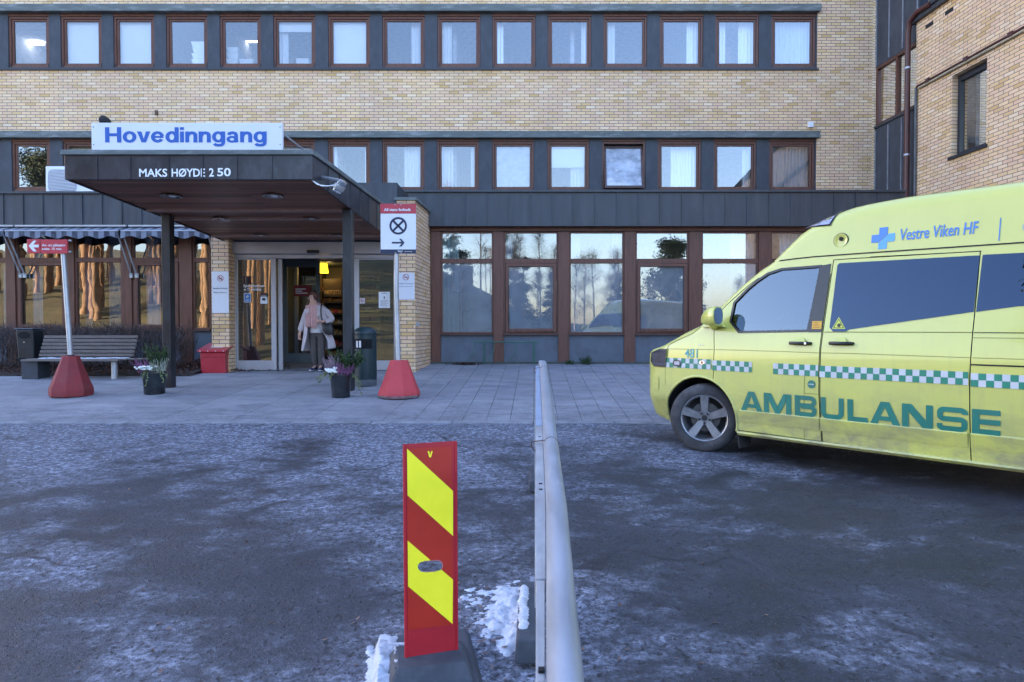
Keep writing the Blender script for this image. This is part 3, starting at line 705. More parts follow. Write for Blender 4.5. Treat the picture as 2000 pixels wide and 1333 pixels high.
def heavy(word):       # plain heavy grotesque letters drawn as strokes, cap height 1
    mb = MB(); x = 0.0; cur = [0.0]; dz = [0]; fn = lambda u, v: (u + cur[0], v, dz[0])
    el = lambda cx, cy, rx, ry, a0, a1, n=14: [(cx + rx * math.cos(R(a0 + (a1 - a0) * k / n)), cy + ry * math.sin(R(a0 + (a1 - a0) * k / n))) for k in range(n + 1)]
    def rect(x0, x1, y0, y1): dz[0] += 1; mb.face([fn(x0, y0), fn(x1, y0), fn(x1, y1), fn(x0, y1)])
    def ring(cx, cy, rx, ry, ix, iy):
        o, i = el(cx, cy, rx, ry, 0, 360, 32), el(cx, cy, ix, iy, 0, 360, 32)
        dz[0] += 1
        for k in range(32): mb.face([fn(*o[k]), fn(*o[k + 1]), fn(*i[k + 1]), fn(*i[k])])
    for ch in word:
        cur[0] = x - (.035 if ch == 'v' else 0); x = cur[0]; dz[0] = 0
        if ch == 'H': rect(0, .21, 0, 1); rect(.57, .78, 0, 1); rect(.21, .57, .41, .60); w = .78
        elif ch == 'o': ring(.33, .36, .33, .38, .135, .205); w = .66
        elif ch == 'v':
            mb.face([fn(*p) for p in ((0, .72), (.215, .72), (.32, .24), (.32, 0), (.215, 0))]); mb.face([fn(*p) for p in ((.64, .72), (.425, 0), (.32, 0), (.32, .24), (.425, .72))]); w = .60
        elif ch == 'e': ribbon(mb, el(.32, .36, .225, .285, -32, -180, 14) + el(.32, .36, .225, .285, 180, 8, 14)[1:], .18, fn); rect(.12, .60, .295, .425); w = .64
        elif ch == 'd': ring(.30, .36, .30, .38, .115, .205); rect(.44, .635, 0, 1); w = .635
        elif ch == 'i': rect(0, .19, 0, .72); rect(0, .19, .82, 1); w = .19
        elif ch == 'n': rect(0, .19, 0, .72); dz[0] += 1; ribbon(mb, [(.11, .40), (.14, .52), (.22, .605), (.32, .63), (.42, .605), (.475, .53), (.485, .43), (.485, 0)], .19, fn); w = .58
        elif ch == 'g': ring(.30, .36, .30, .37, .115, .20); rect(.44, .63, .0, .72); dz[0] += 1; ribbon(mb, [(.535, .02), (.53, -.08), (.46, -.165), (.31, -.19), (.17, -.165), (.11, -.08)], .17, fn); w = .63
        elif ch == 'a': ribbon(mb, [(.115, .49), (.15, .59), (.28, .64), (.41, .605), (.46, .50), (.465, .12), (.49, .0)], .18, fn); ring(.26, .205, .26, .225, .10, .085); w = .59
        x += w + .060
    return mb
hv = heavy('Hovedinngang'); f2_, _ = fit(([(p[0], p[1]) for p in hv.v], hv.f), X_(521, YS, 270) - a, Z_(249, YS) - zb_)
ii = [q.vert((a + u, YS - .003 - .0007 * p[2], zb_ + v)) for (u, v), p in zip(f2_, hv.v)]
for fc in hv.f: q.idx([ii[k] for k in fc])
q.build('lettering', BLU, SGN)
q = MB(); 
for xx in (sx1 - .03, sx0 + .6, (sx0 + sx1) / 2): q.tube([(xx, YS + .05, szt - .12), (xx + .35, YS + 1.0, czt - .01)], .014, 6)
q.build('brace', mat('galvanised steel', (.42, .44, .47), .45, .6, .2, 6), SGN)
q = MB()
for xx in (sx0 + .03, sx1 - .03):
    for zz in (szb + .08, szt - .06): q.lathe((xx, YS - .002, zz), [(.008, 0), (.006, -.004), (0, -.005)], 8, axis='Y')
q.build('bolt', COLM, SGN)

# floodlight on the canopy corner
FL = thing('floodlight', 'grey glass floodlight on a bracket at the canopy corner', 'lamp', tuple(P(640, 360, 9.35)))
GALV = MATS['galvanised steel']
q = MB(); c = P(626.5, 349, 9.5); q.box(c.x - .01, c.x + .012, c.y - .06, c.y + .06, c.z - .06, c.z + .06)
e1, e2 = P(627, 347, 9.48), P(664, 352, 9.25); q.tube([e1, e2], [.028, .014], 8); q.build('bracket', GALV, FL)
q = MB(); h0, h1 = P(671, 352, 9.2), P(656, 377, 9.25)
T = Matrix.Translation((h0 + h1) / 2) @ (h1 - h0).to_track_quat('Z', 'Y').to_matrix().to_4x4()
q.T = T; q.lathe((0, 0, 0), [(.03, -.1), (.075, -.085), (.085, .0), (.075, .085), (.0, .095)], 14, ry=.7); q.build('lamp_head', glass('lamp glass', (.8, .84, .88), .25, 0, 1, .25, (.4, .44, .5)), FL, smooth=50)
q = MB(); q.T = T; q.lathe((0, 0, 0), [(.088, -.03), (.092, -.02), (.092, .03), (.088, .04)], 14, ry=.72, cap=False); q.build('lamp_rim', GALV, FL, smooth=50)
q = MB(); q.tube([P(608, 352, 9.2), P(620, 361, 9.2), P(640, 364, 9.2), P(660, 360, 9.2), P(668, 356, 9.2)], .006, 5); q.tube([P(610, 353, 9.2), P(628, 364, 9.2), P(650, 363, 9.2), P(666, 358, 9.2)], .006, 5); q.build('cable', MATS['white lettering'], FL)
# ------------------------------------------------------------------ ambulance
UA = Vector((.676, -.737, -.0057)).normalized(); WA = Vector((.737, .676, 0)).normalized(); VA = Vector((0, 0, 1))
VO = P(1363, 883, 6.74)
def interp(x, xs, ys):
    if x <= xs[0]: return ys[0]
    for k in range(len(xs) - 1):
        if x <= xs[k + 1]: return ys[k] + (ys[k + 1] - ys[k]) * (x - xs[k]) / (xs[k + 1] - xs[k])
    return ys[-1]
def g0(v): return interp(v, [0, .3, .55, 1.0, 1.15, 1.85, 2.45, 2.6], [.05, .025, 0, 0, .015, .14, .24, .27])
def gs(v): return sum(g0(v + d) for d in (-.1, -.05, 0, .05, .1)) / 5 + .012 * math.exp(-((v - 1.045) / .03) ** 2) * 0
def L(u, w, v): return VO + UA * u + WA * w + VA * v
VW = 1.90; UN, UE = -.84, 4.34
def halfw(u):      # plan half width 0..1 at station u (rounded nose and tail)
    if u < -.46:
        q = max(0, 1 - ((u - UN) / (-.46 - UN))); return max(.0, 1 - q ** 2.7) ** (1 / 2.7)
    if u > UE - .12:
        q = (u - (UE - .12)) / .12; return max(.05, 1 - .10 * q ** 2)
    return 1.0
HS = ([-.84, -.80, -.74, -.66, -.5, -.39, -.2, .0, .1, .2, .333, .469, .592, .681, .827, .973, 1.15, 1.36, 1.55, 1.856, 2.6, 4.0, 4.2, 4.34],
      [.80, .93, .99, 1.02, 1.06, 1.11, 1.215, 1.30, 1.39, 1.489, 1.612, 1.729, 1.823, 1.871, 2.02, 2.159, 2.26, 2.329, 2.35, 2.367, 2.367, 2.36, 2.33, 2.24])
def Hs(u): return interp(u, *HS)
def vbot(u): return interp(u, [-.84, -.7, -.5, -.38, 4.1, 4.34], [.46, .34, .28, .245, .245, .36])
def rad(u): return interp(u, [-.84, -.5, 0, .3, .68, 1.3, 4.2], [.05, .07, .09, .06, .07, .14, .14])
def crown(u): return interp(u, [-.84, -.5, 0, .2, .5, .68, 1.0, 1.36, 4.2], [.02, .05, .07, .08, .07, .05, .07, .05, .04])
def wside(u, v):
    h = Hs(u); r = rad(u); half = VW / 2 * halfw(u)
    w = VW / 2 - half + gs(v)
    if u < -.22 and v < .52: w += (.52 - v) * .42 * min(1, (-.22 - u) / .25)
    if v > h - r: q = min(1, (v - (h - r)) / r); w += r * (1 - math.sqrt(max(0, 1 - q * q)))
    return w
def S(u, v, off=.003): return L(u, wside(u, v) - off, v)
def uv(px, py, off=0.0):
    d = ray(px, py); ww = 0; u = v = 0
    for _ in range(25):
        t = (VO - CAM + WA * ww).dot(WA) / d.dot(WA); q = CAM + d * t - VO
        # solve u, v in the van frame
        u = q.dot(Vector((UA.x, UA.y, 0))) / (UA.x ** 2 + UA.y ** 2); v = q.z - UA.z * u
        ww = .5 * ww + .5 * (wside(u, v) - off)
    return (u, v)
YEL = None
def paint(name, col):
    m, t, b = _new(name); p = pos(t)
    sx = N(t, 'ShaderNodeSeparateXYZ'); t.links.new(p, sx.inputs[0])
    hgt = math_(t, 'SUBTRACT', sx.outputs[2], VO.z)
    strk = noise(t, pos(t, (9, 9, .7)), 2.2, 4); grime = math_(t, 'MULTIPLY', ramp(t, math_(t, 'MULTIPLY', hgt, .5), [(.11, .95), (.30, .30), (.46, .0)]), ramp(t, noise(t, pos(t, (1, 1, 2)), 2.6, 6, .68, .4), [(.34, .0), (.62, 1.)]))
    c = mix(t, ramp(t, noise(t, p, 3, 3), [(.3, 0.), (.7, 1.)]), tuple(x * .95 for x in col), col)
    c = mix(t, grime, c, (.20, .19, .12))
    c = mix(t, math_(t, 'MULTIPLY', ramp(t, strk, [(.52, 0.), (.75, .35)]), ramp(t, math_(t, 'MULTIPLY', hgt, .5), [(.12, 1.), (.62, .15)])), c, (.24, .23, .15))
    sp = ramp(t, noise(t, p, 60, 2, .8), [(.66, 0.), (.74, .35)])
    c = mix(t, math_(t, 'MULTIPLY', sp, ramp(t, math_(t, 'MULTIPLY', hgt, .5), [(.1, 1.), (.4, 0.)])), c, (.16, .15, .10))
    t.links.new(c, b.inputs['Base Color']); b.inputs['Roughness'].default_value = .38
    t.links.new(math_(t, 'ADD', math_(t, 'MULTIPLY', grime, .5), .3), b.inputs['Roughness'])
    b.inputs['Coat Weight'].default_value = .7; b.inputs['Coat Roughness'].default_value = .05
    return m
YEL = paint('ambulance yellow paint', (.525, .535, .122))
GAPM = mat('dark panel gap', (.012, .012, .012), .8)
TINT = glass('privacy glass', (.012, .015, .020), .07, gcol=(.50, .68, 1.0)); 
CABG = glass('cab glass', (.50, .60, .70), .13, gcol=(.74, .88, 1.0))
TRIM = mat('black window trim', (.010, .011, .014), .3, 0, .2, 5)
GRN = mat('reflective green', (.012, .20, .125), .45, 0, .12, 4, dirt=((.05, .15, .10), 3, .4))
WHR = mat('reflective white', (.50, .53, .56), .45, 0, .1, 4, dirt=((.33, .34, .33), 3, .4))
TEAL = mat('teal green lettering', (.008, .165, .125), .45, 0, .15, 4, dirt=((.04, .12, .10), 3.5, .5))
LBL = mat('light blue print', (.10, .34, .70), .45, 0, .05, 3); DBL = mat('mid blue print', (.06, .20, .52), .45, 0, .05, 3)
TYRE = mat('dusty tyre rubber', (.045, .045, .050), .9, 0, .4, 6, dirt=((.12, .12, .125), 5, .6))
RIM = mat('dirty alloy', (.30, .30, .32), .4, .6, .3, 6, dirt=((.12, .115, .11), 5, .8))
AMB = thing('ambulance', 'yellow ambulance van with raised roof and green white checker stripe parked on the asphalt', 'ambulance', tuple(VO))

# body: rings of points along the van
us = [UN + .001] + [UN + (.38) * (1 - math.cos(R(a))) for a in (14, 22, 30, 40, 50, 60, 70, 80, 90)] + [-.39 + .09 * k for k in range(1, 21)]
us = [u for u in us if u < 1.45] + [1.5 + .11 * k for k in range(25)] + [4.2, 4.25, 4.3, UE]
NV = 26
def ring(u):
    vb, h, r = vbot(u), Hs(u), rad(u); near = []
    for k in range(NV):
        v = vb + (h - r - vb) * k / (NV - 1); near.append((wside(u, v), v))
    for a in (18, 36, 54, 72, 90):
        v = h - r + r * math.sin(R(a)); near.append((wside(u, min(v, h - 1e-4)), v))
    wt, vt = near[-1]; half = VW / 2; top = []
    for k in range(1, 8):
        q = k / 8; wv = wt + (VW - 2 * wt) * q; top.append((wv, vt + crown(u) * (1 - (2 * q - 1) ** 2)))
    far = [(VW - a, b) for a, b in near[::-1]]
    bot = [(VW - near[0][0] - .08 * (VW - 2 * near[0][0]), vb - .02), (near[0][0] + .08 * (VW - 2 * near[0][0]), vb - .02)]
    return [L(u, a, b) for a, b in near + top + far + bot]
def tmp_mesh(mb):
    me = bpy.data.meshes.new('tmp'); me.from_pydata([tuple(p) for p in mb.v], [], mb.f); me.materials.append(YEL); me.materials.append(GAPM)
    me.polygons.foreach_set('material_index', mb.m); bm = bmesh.new(); bm.from_mesh(me); bmesh.ops.recalc_face_normals(bm, faces=bm.faces); bm.to_mesh(me); bm.free(); return me
sh = MB(); sh.loft([ring(u) for u in us], 0)
def bool_(me, cut, op):
    a = bpy.data.objects.new('bool_a', me); b = bpy.data.objects.new('bool_b', cut); COL.objects.link(a); COL.objects.link(b)
    md = a.modifiers.new('b', 'BOOLEAN'); md.operation = op; md.object = b; md.solver = 'EXACT'
    dg = bpy.context.evaluated_depsgraph_get(); dg.update()
    r = bpy.data.meshes.new_from_object(a.evaluated_get(dg)); bpy.data.objects.remove(a); bpy.data.objects.remove(b); return r
def prism_uv(pts, w0, w1, m=1):
    mb = MB(); mb.prism([L(u, w0, v) for u, v in pts], [L(u, w1, v) for u, v in pts], m); return tmp_mesh(mb)
def circ(u, v, r, n=40): return [(u + r * math.cos(2 * math.pi * k / n), v + r * math.sin(2 * math.pi * k / n)) for k in range(n)]
def grow(pts, d):
    n = len(pts); out = []; area = sum(pts[k][0] * pts[(k + 1) % n][1] - pts[(k + 1) % n][0] * pts[k][1] for k in range(n)); sg = 1 if area > 0 else -1
    for k in range(n):
        p = Vector(pts[k]); a = (p - Vector(pts[k - 1])).normalized(); b = (Vector(pts[(k + 1) % n]) - p).normalized()
        n1 = Vector((a.y, -a.x)) * sg; n2 = Vector((b.y, -b.x)) * sg; nn = (n1 + n2).normalized(); out.append(tuple(p + nn * (d / max(.5, nn.dot(n1)))))
    return out
HUBU, HUBV = .005, .345
WB = 3.4
winF = [uv(*q) for q in ((1434, 592), (1461, 564), (1480, 548.5), (1499.5, 535), (1526.5, 526), (1604, 520), (1578, 646.6), (1443, 649), (1427, 628))]
doorF = [uv(*q) for q in ((1388.3, 749), (1394.4, 683), (1394, 640), (1400, 616), (1418, 596), (1461, 557.8), (1504, 527), (1551, 515), (1627, 507.5), (1602, 680), (1600.4, 715), (1600, 767), (1605.6, 863.5), (1432, 842))]
ar = [(HUBU + .425 * math.cos(R(a)), HUBV + .425 * math.sin(R(a))) for a in (-11, 0, 12, 24, 36, 48, 60, 68)]
doorF = doorF[:-1] + [(a + .004, b) for a, b in ar]
doorF = [p for k, p in enumerate(doorF) if k != 0]
doorS = [uv(*q) for q in ((1627.5, 507.5), (1660, 505), (1916, 490), (1905, 611), (1901, 650), (1896, 720), (1895, 752), (1898, 904.5), (1606, 863.8), (1600.5, 767), (1601, 715), (1602.5, 680))]
me = tmp_mesh(sh)
for u0 in (HUBU, HUBU + WB):
    me = bool_(me, prism_uv(circ(u0, HUBV, .42, 48), -.3, .34), 'DIFFERENCE'); me = bool_(me, prism_uv(circ(u0, HUBV, .42, 48), VW - .34, VW + .3), 'DIFFERENCE')
me = bool_(me, prism_uv(winF, -.3, VW + .3), 'DIFFERENCE')
front = bool_(me.copy(), prism_uv(grow(doorF, -.0075), -.3, .13), 'INTERSECT')
slide = bool_(me.copy(), prism_uv(grow(doorS, -.0075), -.3, .17), 'INTERSECT')
me = bool_(me, prism_uv(doorF, -.3, .12), 'DIFFERENCE'); me = bool_(me, prism_uv(doorS, -.3, .16), 'DIFFERENCE')
def van_part(name, me, parent=None, smooth=32):
    parent = parent or AMB; iv = wmat(parent).inverted(); me.transform(iv)
    for p in me.polygons: p.use_smooth = True
    me.set_sharp_from_angle(angle=R(smooth)); o = bpy.data.objects.new(name, me); COL.objects.link(o); o.parent = parent; return o
BODY = van_part('body', me); DOORF = van_part('door', front); DOORS = van_part('sliding_door', slide)
# decals and panels laid on the curved side
def sh_clip(poly, a, b, c):      # keep a*x+b*y<=c
    out = []
    for k in range(len(poly)):
        p, q = poly[k - 1], poly[k]; dp, dq = a * p[0] + b * p[1] - c, a * q[0] + b * q[1] - c
        if (dp <= 0) != (dq <= 0): t = dp / (dp - dq); out.append((p[0] + (q[0] - p[0]) * t, p[1] + (q[1] - p[1]) * t))
        if dq <= 0: out.append(q)
    return out
def uvpanel(mb, poly, off=.004, m=0, st=.08):
    v0, v1 = min(p[1] for p in poly), max(p[1] for p in poly); u0, u1 = min(p[0] for p in poly), max(p[0] for p in poly)
    nv, nu = max(1, math.ceil((v1 - v0) / st)), max(1, math.ceil((u1 - u0) / .25))
    for k in range(nv):
        q = sh_clip(sh_clip(poly, 0, -1, -(v0 + (v1 - v0) * k / nv)), 0, 1, v0 + (v1 - v0) * (k + 1) / nv)
        for j in range(nu):
            if len(q) < 3: break
            r = sh_clip(sh_clip(q, -1, 0, -(u0 + (u1 - u0) * j / nu)), 1, 0, u0 + (u1 - u0) * (j + 1) / nu)
            if len(r) >= 3: mb.face([S(a, b, off) for a, b in r], m)
F4 = lambda off: (lambda a, b: S(a, b, off))
def seam(mb, pts, wd=.007, off=.0035):
    q = []
    for a, b in zip(pts, pts[1:]):
        n = max(1, int(math.hypot(b[0] - a[0], b[1] - a[1]) / .07))
        q += [(a[0] + (b[0] - a[0]) * k / n, a[1] + (b[1] - a[1]) * k / n) for k in range(n)]
    q.append(pts[-1]); ribbon(mb, q, wd, F4(off))
px = lambda *a: [uv(*q) for q in a]
# windows
trimF = px((1431, 592), (1460, 561), (1499, 532), (1526, 523), (1624, 515.3), (1604.5, 649.5), (1440, 650.5), (1424, 628))
q = MB(); tr = trimF; pil = px((1605.5, 519), (1624, 515.3), (1604.5, 649.5), (1579.5, 649.5)); uvpanel(q, pil, .004)
ribbon(q, [p for p in winF], .022, F4(.0042), closed=True); o = q.build('window_trim', TRIM, DOORF)
q = MB(); uvpanel(q, grow(winF, .004), -.012); q.build('window', CABG, DOORF)
q = MB(); uvpanel(q, [(u, v) for u, v in grow(winF, .004)], -.012)
q2 = MB(); q2.v = [p - WA * ((p - VO).dot(WA)) + WA * (VW - (p - VO).dot(WA)) for p in q.v]; q2.f = q.f; q2.m = q.m; q2.build('window', CABG, BODY)
winS = px((1640, 514.5), (1914, 499), (1902, 609.5), (1660, 643.7), (1652, 648), (1627, 648), (1620.5, 640), (1636, 518))
q = MB(); uvpanel(q, winS, .004); q.build('window', TINT, DOORS)
winR = px((1919.5, 498), (1990, 494.5)) + [(3.95, 1.80), (3.95, 1.46)] + px((1990, 598.5), (1906.5, 609.6))
q = MB(); uvpanel(q, winR, .004); q.build('window', TINT, BODY)
# seams and gutter; creases drawn as dark lines, their shade put into the colour
q = MB()
gut = px((1503, 515), (1525, 509.5), (1551, 506), (1590, 502), (1630, 499), (1700, 494), (1850, 484), (2000, 474)) + [(4.25, 1.88)]
seam(q, gut, .011, .004)
seam(q, px((1303, 681), (1308.4, 673), (1320, 667), (1354.6, 650.7), (1366, 641), (1372.6, 632)), .005)
seam(q, px((1918, 491), (1700, 502)) , .004); seam(q, px((1902, 650), (1995, 650.6)) + [(4.2, 1.23)], .006); seam(q, px((1901, 660), (1995, 661)) + [(4.2, 1.20)], .003)
seam(q, [(2.375, .985), (4.2, .985)], .012)
q.build('seam_and_crease', GAPM, BODY)
q = MB(); seam(q, px((1571.4, 863), (1572, 726.5), (1576, 722), (1600, 714)), .004); seam(q, px((1572, 768.5), (1600, 770.5)), .004); seam(q, px((1397, 683), (1500, 686), (1600, 689.5)), .004); q.build('seam_and_crease', mat('crease shade and gap line', (.16, .17, .03), .7), DOORF)  # flap gaps, and the door crease with its shade as darker yellow
q = MB(); seam(q, px((1604, 689.5), (1660, 690.7), (1894, 699)), .004); seam(q, px((1610, 648.9), (1899, 649.6)), .006); q.build('seam_and_crease', MATS['crease shade and gap line'], DOORS)
q = MB(); seam(q, px((1289, 681.5), (1393, 683)), .004); seam(q, [(2.39, 1.037), (4.2, 1.035)], .004); seam(q, [(-.405, .84), (-.405, .66)], .003); q.build('crease', MATS['crease shade and gap line'], BODY)
def ridge(u0, u1, v0, h, name, par):       # pressed swage line along the lower door
    q = MB(); n = 12
    for k in range(n):
        a, b = u0 + (u1 - u0) * k / n, u0 + (u1 - u0) * (k + 1) / n
        q.face([S(a, v0 + h, .0015), S(b, v0 + h, .0015), S(b, v0 + .008, .014), S(a, v0 + .008, .014)]); q.face([S(a, v0 + .008, .014), S(b, v0 + .008, .014), S(b, v0 - .10, .004), S(a, v0 - .10, .004)])
    q.build(name, YEL, par)
ridge(.46, 1.235, .455, .02, 'swage', DOORF); ridge(1.245, 2.365, .455, .02, 'swage', DOORS); ridge(2.385, 2.95, .455, .02, 'swage', BODY)
q = MB(); q.loft([[L(u, .06, .262), L(u, .0, .262), L(u, -.004, .246), L(u, .02, .222), L(u, .08, .222)] for u in (.44, 1.0, 1.8, 2.95)], closed=True); q.build('sill', YEL, BODY, smooth=20)
# wheel arch lips
for u0 in (HUBU, HUBU + WB):
    q = MB(); q.tube([S(u0 + .424 * math.cos(R(a)), HUBV + .424 * math.sin(R(a)), -.004) for a in range(-12, 193, 6)], .014, 8); q.build('wheel_arch', YEL, BODY, smooth=60)
# checker bands
def checker(u0, u1, v1, par, phase=0):
    c = .0496; q = MB(); uvpanel(q, [(u0, v1 - .1), (u1, v1 - .1), (u1, v1), (u0, v1)], .0045); o = q.build('checker_band', WHR, par)
    q = MB(); k = 0
    while u0 + k * c < u1 - .004:
        a, b = u0 + k * c, min(u1, u0 + (k + 1) * c); r = (k + phase) % 2
        q.face([S(a, v1 - .1 + .05 * r, .006), S(b, v1 - .1 + .05 * r, .006), S(b, v1 - .05 + .05 * r, .006), S(a, v1 - .05 + .05 * r, .006)]); k += 1
    q.build('checker_squares', GRN, o)
checker(-.40, .153, .945, BODY, 1); checker(.166, .594, .938, DOORF, 0); checker(.808, 1.228, .934, DOORF, 0); checker(1.24, 2.366, .930, DOORS, 1); checker(2.382, 2.95, .922, BODY, 0); checker(3.85, 4.2, .922, BODY, 0)
# AMBULANSE: letters as strokes in a unit-high box
def rr(pts): return pts
LET = {
 'A': (1.15, [[(.10, 0), (.46, 1 - .0), (.69, 1 - .0), (1.05, 0)], ]),
}
def letters(mb, fnk, u0, v0, hgt, xs, th=.21):
    cnt = [0]
    def fn(a, b): return fnk(a, b, cnt[0] % 4)
    def st(pts, x0, x1, wmul=1.0, closed=False):
        cnt[0] += 1; w = x1 - x0; ribbon(mb, [(u0 + x0 + p[0] * w, v0 + p[1] * hgt) for p in pts], th * hgt * wmul, fn, closed=closed)
    def poly(pts, x0, x1):
        cnt[0] += 1; w = x1 - x0; mb.face([fn(u0 + x0 + p[0] * w, v0 + p[1] * hgt) for p in pts])
    def arcc(cx, cy, rx, ry, a0, a1, n=6): return [(cx + rx * math.cos(R(a0 + (a1 - a0) * k / n)), cy + ry * math.sin(R(a0 + (a1 - a0) * k / n))) for k in range(n + 1)]
    for ch, x0, x1 in xs:
        if ch == 'A':
            poly([(0, 0), (.245, 0), (.50, .76), (.5, 1), (.36, 1)], x0, x1); poly([(1, 0), (.64, 1), (.5, 1), (.50, .76), (.755, 0)], x0, x1); poly([(.29, .17), (.71, .17), (.645, .36), (.355, .36)], x0, x1)
        elif ch == 'M':
            poly([(0, 0), (.19, 0), (.19, 1), (0, 1)], x0, x1); poly([(.81, 0), (1, 0), (1, 1), (.81, 1)], x0, x1)
            poly([(.19, 1), (.19, .62), (.42, 0), (.5, 0), (.5, .36), (.27, 1)], x0, x1); poly([(.81, 1), (.73, 1), (.5, .36), (.5, 0), (.58, 0), (.81, .62)], x0, x1)
        elif ch == 'N':
            poly([(0, 0), (.22, 0), (.22, 1), (0, 1)], x0, x1); poly([(.78, 0), (1, 0), (1, 1), (.78, 1)], x0, x1); poly([(.22, 1), (.22, .66), (.68, 0), (.78, 0), (.78, .34), (.31, 1)], x0, x1)
        elif ch == 'L': poly([(0, 0), (.28, 0), (.28, 1), (0, 1)], x0, x1); poly([(.28, 0), (1, 0), (1, .22), (.28, .22)], x0, x1)
        elif ch == 'E':
            poly([(0, 0), (.27, 0), (.27, 1), (0, 1)], x0, x1)
            for a in (0, .4, .79): poly([(.27, a), (1, a), (1, a + .21), (.27, a + .21)], x0, x1)
        elif ch == 'U': st([(.12, 1), (.12, .34)] + arcc(.32, .31, .20, .20, 180, 270)[1:] + arcc(.68, .31, .20, .20, 270, 360) + [(.88, 1)], x0, x1, 1.08)
        elif ch == 'S': st([(.93, .72), (.93, .78)] + arcc(.77, .78, .15, .11, 20, 90)[1:] + arcc(.25, .755, .15, .135, 90, 180) + arcc(.25, .62, .15, .115, 180, 270)[1:] + arcc(.76, .37, .15, .13, 90, 0)[:] + arcc(.76, .235, .15, .13, 0, -90)[1:] + arcc(.24, .22, .15, .115, 270, 190) + [(.09, .30)], x0, x1, 1.0)
        elif ch == 'B':
            poly([(0, 0), (.25, 0), (.25, 1), (0, 1)], x0, x1)
            st([(.25, .895), (.7, .895)] + arcc(.72, .72, .17, .175, 80, -80) + [(.7, .53), (.25, .53)], x0, x1); st([(.3, .47), (.74, .47)] + arcc(.74, .285, .16, .18, 80, -80) + [(.74, .105), (.25, .105)], x0, x1)
lx = []
for ch, a, b in (('A', 95, 240), ('M', 250, 435), ('B', 458, 606), ('U', 632, 790), ('L', 813, 950), ('A', 965, 1168), ('N', 1180, 1388), ('S', 1415, 1620), ('E', 1650, 1842)):
    k = lambda c: (1420 + c / 3.448, 680 + (410 + (c - 95) * .1087) / 3.448)
    lx.append((ch, uv(*k(a))[0], uv(*k(b))[0]))
for par, sel in ((DOORF, lx[:3]), (DOORS, lx[3:8]), (BODY, lx[8:])):
    q = MB(); letters(q, lambda a_, b_, k_: S(a_, b_, .005 + .0006 * k_), 0, .470, .186, sel); q.build('lettering', TEAL, par)
# other print
def vtext(body, pa, pb, bold, mt, par, shear=0.0, h=None):   # pa bottom-left pixel, pb top-right pixel
    a, b = uv(*pa), uv(*pb); q = MB(); put_text(q, fit(text2d(body, bold, shear), b[0] - a[0], h or (b[1] - a[1])), lambda x, y: S(a[0] + x, a[1] + y, .005)); return q.build('lettering', mt, par)
vtext('481', (1337.5, 699), (1363, 683.5), .005, mat('pale teal number', (.10, .36, .36), .5), BODY, h=.092)
vtext('Vestre Viken HF', (1757.5, 470.5), (1911.5, 444), .012, DBL, BODY, .12, h=.098)
q = MB(); a, b = uv(1951, 470.6), uv(1954.7, 426); ribbon(q, [a, (a[0] + .004, b[1])], .007, F4(.004)); q.build('divider_line', DBL, BODY)
vtext('HELSE SØR-ØST', (1997, 450), (2010, 441), .0, DBL, BODY, h=.045)
c = uv(1725, 465.5); s = .092; t = .034
q = MB(); fn = lambda x, y: S(c[0] + x * 1.0, c[1] + y, .004)
q.face([fn(*p) for p in ((-s, -t), (-t, -t), (-t * .4, -t * .4), (t, t * .9), (t, s), (-t, s), (-t, t), (-s, t))], 0)
q.face([fn(*p) for p in ((t, -t), (s, -t), (s, t), (t * 1.3, t), (-t * .2, -t * .4), (-t, -t * 1.25), (-t, -s), (t, -s))], 1)
q.build('cross_emblem', [DBL, LBL], BODY)
STK = mat('yellow sticker', (.60, .66, .10), .5, 0, .05, 3); BLK = mat('black print', (.012, .012, .014), .5); ORS = mat('amber sticker', (.62, .34, .03), .5, 0, .08, 3)
tri = px((1639, 619.5), (1625.5, 642.6), (1651.5, 642.6)); q = MB(); q.face([S(*p, .007) for p in tri], 0); ribbon(q, grow(tri, -.009), .005, F4(.0085), 1, True)
cc = (sum(p[0] for p in tri) / 3, sum(p[1] for p in tri) / 3); disc2(q, (cc[0] + .004, cc[1] - .004), .016, F4(.0085), 1); q.build('warning_sticker', [STK, BLK], DOORS)
a, b = uv(1586, 643), uv(1606, 627.5); q = MB(); q.face([S(a[0], a[1], .007), S(a[0] + .086, a[1], .007), S(a[0] + .086, b[1], .007), S(a[0], b[1], .007)], 0)
for k in range(4): y = a[1] + .012 + k * .014; q.face([S(a[0] + .01, y, .008), S(a[0] + .07 - .006 * k, y, .008), S(a[0] + .07 - .006 * k, y + .004, .008), S(a[0] + .01, y + .004, .008)], 1)
q.build('sticker', [ORS, mat('brown print', (.20, .08, .01), .5)], DOORF)
c = uv(1585.3, 751); q = MB(); disc2(q, c, .036, F4(.005), 0); put_text(q, fit(text2d('DIESEL', .01), .05, .010), lambda x, y: S(c[0] - .025 + x, c[1] - .005 + y, .0065), 1); q.build('fuel_sticker', [TEAL, MATS['white lettering']], DOORF)
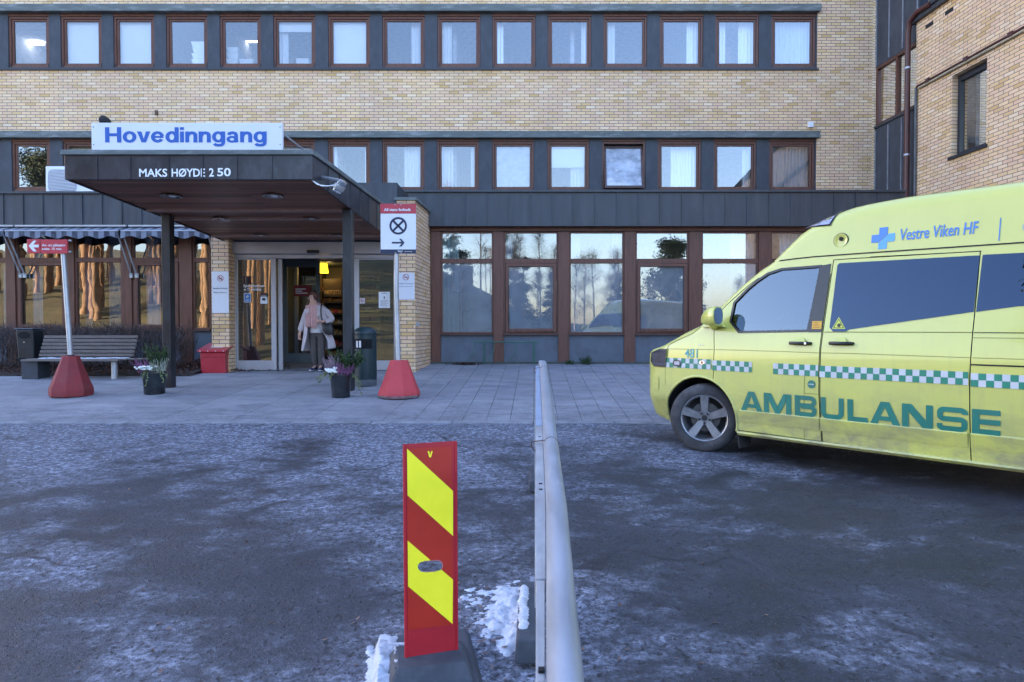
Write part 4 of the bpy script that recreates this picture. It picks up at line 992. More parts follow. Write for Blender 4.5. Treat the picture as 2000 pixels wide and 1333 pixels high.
# roof vent, front roof light, lamps
c = uv(1643, 470); q = MB()
nv = (S(c[0], c[1], 0) - S(c[0], c[1], -.1)).normalized(); T = Matrix.Translation(S(c[0], c[1], 0)) @ nv.to_track_quat('Z', 'Y').to_matrix().to_4x4()
q.T = T; q.lathe((0, 0, -.01), [(.062, .012), (.062, .018), (.056, .020), (.050, .018), (.012, .006), (.0, .006)], 28, 0); q.lathe((0, 0, -.01), [(.064, .008), (.066, .013), (.060, .021)], 28, 1, cap=False)
q.lathe((.004, .012, .0), [(.019, .008), (.019, .016), (.0, .018)], 10, 1); q.build('roof_vent', [YEL, GAPM], BODY, smooth=40)
pod = px((1570, 447.7), (1623, 441), (1650, 407)) + [(1.30, 2.31), (1.18, 2.282), (1.07, 2.235)]
q = MB(); uvpanel(q, pod, .008, 1, .03); uvpanel(q, [(u + (1.17 - u) * .17, v + (2.235 - v) * .22) for u, v in pod], .013, 0, .03)
q.build('roof_light', [mat('clear lamp lens', (.30, .32, .42), .12, 0, .5, 9), TRIM], BODY)
lampP = px((1289, 682.5), (1303.5, 682.5), (1300, 716.5)) + [(-.545, .852), (-.60, .90), (-.60, .99)]
q = MB(); uvpanel(q, lampP, .016, 0, .03); ribbon(q, lampP, .010, F4(.018), 1, True); q.build('headlight', [mat('smoked lamp lens', (.03, .036, .06), .45, 0, .6, 14, spec=.25), TRIM], BODY)
q = MB(); cc = uv(1323.5, 709.5)
ov = [(cc[0] + .041 * math.copysign(abs(math.cos(t)) ** .5, math.cos(t)), cc[1] + .026 * math.copysign(abs(math.sin(t)) ** .5, math.sin(t))) for t in [2 * math.pi * k / 24 for k in range(24)]]
q.face([S(a, b, .016) for a, b in ov], 0); ribbon(q, ov, .014, F4(.0165), 1, True); q.build('side_marker', [mat('pale lens', (.36, .38, .46), .2), COLM], BODY)
q = MB(); c = uv(1372, 708.5); q.face([S(c[0] + .034 * math.cos(t), c[1] + .020 * math.sin(t), .012) for t in [2 * math.pi * k / 20 for k in range(20)]], 0); disc2(q, c, .012, F4(.0135), 1); q.build('side_indicator', [MATS['chrome ring'], mat('red dot', (.35, .03, .03), .4)], BODY)
q = MB(); c = uv(1370, 674.5); q.face([S(c[0] - .04, c[1] - .006, .005), S(c[0] + .03, c[1] - .006, .005), S(c[0] + .03, c[1] + .004, .005), S(c[0] - .04, c[1] + .004, .005)]); q.build('side_badge', mat('pale badge', (.62, .62, .40), .4), BODY)
# door handles, each with a scoop plate above, tilted to catch a different shade
for par, a, b, key in ((DOORF, (1543.5, 670.5), (1584, 671), True), (DOORS, (1621, 671), (1666.5, 671), False)):
    p0, p1 = uv(*a), uv(*b); q = MB(); v = (p0[1] + p1[1]) / 2
    q.tube([S(p0[0], v, -.004), S(p0[0] + .012, v, .030), S((p0[0] + p1[0]) / 2, v, .042), S(p1[0] - .012, v, .034), S(p1[0], v, -.004)], [.012, .0155, .0155, .0155, .012], 10); o = q.build('handle', TRIM, par, smooth=50)
    if key: q = MB(); disc2(q, (p1[0] - .03, v), .009, F4(.052)); q.build('key_barrel', MATS['chrome ring'], o)
    cu = (p0[0] + p1[0]) / 2 + .0
    q = MB(); q.face([S(cu + .052 * math.cos(R(t)), v + .006 + .048 * math.sin(R(t)), .004 + .026 * (1 - math.sin(R(t)))) for t in range(0, 181, 15)], 0); q.build('finger_scoop', YEL, par)
# mirror
q = MB(); mc = L(.235, -.14, 1.368); loops = []
for k, (du, rw, rv, dv) in enumerate(((-.105, .012, .025, -.035), (-.095, .035, .042, -.028), (-.05, .065, .072, -.01), (.0, .082, .090, 0), (.055, .090, .096, .004), (.08, .086, .090, .005))):
    loops.append([mc + UA * du + WA * (rw * math.copysign(abs(math.cos(t)) ** .75, math.cos(t)) + .035 * (-du)) + VA * (rv * math.copysign(abs(math.sin(t)) ** .75, math.sin(t)) + dv) for t in [2 * math.pi * j / 24 for j in range(24)]])
q.loft(loops); MIR = q.build('wing_mirror', YEL, DOORF, smooth=50)
q = MB(); q.face([mc + UA * .0835 + WA * (.075 * math.copysign(abs(math.cos(t)) ** .75, math.cos(t)) - .0035) + VA * (.080 * math.copysign(abs(math.sin(t)) ** .75, math.sin(t)) + .006) for t in [2 * math.pi * j / 24 for j in range(24)]]); q.build('mirror_glass', mat('mirror glass', (.5, .55, .6), .02, 1, 0, 1), MIR)
q = MB(); b0 = [(.03, 1.262), (.30, 1.262), (.27, 1.31), (.06, 1.315)]
q.prism([S(u, v, -.01) for u, v in b0], [S(u, v, .05) for u, v in grow(b0, -.008)]); q.tube([L(.17, .02, 1.285), L(.20, -.07, 1.30), L(.225, -.13, 1.33)], [.05, .042, .05], 10); q.build('mirror_foot', YEL, DOORF, smooth=40)
q = MB(); mcf = L(.24, VW + .15, 1.36)
q.loft([[mcf + UA * du + WA * (rw * math.cos(t)) + VA * (rv * math.sin(t)) for t in [2 * math.pi * j / 16 for j in range(16)]] for du, rw, rv in ((-.1, .03, .04), (-.05, .09, .09), (.05, .11, .11), (.08, .10, .10))]); q.build('wing_mirror', TRIM, BODY, smooth=50)
# cab interior
INT = mat('dark cab trim', (.045, .05, .06), .8, 0, .3, 6)
def seat(w0):
    q = MB(); 
    for u0, u1, v0, v1, ww in ((.75, 1.12, 1.02, 1.12, .44), ):
        pass
    def rb(c0, c1, wid): 
        T = []
        for (u, v) in (c0, c1): T.append([L(u + du, w0 + dw, v) for du, dw in ((-.06, -wid / 2), (.06, -wid / 2), (.06, wid / 2), (-.06, wid / 2))])
        q.prism(T[0], T[1])
    rb((.98, .95), (1.12, 1.44), .46); rb((1.13, 1.47), (1.16, 1.64), .24); q.build('seat', INT, BODY, bevel=.03, seg=3)
seat(.50); seat(1.40)
q = MB(); cs = L(.60, .5, 1.26); ax = (UA * -.75 + VA * .66).normalized(); T = Matrix.Translation(cs) @ ax.to_track_quat('Z', 'Y').to_matrix().to_4x4()
q.tube([T @ Vector((.19 * math.cos(R(a)), .19 * math.sin(R(a)), 0)) for a in range(0, 361, 15)], .014, 8); q.build('steering_wheel', INT, BODY, smooth=50)
# windscreen over the sloping front
q = MB(); n = 7
def topw(u, qq): 
    wt = wside(u, Hs(u) - 1e-4); return L(u - .012, wt + (VW - 2 * wt) * qq, Hs(u) + crown(u) * (1 - (2 * qq - 1) ** 2) + .012)
uu = [.06 + .07 * k for k in range(8)]
for a, b in zip(uu, uu[1:]):
    for k in range(10): q.face([topw(a, .05 + .09 * k), topw(a, .05 + .09 * (k + 1)), topw(b, .05 + .09 * (k + 1)), topw(b, .05 + .09 * k)])
q.build('windscreen', TINT, BODY, smooth=60)
# wheels
WHEEL = {}
def wheel(u0, near, steer=0.0):
    c = L(u0, .125 if near else VW - .125, HUBV)
    ax = (-WA if near else WA); Rz = Matrix.Rotation(R(steer), 4, 'Z')
    T = Matrix.Translation(c) @ Rz @ ax.to_track_quat('Z', 'Y').to_matrix().to_4x4()
    if WHEEL:
        src = WHEEL['o']; o = copy_tree(src, AMB); o.matrix_basis = wmat(AMB).inverted() @ T; return o
    o = bpy.data.objects.new('wheel', None); COL.objects.link(o); o.parent = AMB; o.matrix_basis = wmat(AMB).inverted() @ T; WHEEL['o'] = o
    q = MB(T); q.lathe((0, 0, 0), [(.232, .085), (.245, .112), (.275, .120), (.315, .112), (.336, .095), (.345, .07), (.347, 0), (.345, -.07), (.336, -.095), (.27, -.12), (.23, -.10)], 56, cap=False); q.build('tyre', TYRE, o, smooth=40)
    q = MB(T)
    q.lathe((0, 0, 0), [(.238, .088), (.240, .100), (.232, .106), (.222, .100), (.214, .07), (.205, -.02), (.19, -.09)], 48, 0, cap=False)
    q.lathe((0, 0, 0), [(.205, -.06), (.20, -.055), (.06, -.05), (.0, -.05)], 32, 1, cap=False)   # dark brake side
    q.lathe((0, 0, 0), [(.15, -.03), (.15, -.012), (.05, -.010)], 32, 2, cap=False)
    for k in range(5):
        a = R(90 + 72 * k); d = Vector((math.cos(a), math.sin(a), 0)); e = Vector((-math.sin(a), math.cos(a), 0)); z = Vector((0, 0, 1))
        i0, i1 = .035, .222
        A = [d * i0 - e * .034 + z * .050, d * i0 + e * .034 + z * .050, d * i1 + e * .050 + z * .082, d * i1 - e * .050 + z * .082]
        B = [d * i0 - e * .030 + z * .078, d * i0 + e * .030 + z * .078, d * i1 + e * .040 + z * .103, d * i1 - e * .040 + z * .103]
        q.prism(A, B, 0)
        a2 = a + R(36); c2 = Vector((math.cos(a2), math.sin(a2), 0)) * .052; q.lathe(c2 + z * .076, [(.012, 0), (.012, .014), (.0, .016)], 8, 1)
    q.lathe((0, 0, .05), [(.075, 0), (.072, .022), (.036, .030), (.033, .022), (.0, .022)], 24, 0); q.lathe((0, 0, .05), [(.028, .024), (.0, .028)], 16, 1, cap=False)
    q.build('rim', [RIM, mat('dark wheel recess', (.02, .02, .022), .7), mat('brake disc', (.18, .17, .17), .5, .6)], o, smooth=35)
    return o
wheel(HUBU, True, 27); wheel(HUBU + WB, True); wheel(HUBU, False, 27); wheel(HUBU + WB, False)
q = MB(); q.hexa([L(.44, .03, .09), L(.45, .03, .09), L(.45, .26, .09), L(.44, .26, .09), L(.42, .03, .25), L(.43, .03, .25), L(.43, .26, .25), L(.42, .26, .25)]); q.build('mud_flap', mat('mud flap rubber', (.03, .03, .033), .8), BODY, bevel=.01)
q = MB(); c0 = -.62
for a, b in ((.60, .74), ): q.face([S(-.585, a, .006), S(-.49, a, .006), S(-.49, b, .006), S(-.585, b, .006)])
q.build('tow_cover', YEL, BODY)
# ------------------------------------------------------------------ street furniture
REDC = mat('worn red concrete', (.21, .024, .028), .75, 0, .25, 3, (1, 1, 1), .25, .004, dirt=((.16, .055, .055), 4, .6))
REDW = mat('faded red concrete', (.50, .055, .065), .75, 0, .12, 3, (1, 1, 1), .25, .004)
CHIP = mat('chipped grey edge', (.17, .14, .15), .9, 0, .6, 14, dirt=((.36, .05, .06), 9, .9))
REDS = mat('red sign face', (.46, .035, .055), .45, 0, .12, 3); NAVY = mat('navy print', (.012, .018, .055), .5, 0, .1, 3)
WHITE2 = mat('white sign plate', (.68, .70, .76), .4, 0, .04, 3); RUBB = mat('black rubber', (.022, .023, .027), .85, 0, .4, 6, bs=.2)
def octa(c, r, z, rot=22.5, n=8): return [Vector((c[0] + r * math.cos(R(rot + 360 / n * k)), c[1] + r * math.sin(R(rot + 360 / n * k)), z)) for k in range(n)]
def cone(px, pyb, Y, r0, r1, h, m, lip, name, label, chip=False):
    x = X_(px, Y, pyb); z = gz(x, Y) + .004; t = thing(name, label, 'sign', (x, Y, z), 'signs standing in red concrete cones')
    q = MB(); hz = lip
    loops = [octa((x, Y), r0 * .97, z), octa((x, Y), r0, z + hz * .5), octa((x, Y), r0 * .985, z + hz)]
    for k in range(1, 6): s = k / 5; loops.append(octa((x, Y), r0 * .985 + (r1 - r0 * .985) * (s ** .92), z + hz + (h - hz) * s))
    q.loft(loops); q.m = [0] * len(q.m)
    if chip:
        for k in range(8): q.m[k] = 1; q.m[8 + k] = 0
    o = q.build('base', [m, CHIP], t, smooth=25, bevel=.008); return t, x, z
YP1, YP2 = 10.25, 10.12
t, x, z = cone(139.5, 780, YP1, .300, .116, .62, REDC, .13, 'direction_sign', 'small red arrow sign for loading on a leaning pole in a dark red cone')
top = P(124, 494, YP1); q = MB(); q.tube([(x, YP1, z + .58), top, P(122.5, 470, YP1)], .037, 12); q.build('pole', GALV, t, smooth=50)
q = MB(); q.tube([(x, YP1, z + .61), (x, YP1, z + .635)], .05, 12); q.build('pole_collar', RUBB, t)
ys = YP1 - .05; a, b = P(52.5, 467.5, ys), P(131.5, 495, ys)
q = MB(); q.box(a.x, X_(78, ys, 480), ys, ys + .025, b.z, a.z); q.build('arrow_plate', REDS, t, bevel=.003)
q = MB(); q.box(X_(79.2, ys, 480), b.x, ys, ys + .025, b.z - .005, a.z - .005); q.build('text_plate', REDS, t, bevel=.003)
q = MB(); f = lambda u, v: P(40 + u / 18.18, 455 + v / 18.18, ys - .003)
q.face([f(*p) for p in ((285, 468), (460, 280), (565, 280), (455, 425), (650, 425), (650, 520), (460, 520), (575, 665), (460, 665))]); q.build('arrow', WHITE2, t)
q = MB()
for s, x0, y0, x1, y1 in (('Av- og pålessing', 765, 515, 1600, 395), ('maks. 15 min.', 765, 612, 1475, 530)):
    a0, a1 = f(x0, y0), f(x1, y1); put_text(q, fit(text2d(s, .02), a1.x - a0.x, a1.z - a0.z), lambda u, v: (a0.x + u, ys - .003, a0.z + v))
q.build('lettering', WHITE2, t)
q = MB()
for px, py in ((135, 470), (135, 492)): c = P(px, py, ys); q.tube([c + Vector((-.03, .03, 0)), c + Vector((.015, .03, 0))], .014, 8)
q.build('clamp', GALV, t)
t, x, z = cone(780, 786, YP2, .325, .138, .565, REDW, .08, 'no_stopping_sign', 'tall white no stopping sign with red header on a faded red cone', True)
q = MB(); q.tube([(x - .01, YP2, z + .52), P(774, 560, YP2), P(776, 405, YP2)], .036, 12); q.build('pole', GALV, t, smooth=50)
ys = YP2 - .05
a, b = P(743, 398.5, ys), P(812.5, 496, ys); q = MB(); q.box(a.x, b.x, ys, ys + .02, b.z, a.z); q.build('plate', WHITE2, t, bevel=.003)
f = lambda u, v: P(735 + u / 11.11, 390 + v / 11.11, ys - .003)
q = MB(); q.face([f(*p) for p in ((86, 92), (862, 92), (862, 306), (86, 306))]); q.build('red_header', REDS, t)
q = MB(); q.face([f(*p) for p in ((92, 1085), (862, 1085), (862, 1175), (92, 1175))]); q.build('navy_footer', NAVY, t)
q = MB(); f2 = lambda u, v: f(u, v) + Vector((0, -.002, 0))
disc2(q, (475, 572), 190, f2, 0, 40, 146); 
for s in (1, -1): ribbon(q, [(475 - 108 * s, 572 - 108), (475 + 108 * s, 572 + 108)], 46, f2)
ribbon(q, [(335, 938), (560, 938)], 36, f2); q.face([f2(*p) for p in ((495, 855), (540, 855), (612, 938), (540, 1022), (495, 1022), (566, 938))]); q.build('symbol', NAVY, t)
q = MB(); a0, a1 = f(165, 252), f(745, 190); put_text(q, fit(text2d('All stans forbudt', .03), a1.x - a0.x, a1.z - a0.z), lambda u, v: (a0.x + u, ys - .005, a0.z + v))
a0, a1 = f(465, 1145), f(575, 1105); put_text(q, fit(text2d('Qpark', .03), a1.x - a0.x, a1.z - a0.z), lambda u, v: (a0.x + u, ys - .005, a0.z + v))
a0, a1 = f(615, 1145), f(775, 1120); put_text(q, fit(text2d('Parkering', .01), a1.x - a0.x, a1.z - a0.z), lambda u, v: (a0.x + u, ys - .005, a0.z + v))
q.build('lettering', WHITE2, t)
q = MB()
for u, v in ((412, 115), (535, 115), (412, 1160), (538, 1160)): disc2(q, (u, v), 12, lambda a, b: f(a, b) + Vector((0, -.003, 0)))
q.build('bolt', GALV, t)

# bench, waste bins, grit box
SLAT = mat('weathered grey slat', (.15, .125, .115), .8, 0, .35, 4, (.8, 8, 8), .4, .003)
YBn = 12.30
bl, brt = P(45, 706, YBn - .28), P(231, 711, YBn - .28)
bx0, bx1 = X_(43, 12.05, 705), X_(233, 12.05, 705); zg = gz(0, YBn)
BN = thing('bench', 'weathered slatted bench with a dusting of snow in front of the hedge', 'bench', ((bx0 + bx1) / 2, YBn, zg))
zs = Z_(704, 12.05)
def bslat(x0, x1, y, z, dy, dz, nm='seat'):
    q = MB(); q.box(x0, x1, y - dy / 2, y + dy / 2, z - dz / 2, z + dz / 2); return q.build(nm, SLAT, BN, bevel=.008)
q = MB()
for k, y in enumerate((12.05, 12.14, 12.23, 12.32, 12.41)): q.box(bx0 + .03 * k, bx1 + .10 * k * .95, y - .04, y + .04, zs - .02 + (.016 if k else 0), zs + .015 + (.01 if k else 0))
q.build('seat', SLAT, BN, bevel=.008)
q = MB(); yb0 = 12.46
for k in range(6):
    py = 694 - k * 7.1; y = yb0 + .028 * k; z = Z_(py, y); xa, xb = X_(77 + k * 2, y, py), X_(262 + k * 1.6, y, py)
    q.box(xa, xb, y - .016, y + .016, z - .027, z + .027)
q.build('backrest', SLAT, BN, bevel=.008)
FR = mat('dark bench foot', (.035, .042, .055), .6, 0, .3, 4)
q = MB(); q.box(X_(44, 12.15, 720), X_(76, 12.15, 720), 12.12, 12.44, gz(0, 12.1), zs - .022); q.build('leg', FR, BN, bevel=.012)
q = MB(); xx = X_(224, 12.2, 730); q.lathe((xx, 12.2, gz(0, 12.2)), [(.055, 0), (.055, zs - gz(0, 12.2) - .02)], 16); q.build('leg', GALV, BN, smooth=50)
q = MB()
for xx in (X_(90, 12.5, 690), X_(255, 12.5, 690)): q.tube([(xx, 12.35, zs - .03), (xx, 12.47, zs + .02), (xx, 12.62, Z_(658, 12.6))], .02, 8)
q.build('back_frame', FR, BN, smooth=50)
SNOW = mat('crusted snow', (.50, .53, .60), .75, 0, .18, 22, bs=.8, bd=.006, dirt=((.27, .28, .33), 14, .55)); SNOW.node_tree.nodes['Principled BSDF'].inputs['Subsurface Weight'].default_value = 0
def snow_strip(mb, x0, x1, y0, y1, z, n=40, hh=.02):
    for k in range(n):
        if random.random() < .22: continue
        x = random.uniform(x0, x1); y = random.uniform(y0, y1); r = random.uniform(.02, .075)
        mb.lathe((x, y, z), [(r, 0), (r * .8, hh * .6), (r * .4, hh), (0, hh * 1.05)], 9, rx=1.9, ry=.5)
q = MB(); snow_strip(q, X_(90, 12.3, 700), X_(240, 12.3, 700), 12.12, 12.42, zs + .024, 60, .016)
tag(q.build('snow_on_bench', SNOW, smooth=60), 'thin patchy snow lying on the bench seat', 'snow', kind='stuff')
BKP = mat('black green bin plastic', (.010, .013, .017), .38, 0, .3, 5)
yb = 12.75; xa, xb = X_(29.5, yb, 670), X_(64, yb, 670); z0, z1 = Z_(703, yb), Z_(643.5, yb); dpt = .30
WB_ = thing('waste_bin', 'black wall style litter bin with an oval mouth beside the bench', 'bin', ((xa + xb) / 2, yb, gz(0, yb)))
q = MB(); xi = .02; q.hexa([(xa + .03, yb + .02, z0), (xb - .0, yb + .02, z0), (xb, yb + dpt, z0), (xa + .03, yb + dpt, z0), (xa, yb, z1), (xb, yb, z1), (xb, yb + dpt, z1), (xa, yb + dpt, z1)]); q.build('body', BKP, WB_, bevel=.03, seg=3)
q = MB(); q.box(xa - .01, xb + .01, yb - .015, yb + dpt + .01, z1, z1 + .02); q.build('lid', mat('bin lid edge', (.10, .11, .13), .5), WB_, bevel=.008)
q = MB(); cxx = (xa + xb) / 2 - .0; disc2(q, (cxx, z1 - .115), .115, lambda a, b: (a, yb - .002, b), 0, 28, None, .58); q.build('mouth', mat('bin mouth', (.002, .002, .003), .9), WB_)
q = MB(); disc2(q, (cxx, z1 - .25), .012, lambda a, b: (a, yb + .002, b)); q.build('lock', CHR, WB_)
q = MB(); q.box(cxx - .04, cxx + .04, yb + dpt, yb + dpt + .06, gz(0, yb), z1 - .1); q.build('post', FR, WB_)
yb = 11.35; cx_ = X_(713.5, yb, 750); r = (X_(735.5, yb, 700) - X_(691, yb, 700)) / 2; zb = gz(cx_, yb) + .004; zt = Z_(655, yb)
GB = thing('green_litter_bin', 'tall round dark green litter bin behind the right canopy post', 'bin', (cx_, yb, zb))
GRB = mat('dark green moulded plastic', (.009, .029, .037), .5, 0, .2, 4, bs=.1)
q = MB(); q.lathe((cx_, yb, zb), [(r, .115), (r, .12), (r * .985, zt - zb)], 32); q.build('body', GRB, GB, smooth=40)
q = MB(); q.lathe((cx_, yb, zb), [(r * .96, 0), (r * .98, .01), (r * .98, .03), (r * .95, .034), (r * .98, .04), (r * .98, .062), (r * .95, .066), (r * .98, .072), (r * .98, .094), (r * .95, .098), (r * .98, .104), (r * .98, .114)], 32); q.build('base_band', mat('grey bin base', (.11, .125, .14), .6), GB, smooth=30)
q = MB(); q.lathe((cx_, yb, zt), [(r * 1.0, .0), (r * 1.02, .015), (r * 1.02, .04), (r * .95, .075), (r * .72, .115), (r * .4, .14), (0, .148)], 32); q.build('hood', GRB, GB, smooth=45)
q = MB(); za, zb2 = Z_(681, yb), Z_(662.5, yb)
pts = [R(a) for a in range(215, 321, 7)]
for a, b in zip(pts, pts[1:]): q.face([(cx_ + (r + .004) * math.cos(a), yb + (r + .004) * math.sin(a), za), (cx_ + (r + .004) * math.cos(b), yb + (r + .004) * math.sin(b), za), (cx_ + (r + .004) * math.cos(b), yb + (r + .004) * math.sin(b), zb2), (cx_ + (r + .004) * math.cos(a), yb + (r + .004) * math.sin(a), zb2)])
q.build('mouth', MATS['bin mouth'], GB, smooth=60)
q = MB(); a, b = R(238), R(265); f = lambda t, z: (cx_ + (r + .009) * math.cos(t), yb + (r + .009) * math.sin(t), z)
q.face([f(a, za + .02), f(b, za + .02), f(b, zb2 - .03), f(a, zb2 - .03)]); q.build('notice', WHITE2, GB)
yg = 13.02; RB = mat('glossy red box', (.42, .022, .040), .33, 0, .18, 3, dirt=((.22, .03, .04), 3, .4))
xa, xb = X_(391, yg, 700), X_(440, yg, 700); dpt = .55; zb = gz(0, yg) + .004; z1 = Z_(689, yg); xe = -.06
GRT = thing('grit_box', 'red grit box with a sloping lid by the entrance doors', 'box', ((xa + xb) / 2, yg + .2, zb))
q = MB(); q.hexa([(xa + .01, yg, zb), (xb, yg, zb), (xb + xe, yg + dpt, zb), (xa + xe, yg + dpt, zb), (xa, yg, z1), (xb, yg, z1), (xb + xe, yg + dpt, z1 + .12), (xa + xe, yg + dpt, z1 + .12)]); q.build('body', RB, GRT, bevel=.012)
q = MB(); o = .04; L0 = [(xa - o, yg - o, z1 + .004), (xb + o, yg - o, z1 + .004), (xb + xe + o, yg + dpt, z1 + .13), (xa + xe - o, yg + dpt, z1 + .13)]
q.hexa(L0 + [(a, b, c + .05) for a, b, c in L0]); q.build('lid', RB, GRT, bevel=.012)
q = MB()
for k in range(4): disc2(q, (xa + .02 + (xb - xa - .04) * k / 3, z1 + .03), .010, lambda a, b: (a, yg - o - .003, b))
q.build('rivet', WHITE2, GRT)
def lidp(s, t, d=.056): return (xa + xe * t + (xb - xa) * s, yg + dpt * t, z1 + .01 + .126 * t + d)
q = MB(); q.face([lidp(.3, .25), lidp(.8, .25), lidp(.8, .75), lidp(.3, .75)]); q.build('label_plate', WHITE2, GRT)
q = MB(); tx = fit(text2d('STRØSAND', .02), .36, .36); put_text(q, fit(text2d('STRØSAND', .02), .40, .40), lambda u, v: lidp(.34 + u, .32 + v * .9, .058)); q.build('lettering', NAVY, GRT)
q = MB(); q.box(xa + .015, xb - .01, yg - .004, yg - .001, z1 - .095, z1 - .088); q.build('front_seam', mat('deep red seam', (.10, .01, .015), .6), GRT)

# planters and their plants
GLZ = mat('dark glazed pot', (.018, .022, .026), .16, 0, .6, 3, (1, 1, 1.5), dirt=((.07, .06, .05), 4, .5))
SOILP = mat('potting soil', (.02, .016, .013), .95)
def planter(px, pyb, pyt, Y, wpx, label):
    x = X_(px, Y, pyb); z = gz(x, Y) + .006; h = Z_(pyt, Y) - z; r = wpx / 2 / F * Y / math.sqrt(1 + (x / Y) ** 2)
    t = thing('planter', label, 'planter', (x, Y, z), 'dark glazed pots by the canopy posts')
    q = MB(); q.lathe((x, Y, z), [(r * .76, 0), (r * .78, .02), (r * .80, h * .3), (r * .86, h * .62), (r * .97, h * .86), (r * 1.0, h * .9), (r * .99, h * .93), (r * 1.0, h), (r * .93, h), (r * .9, h * .9)], 36, cap=False); q.build('pot', GLZ, t, smooth=35)
    q = MB(); q.lathe((x, Y, z + h * .9), [(r * .93, 0), (.0, .012)], 20, cap=False); q.build('soil', SOILP, t); return x, z + h * .92, r
FIR = mat('evergreen sprig', (.030, .065, .018), .7, 0, .5, 14); HEA = mat('pink heather', (.26, .10, .22), .8, 0, .45, 16); HEW = mat('pale heather', (.40, .42, .34), .8, 0, .4, 16); CYC = mat('white blossom', (.72, .74, .70), .7, 0, .1, 9); IVY = mat('variegated ivy', (.16, .20, .08), .6, 0, .5, 12)
def sprigs(mb, c, n, h, spread, w, lean=(0, 0), leaf=10, m=0, droop=0.0, stem=.003, fat=.012):
    c = Vector(c)
    for k in range(n):
        a = random.uniform(0, 2 * math.pi); rr_ = random.random() ** .6 * w; b = c + Vector((math.cos(a) * rr_, math.sin(a) * rr_, 0))
        hh = h * random.uniform(.55, 1.0); d = Vector((math.cos(a) * spread * random.random() + lean[0], math.sin(a) * spread * random.random() + lean[1], 1)).normalized()
        pts = [b + d * hh * s + Vector((0, 0, -droop * s * s * hh)) + Vector((random.uniform(-.01, .01), random.uniform(-.01, .01), 0)) for s in (0, .35, .7, 1)]
        mb.tube(pts, [stem, stem, stem * .8, stem * .4], 4, m)
        for j in range(leaf):
            s = .15 + .85 * j / leaf; i = min(2, int(s * 3)); p = pts[i].lerp(pts[i + 1], s * 3 - i)
            e = Vector((random.gauss(0, 1), random.gauss(0, 1), random.gauss(.6, .6))).normalized() * fat * random.uniform(.7, 1.5) * (1.25 - s * .8)
            s2 = e.cross(Vector((random.random(), random.random(), random.random()))).normalized() * fat * .35
            mb.face([p - s2, p + s2, p + e + s2 * .3, p + e - s2 * .3], m)
def plant(name, label, cat, m, group=None, **kw):
    q = MB(); sprigs(q, **kw); tag(q.build(name, m), label, cat, group)
x, z, r = planter(302, 768, 724, 10.45, 55, 'dark glazed pot with white flowers by the left canopy post')
y = 10.45
plant('conifer', 'small feathery conifer standing in the left dark pot', 'plant', FIR, c=(x + .03, y + .04, z), n=34, h=.56, spread=.5, w=.07, leaf=26, fat=.04, droop=.12)
plant('heather', 'pink heather tuft on the left side of the left pot', 'plant', HEA, c=(x - .12, y - .06, z), n=46, h=.24, spread=.55, w=.08, leaf=16, fat=.013, lean=(-.25, 0))
plant('pale_heather', 'pale cream heather spikes on the right of the left pot', 'plant', HEW, c=(x + .10, y - .08, z), n=40, h=.25, spread=.3, w=.10, leaf=20, fat=.013)
q = MB()
for k in range(46):
    c = Vector((x - .06 + random.gauss(0, .065), y - .16 + random.gauss(0, .03), z + .05 + random.uniform(0, .05))); q.lathe(c, [(.008, -.012), (.02, 0), (.014, .012), (0, .016)], 7)
tag(q.build('white_flowers', CYC, smooth=60), 'cluster of small white flowers at the front of the left pot', 'flowers')
def ivy(x, y, z, dirs, label):
    q = MB()
    for dx, dy, ln, dr in dirs:
        p = Vector((x, y, z)); pts = []
        for s in range(7): t_ = s / 6; pts.append(Vector((x + dx * (t_ ** .6), y + dy * (t_ ** .6), z + .03 * math.sin(t_ * 3) - ln * t_ ** 1.8)))
        q.tube(pts, .003, 4)
        for a, b in zip(pts, pts[1:]):
            for k in range(5):
                c = a.lerp(b, random.random()); e = Vector((random.gauss(0, 1), random.gauss(-.5, .7), random.gauss(0, .6))).normalized() * .028; s_ = e.cross(Vector((0, 1, .3))).normalized() * .013
                q.face([c, c + e * .5 + s_, c + e, c + e * .5 - s_])
    tag(q.build('trailing_ivy', IVY), label, 'plant')
ivy(x, y - .05, z + .02, [(.26, -.05, .10, 0), (.24, -.12, .16, 0), (.02, -.22, .22, 0), (-.05, -.2, .1, 0)], 'short ivy strands trailing over the left pot rim')
x, z, r = planter(666, 775, 728, 10.12, 46.5, 'dark glazed pot with pink heather by the right canopy post'); y = 10.12
plant('conifer', 'drooping green conifer branches fanning out of the right dark pot', 'plant', FIR, c=(x + .06, y + .06, z), n=40, h=.56, spread=.75, w=.08, leaf=26, fat=.045, droop=.22, lean=(.12, 0))
plant('heather', 'bright pink heather across the front of the right pot', 'plant', HEA, c=(x + .05, y - .08, z), n=70, h=.20, spread=.8, w=.12, leaf=16, fat=.013, lean=(.2, 0))
plant('pale_heather', 'tall lilac heather spikes on the left of the right pot', 'plant', mat('lilac heather', (.30, .22, .28), .8, 0, .4, 16), c=(x - .11, y - .03, z + .02), n=46, h=.30, spread=.4, w=.08, leaf=20, fat=.014, lean=(-.15, 0))
q = MB()
for dx in (-.13, -.06, -.05, -.14):
    for k in range(9): q.lathe(Vector((x + dx + random.gauss(0, .02), y - .15, z + .07 + random.gauss(0, .018))), [(.01, -.012), (.024, 0), (.014, .014), (0, .018)], 7)
tag(q.build('white_flowers', CYC, smooth=60), 'two white blooms at the front of the right pot', 'flowers')
ivy(x, y - .05, z + .02, [(-.33, -.05, .10, 0), (-.30, -.1, .16, 0), (.30, .1, .34, 0), (.34, .05, .26, 0), (-.1, -.2, .08, 0)], 'variegated ivy hanging over both sides of the right pot')

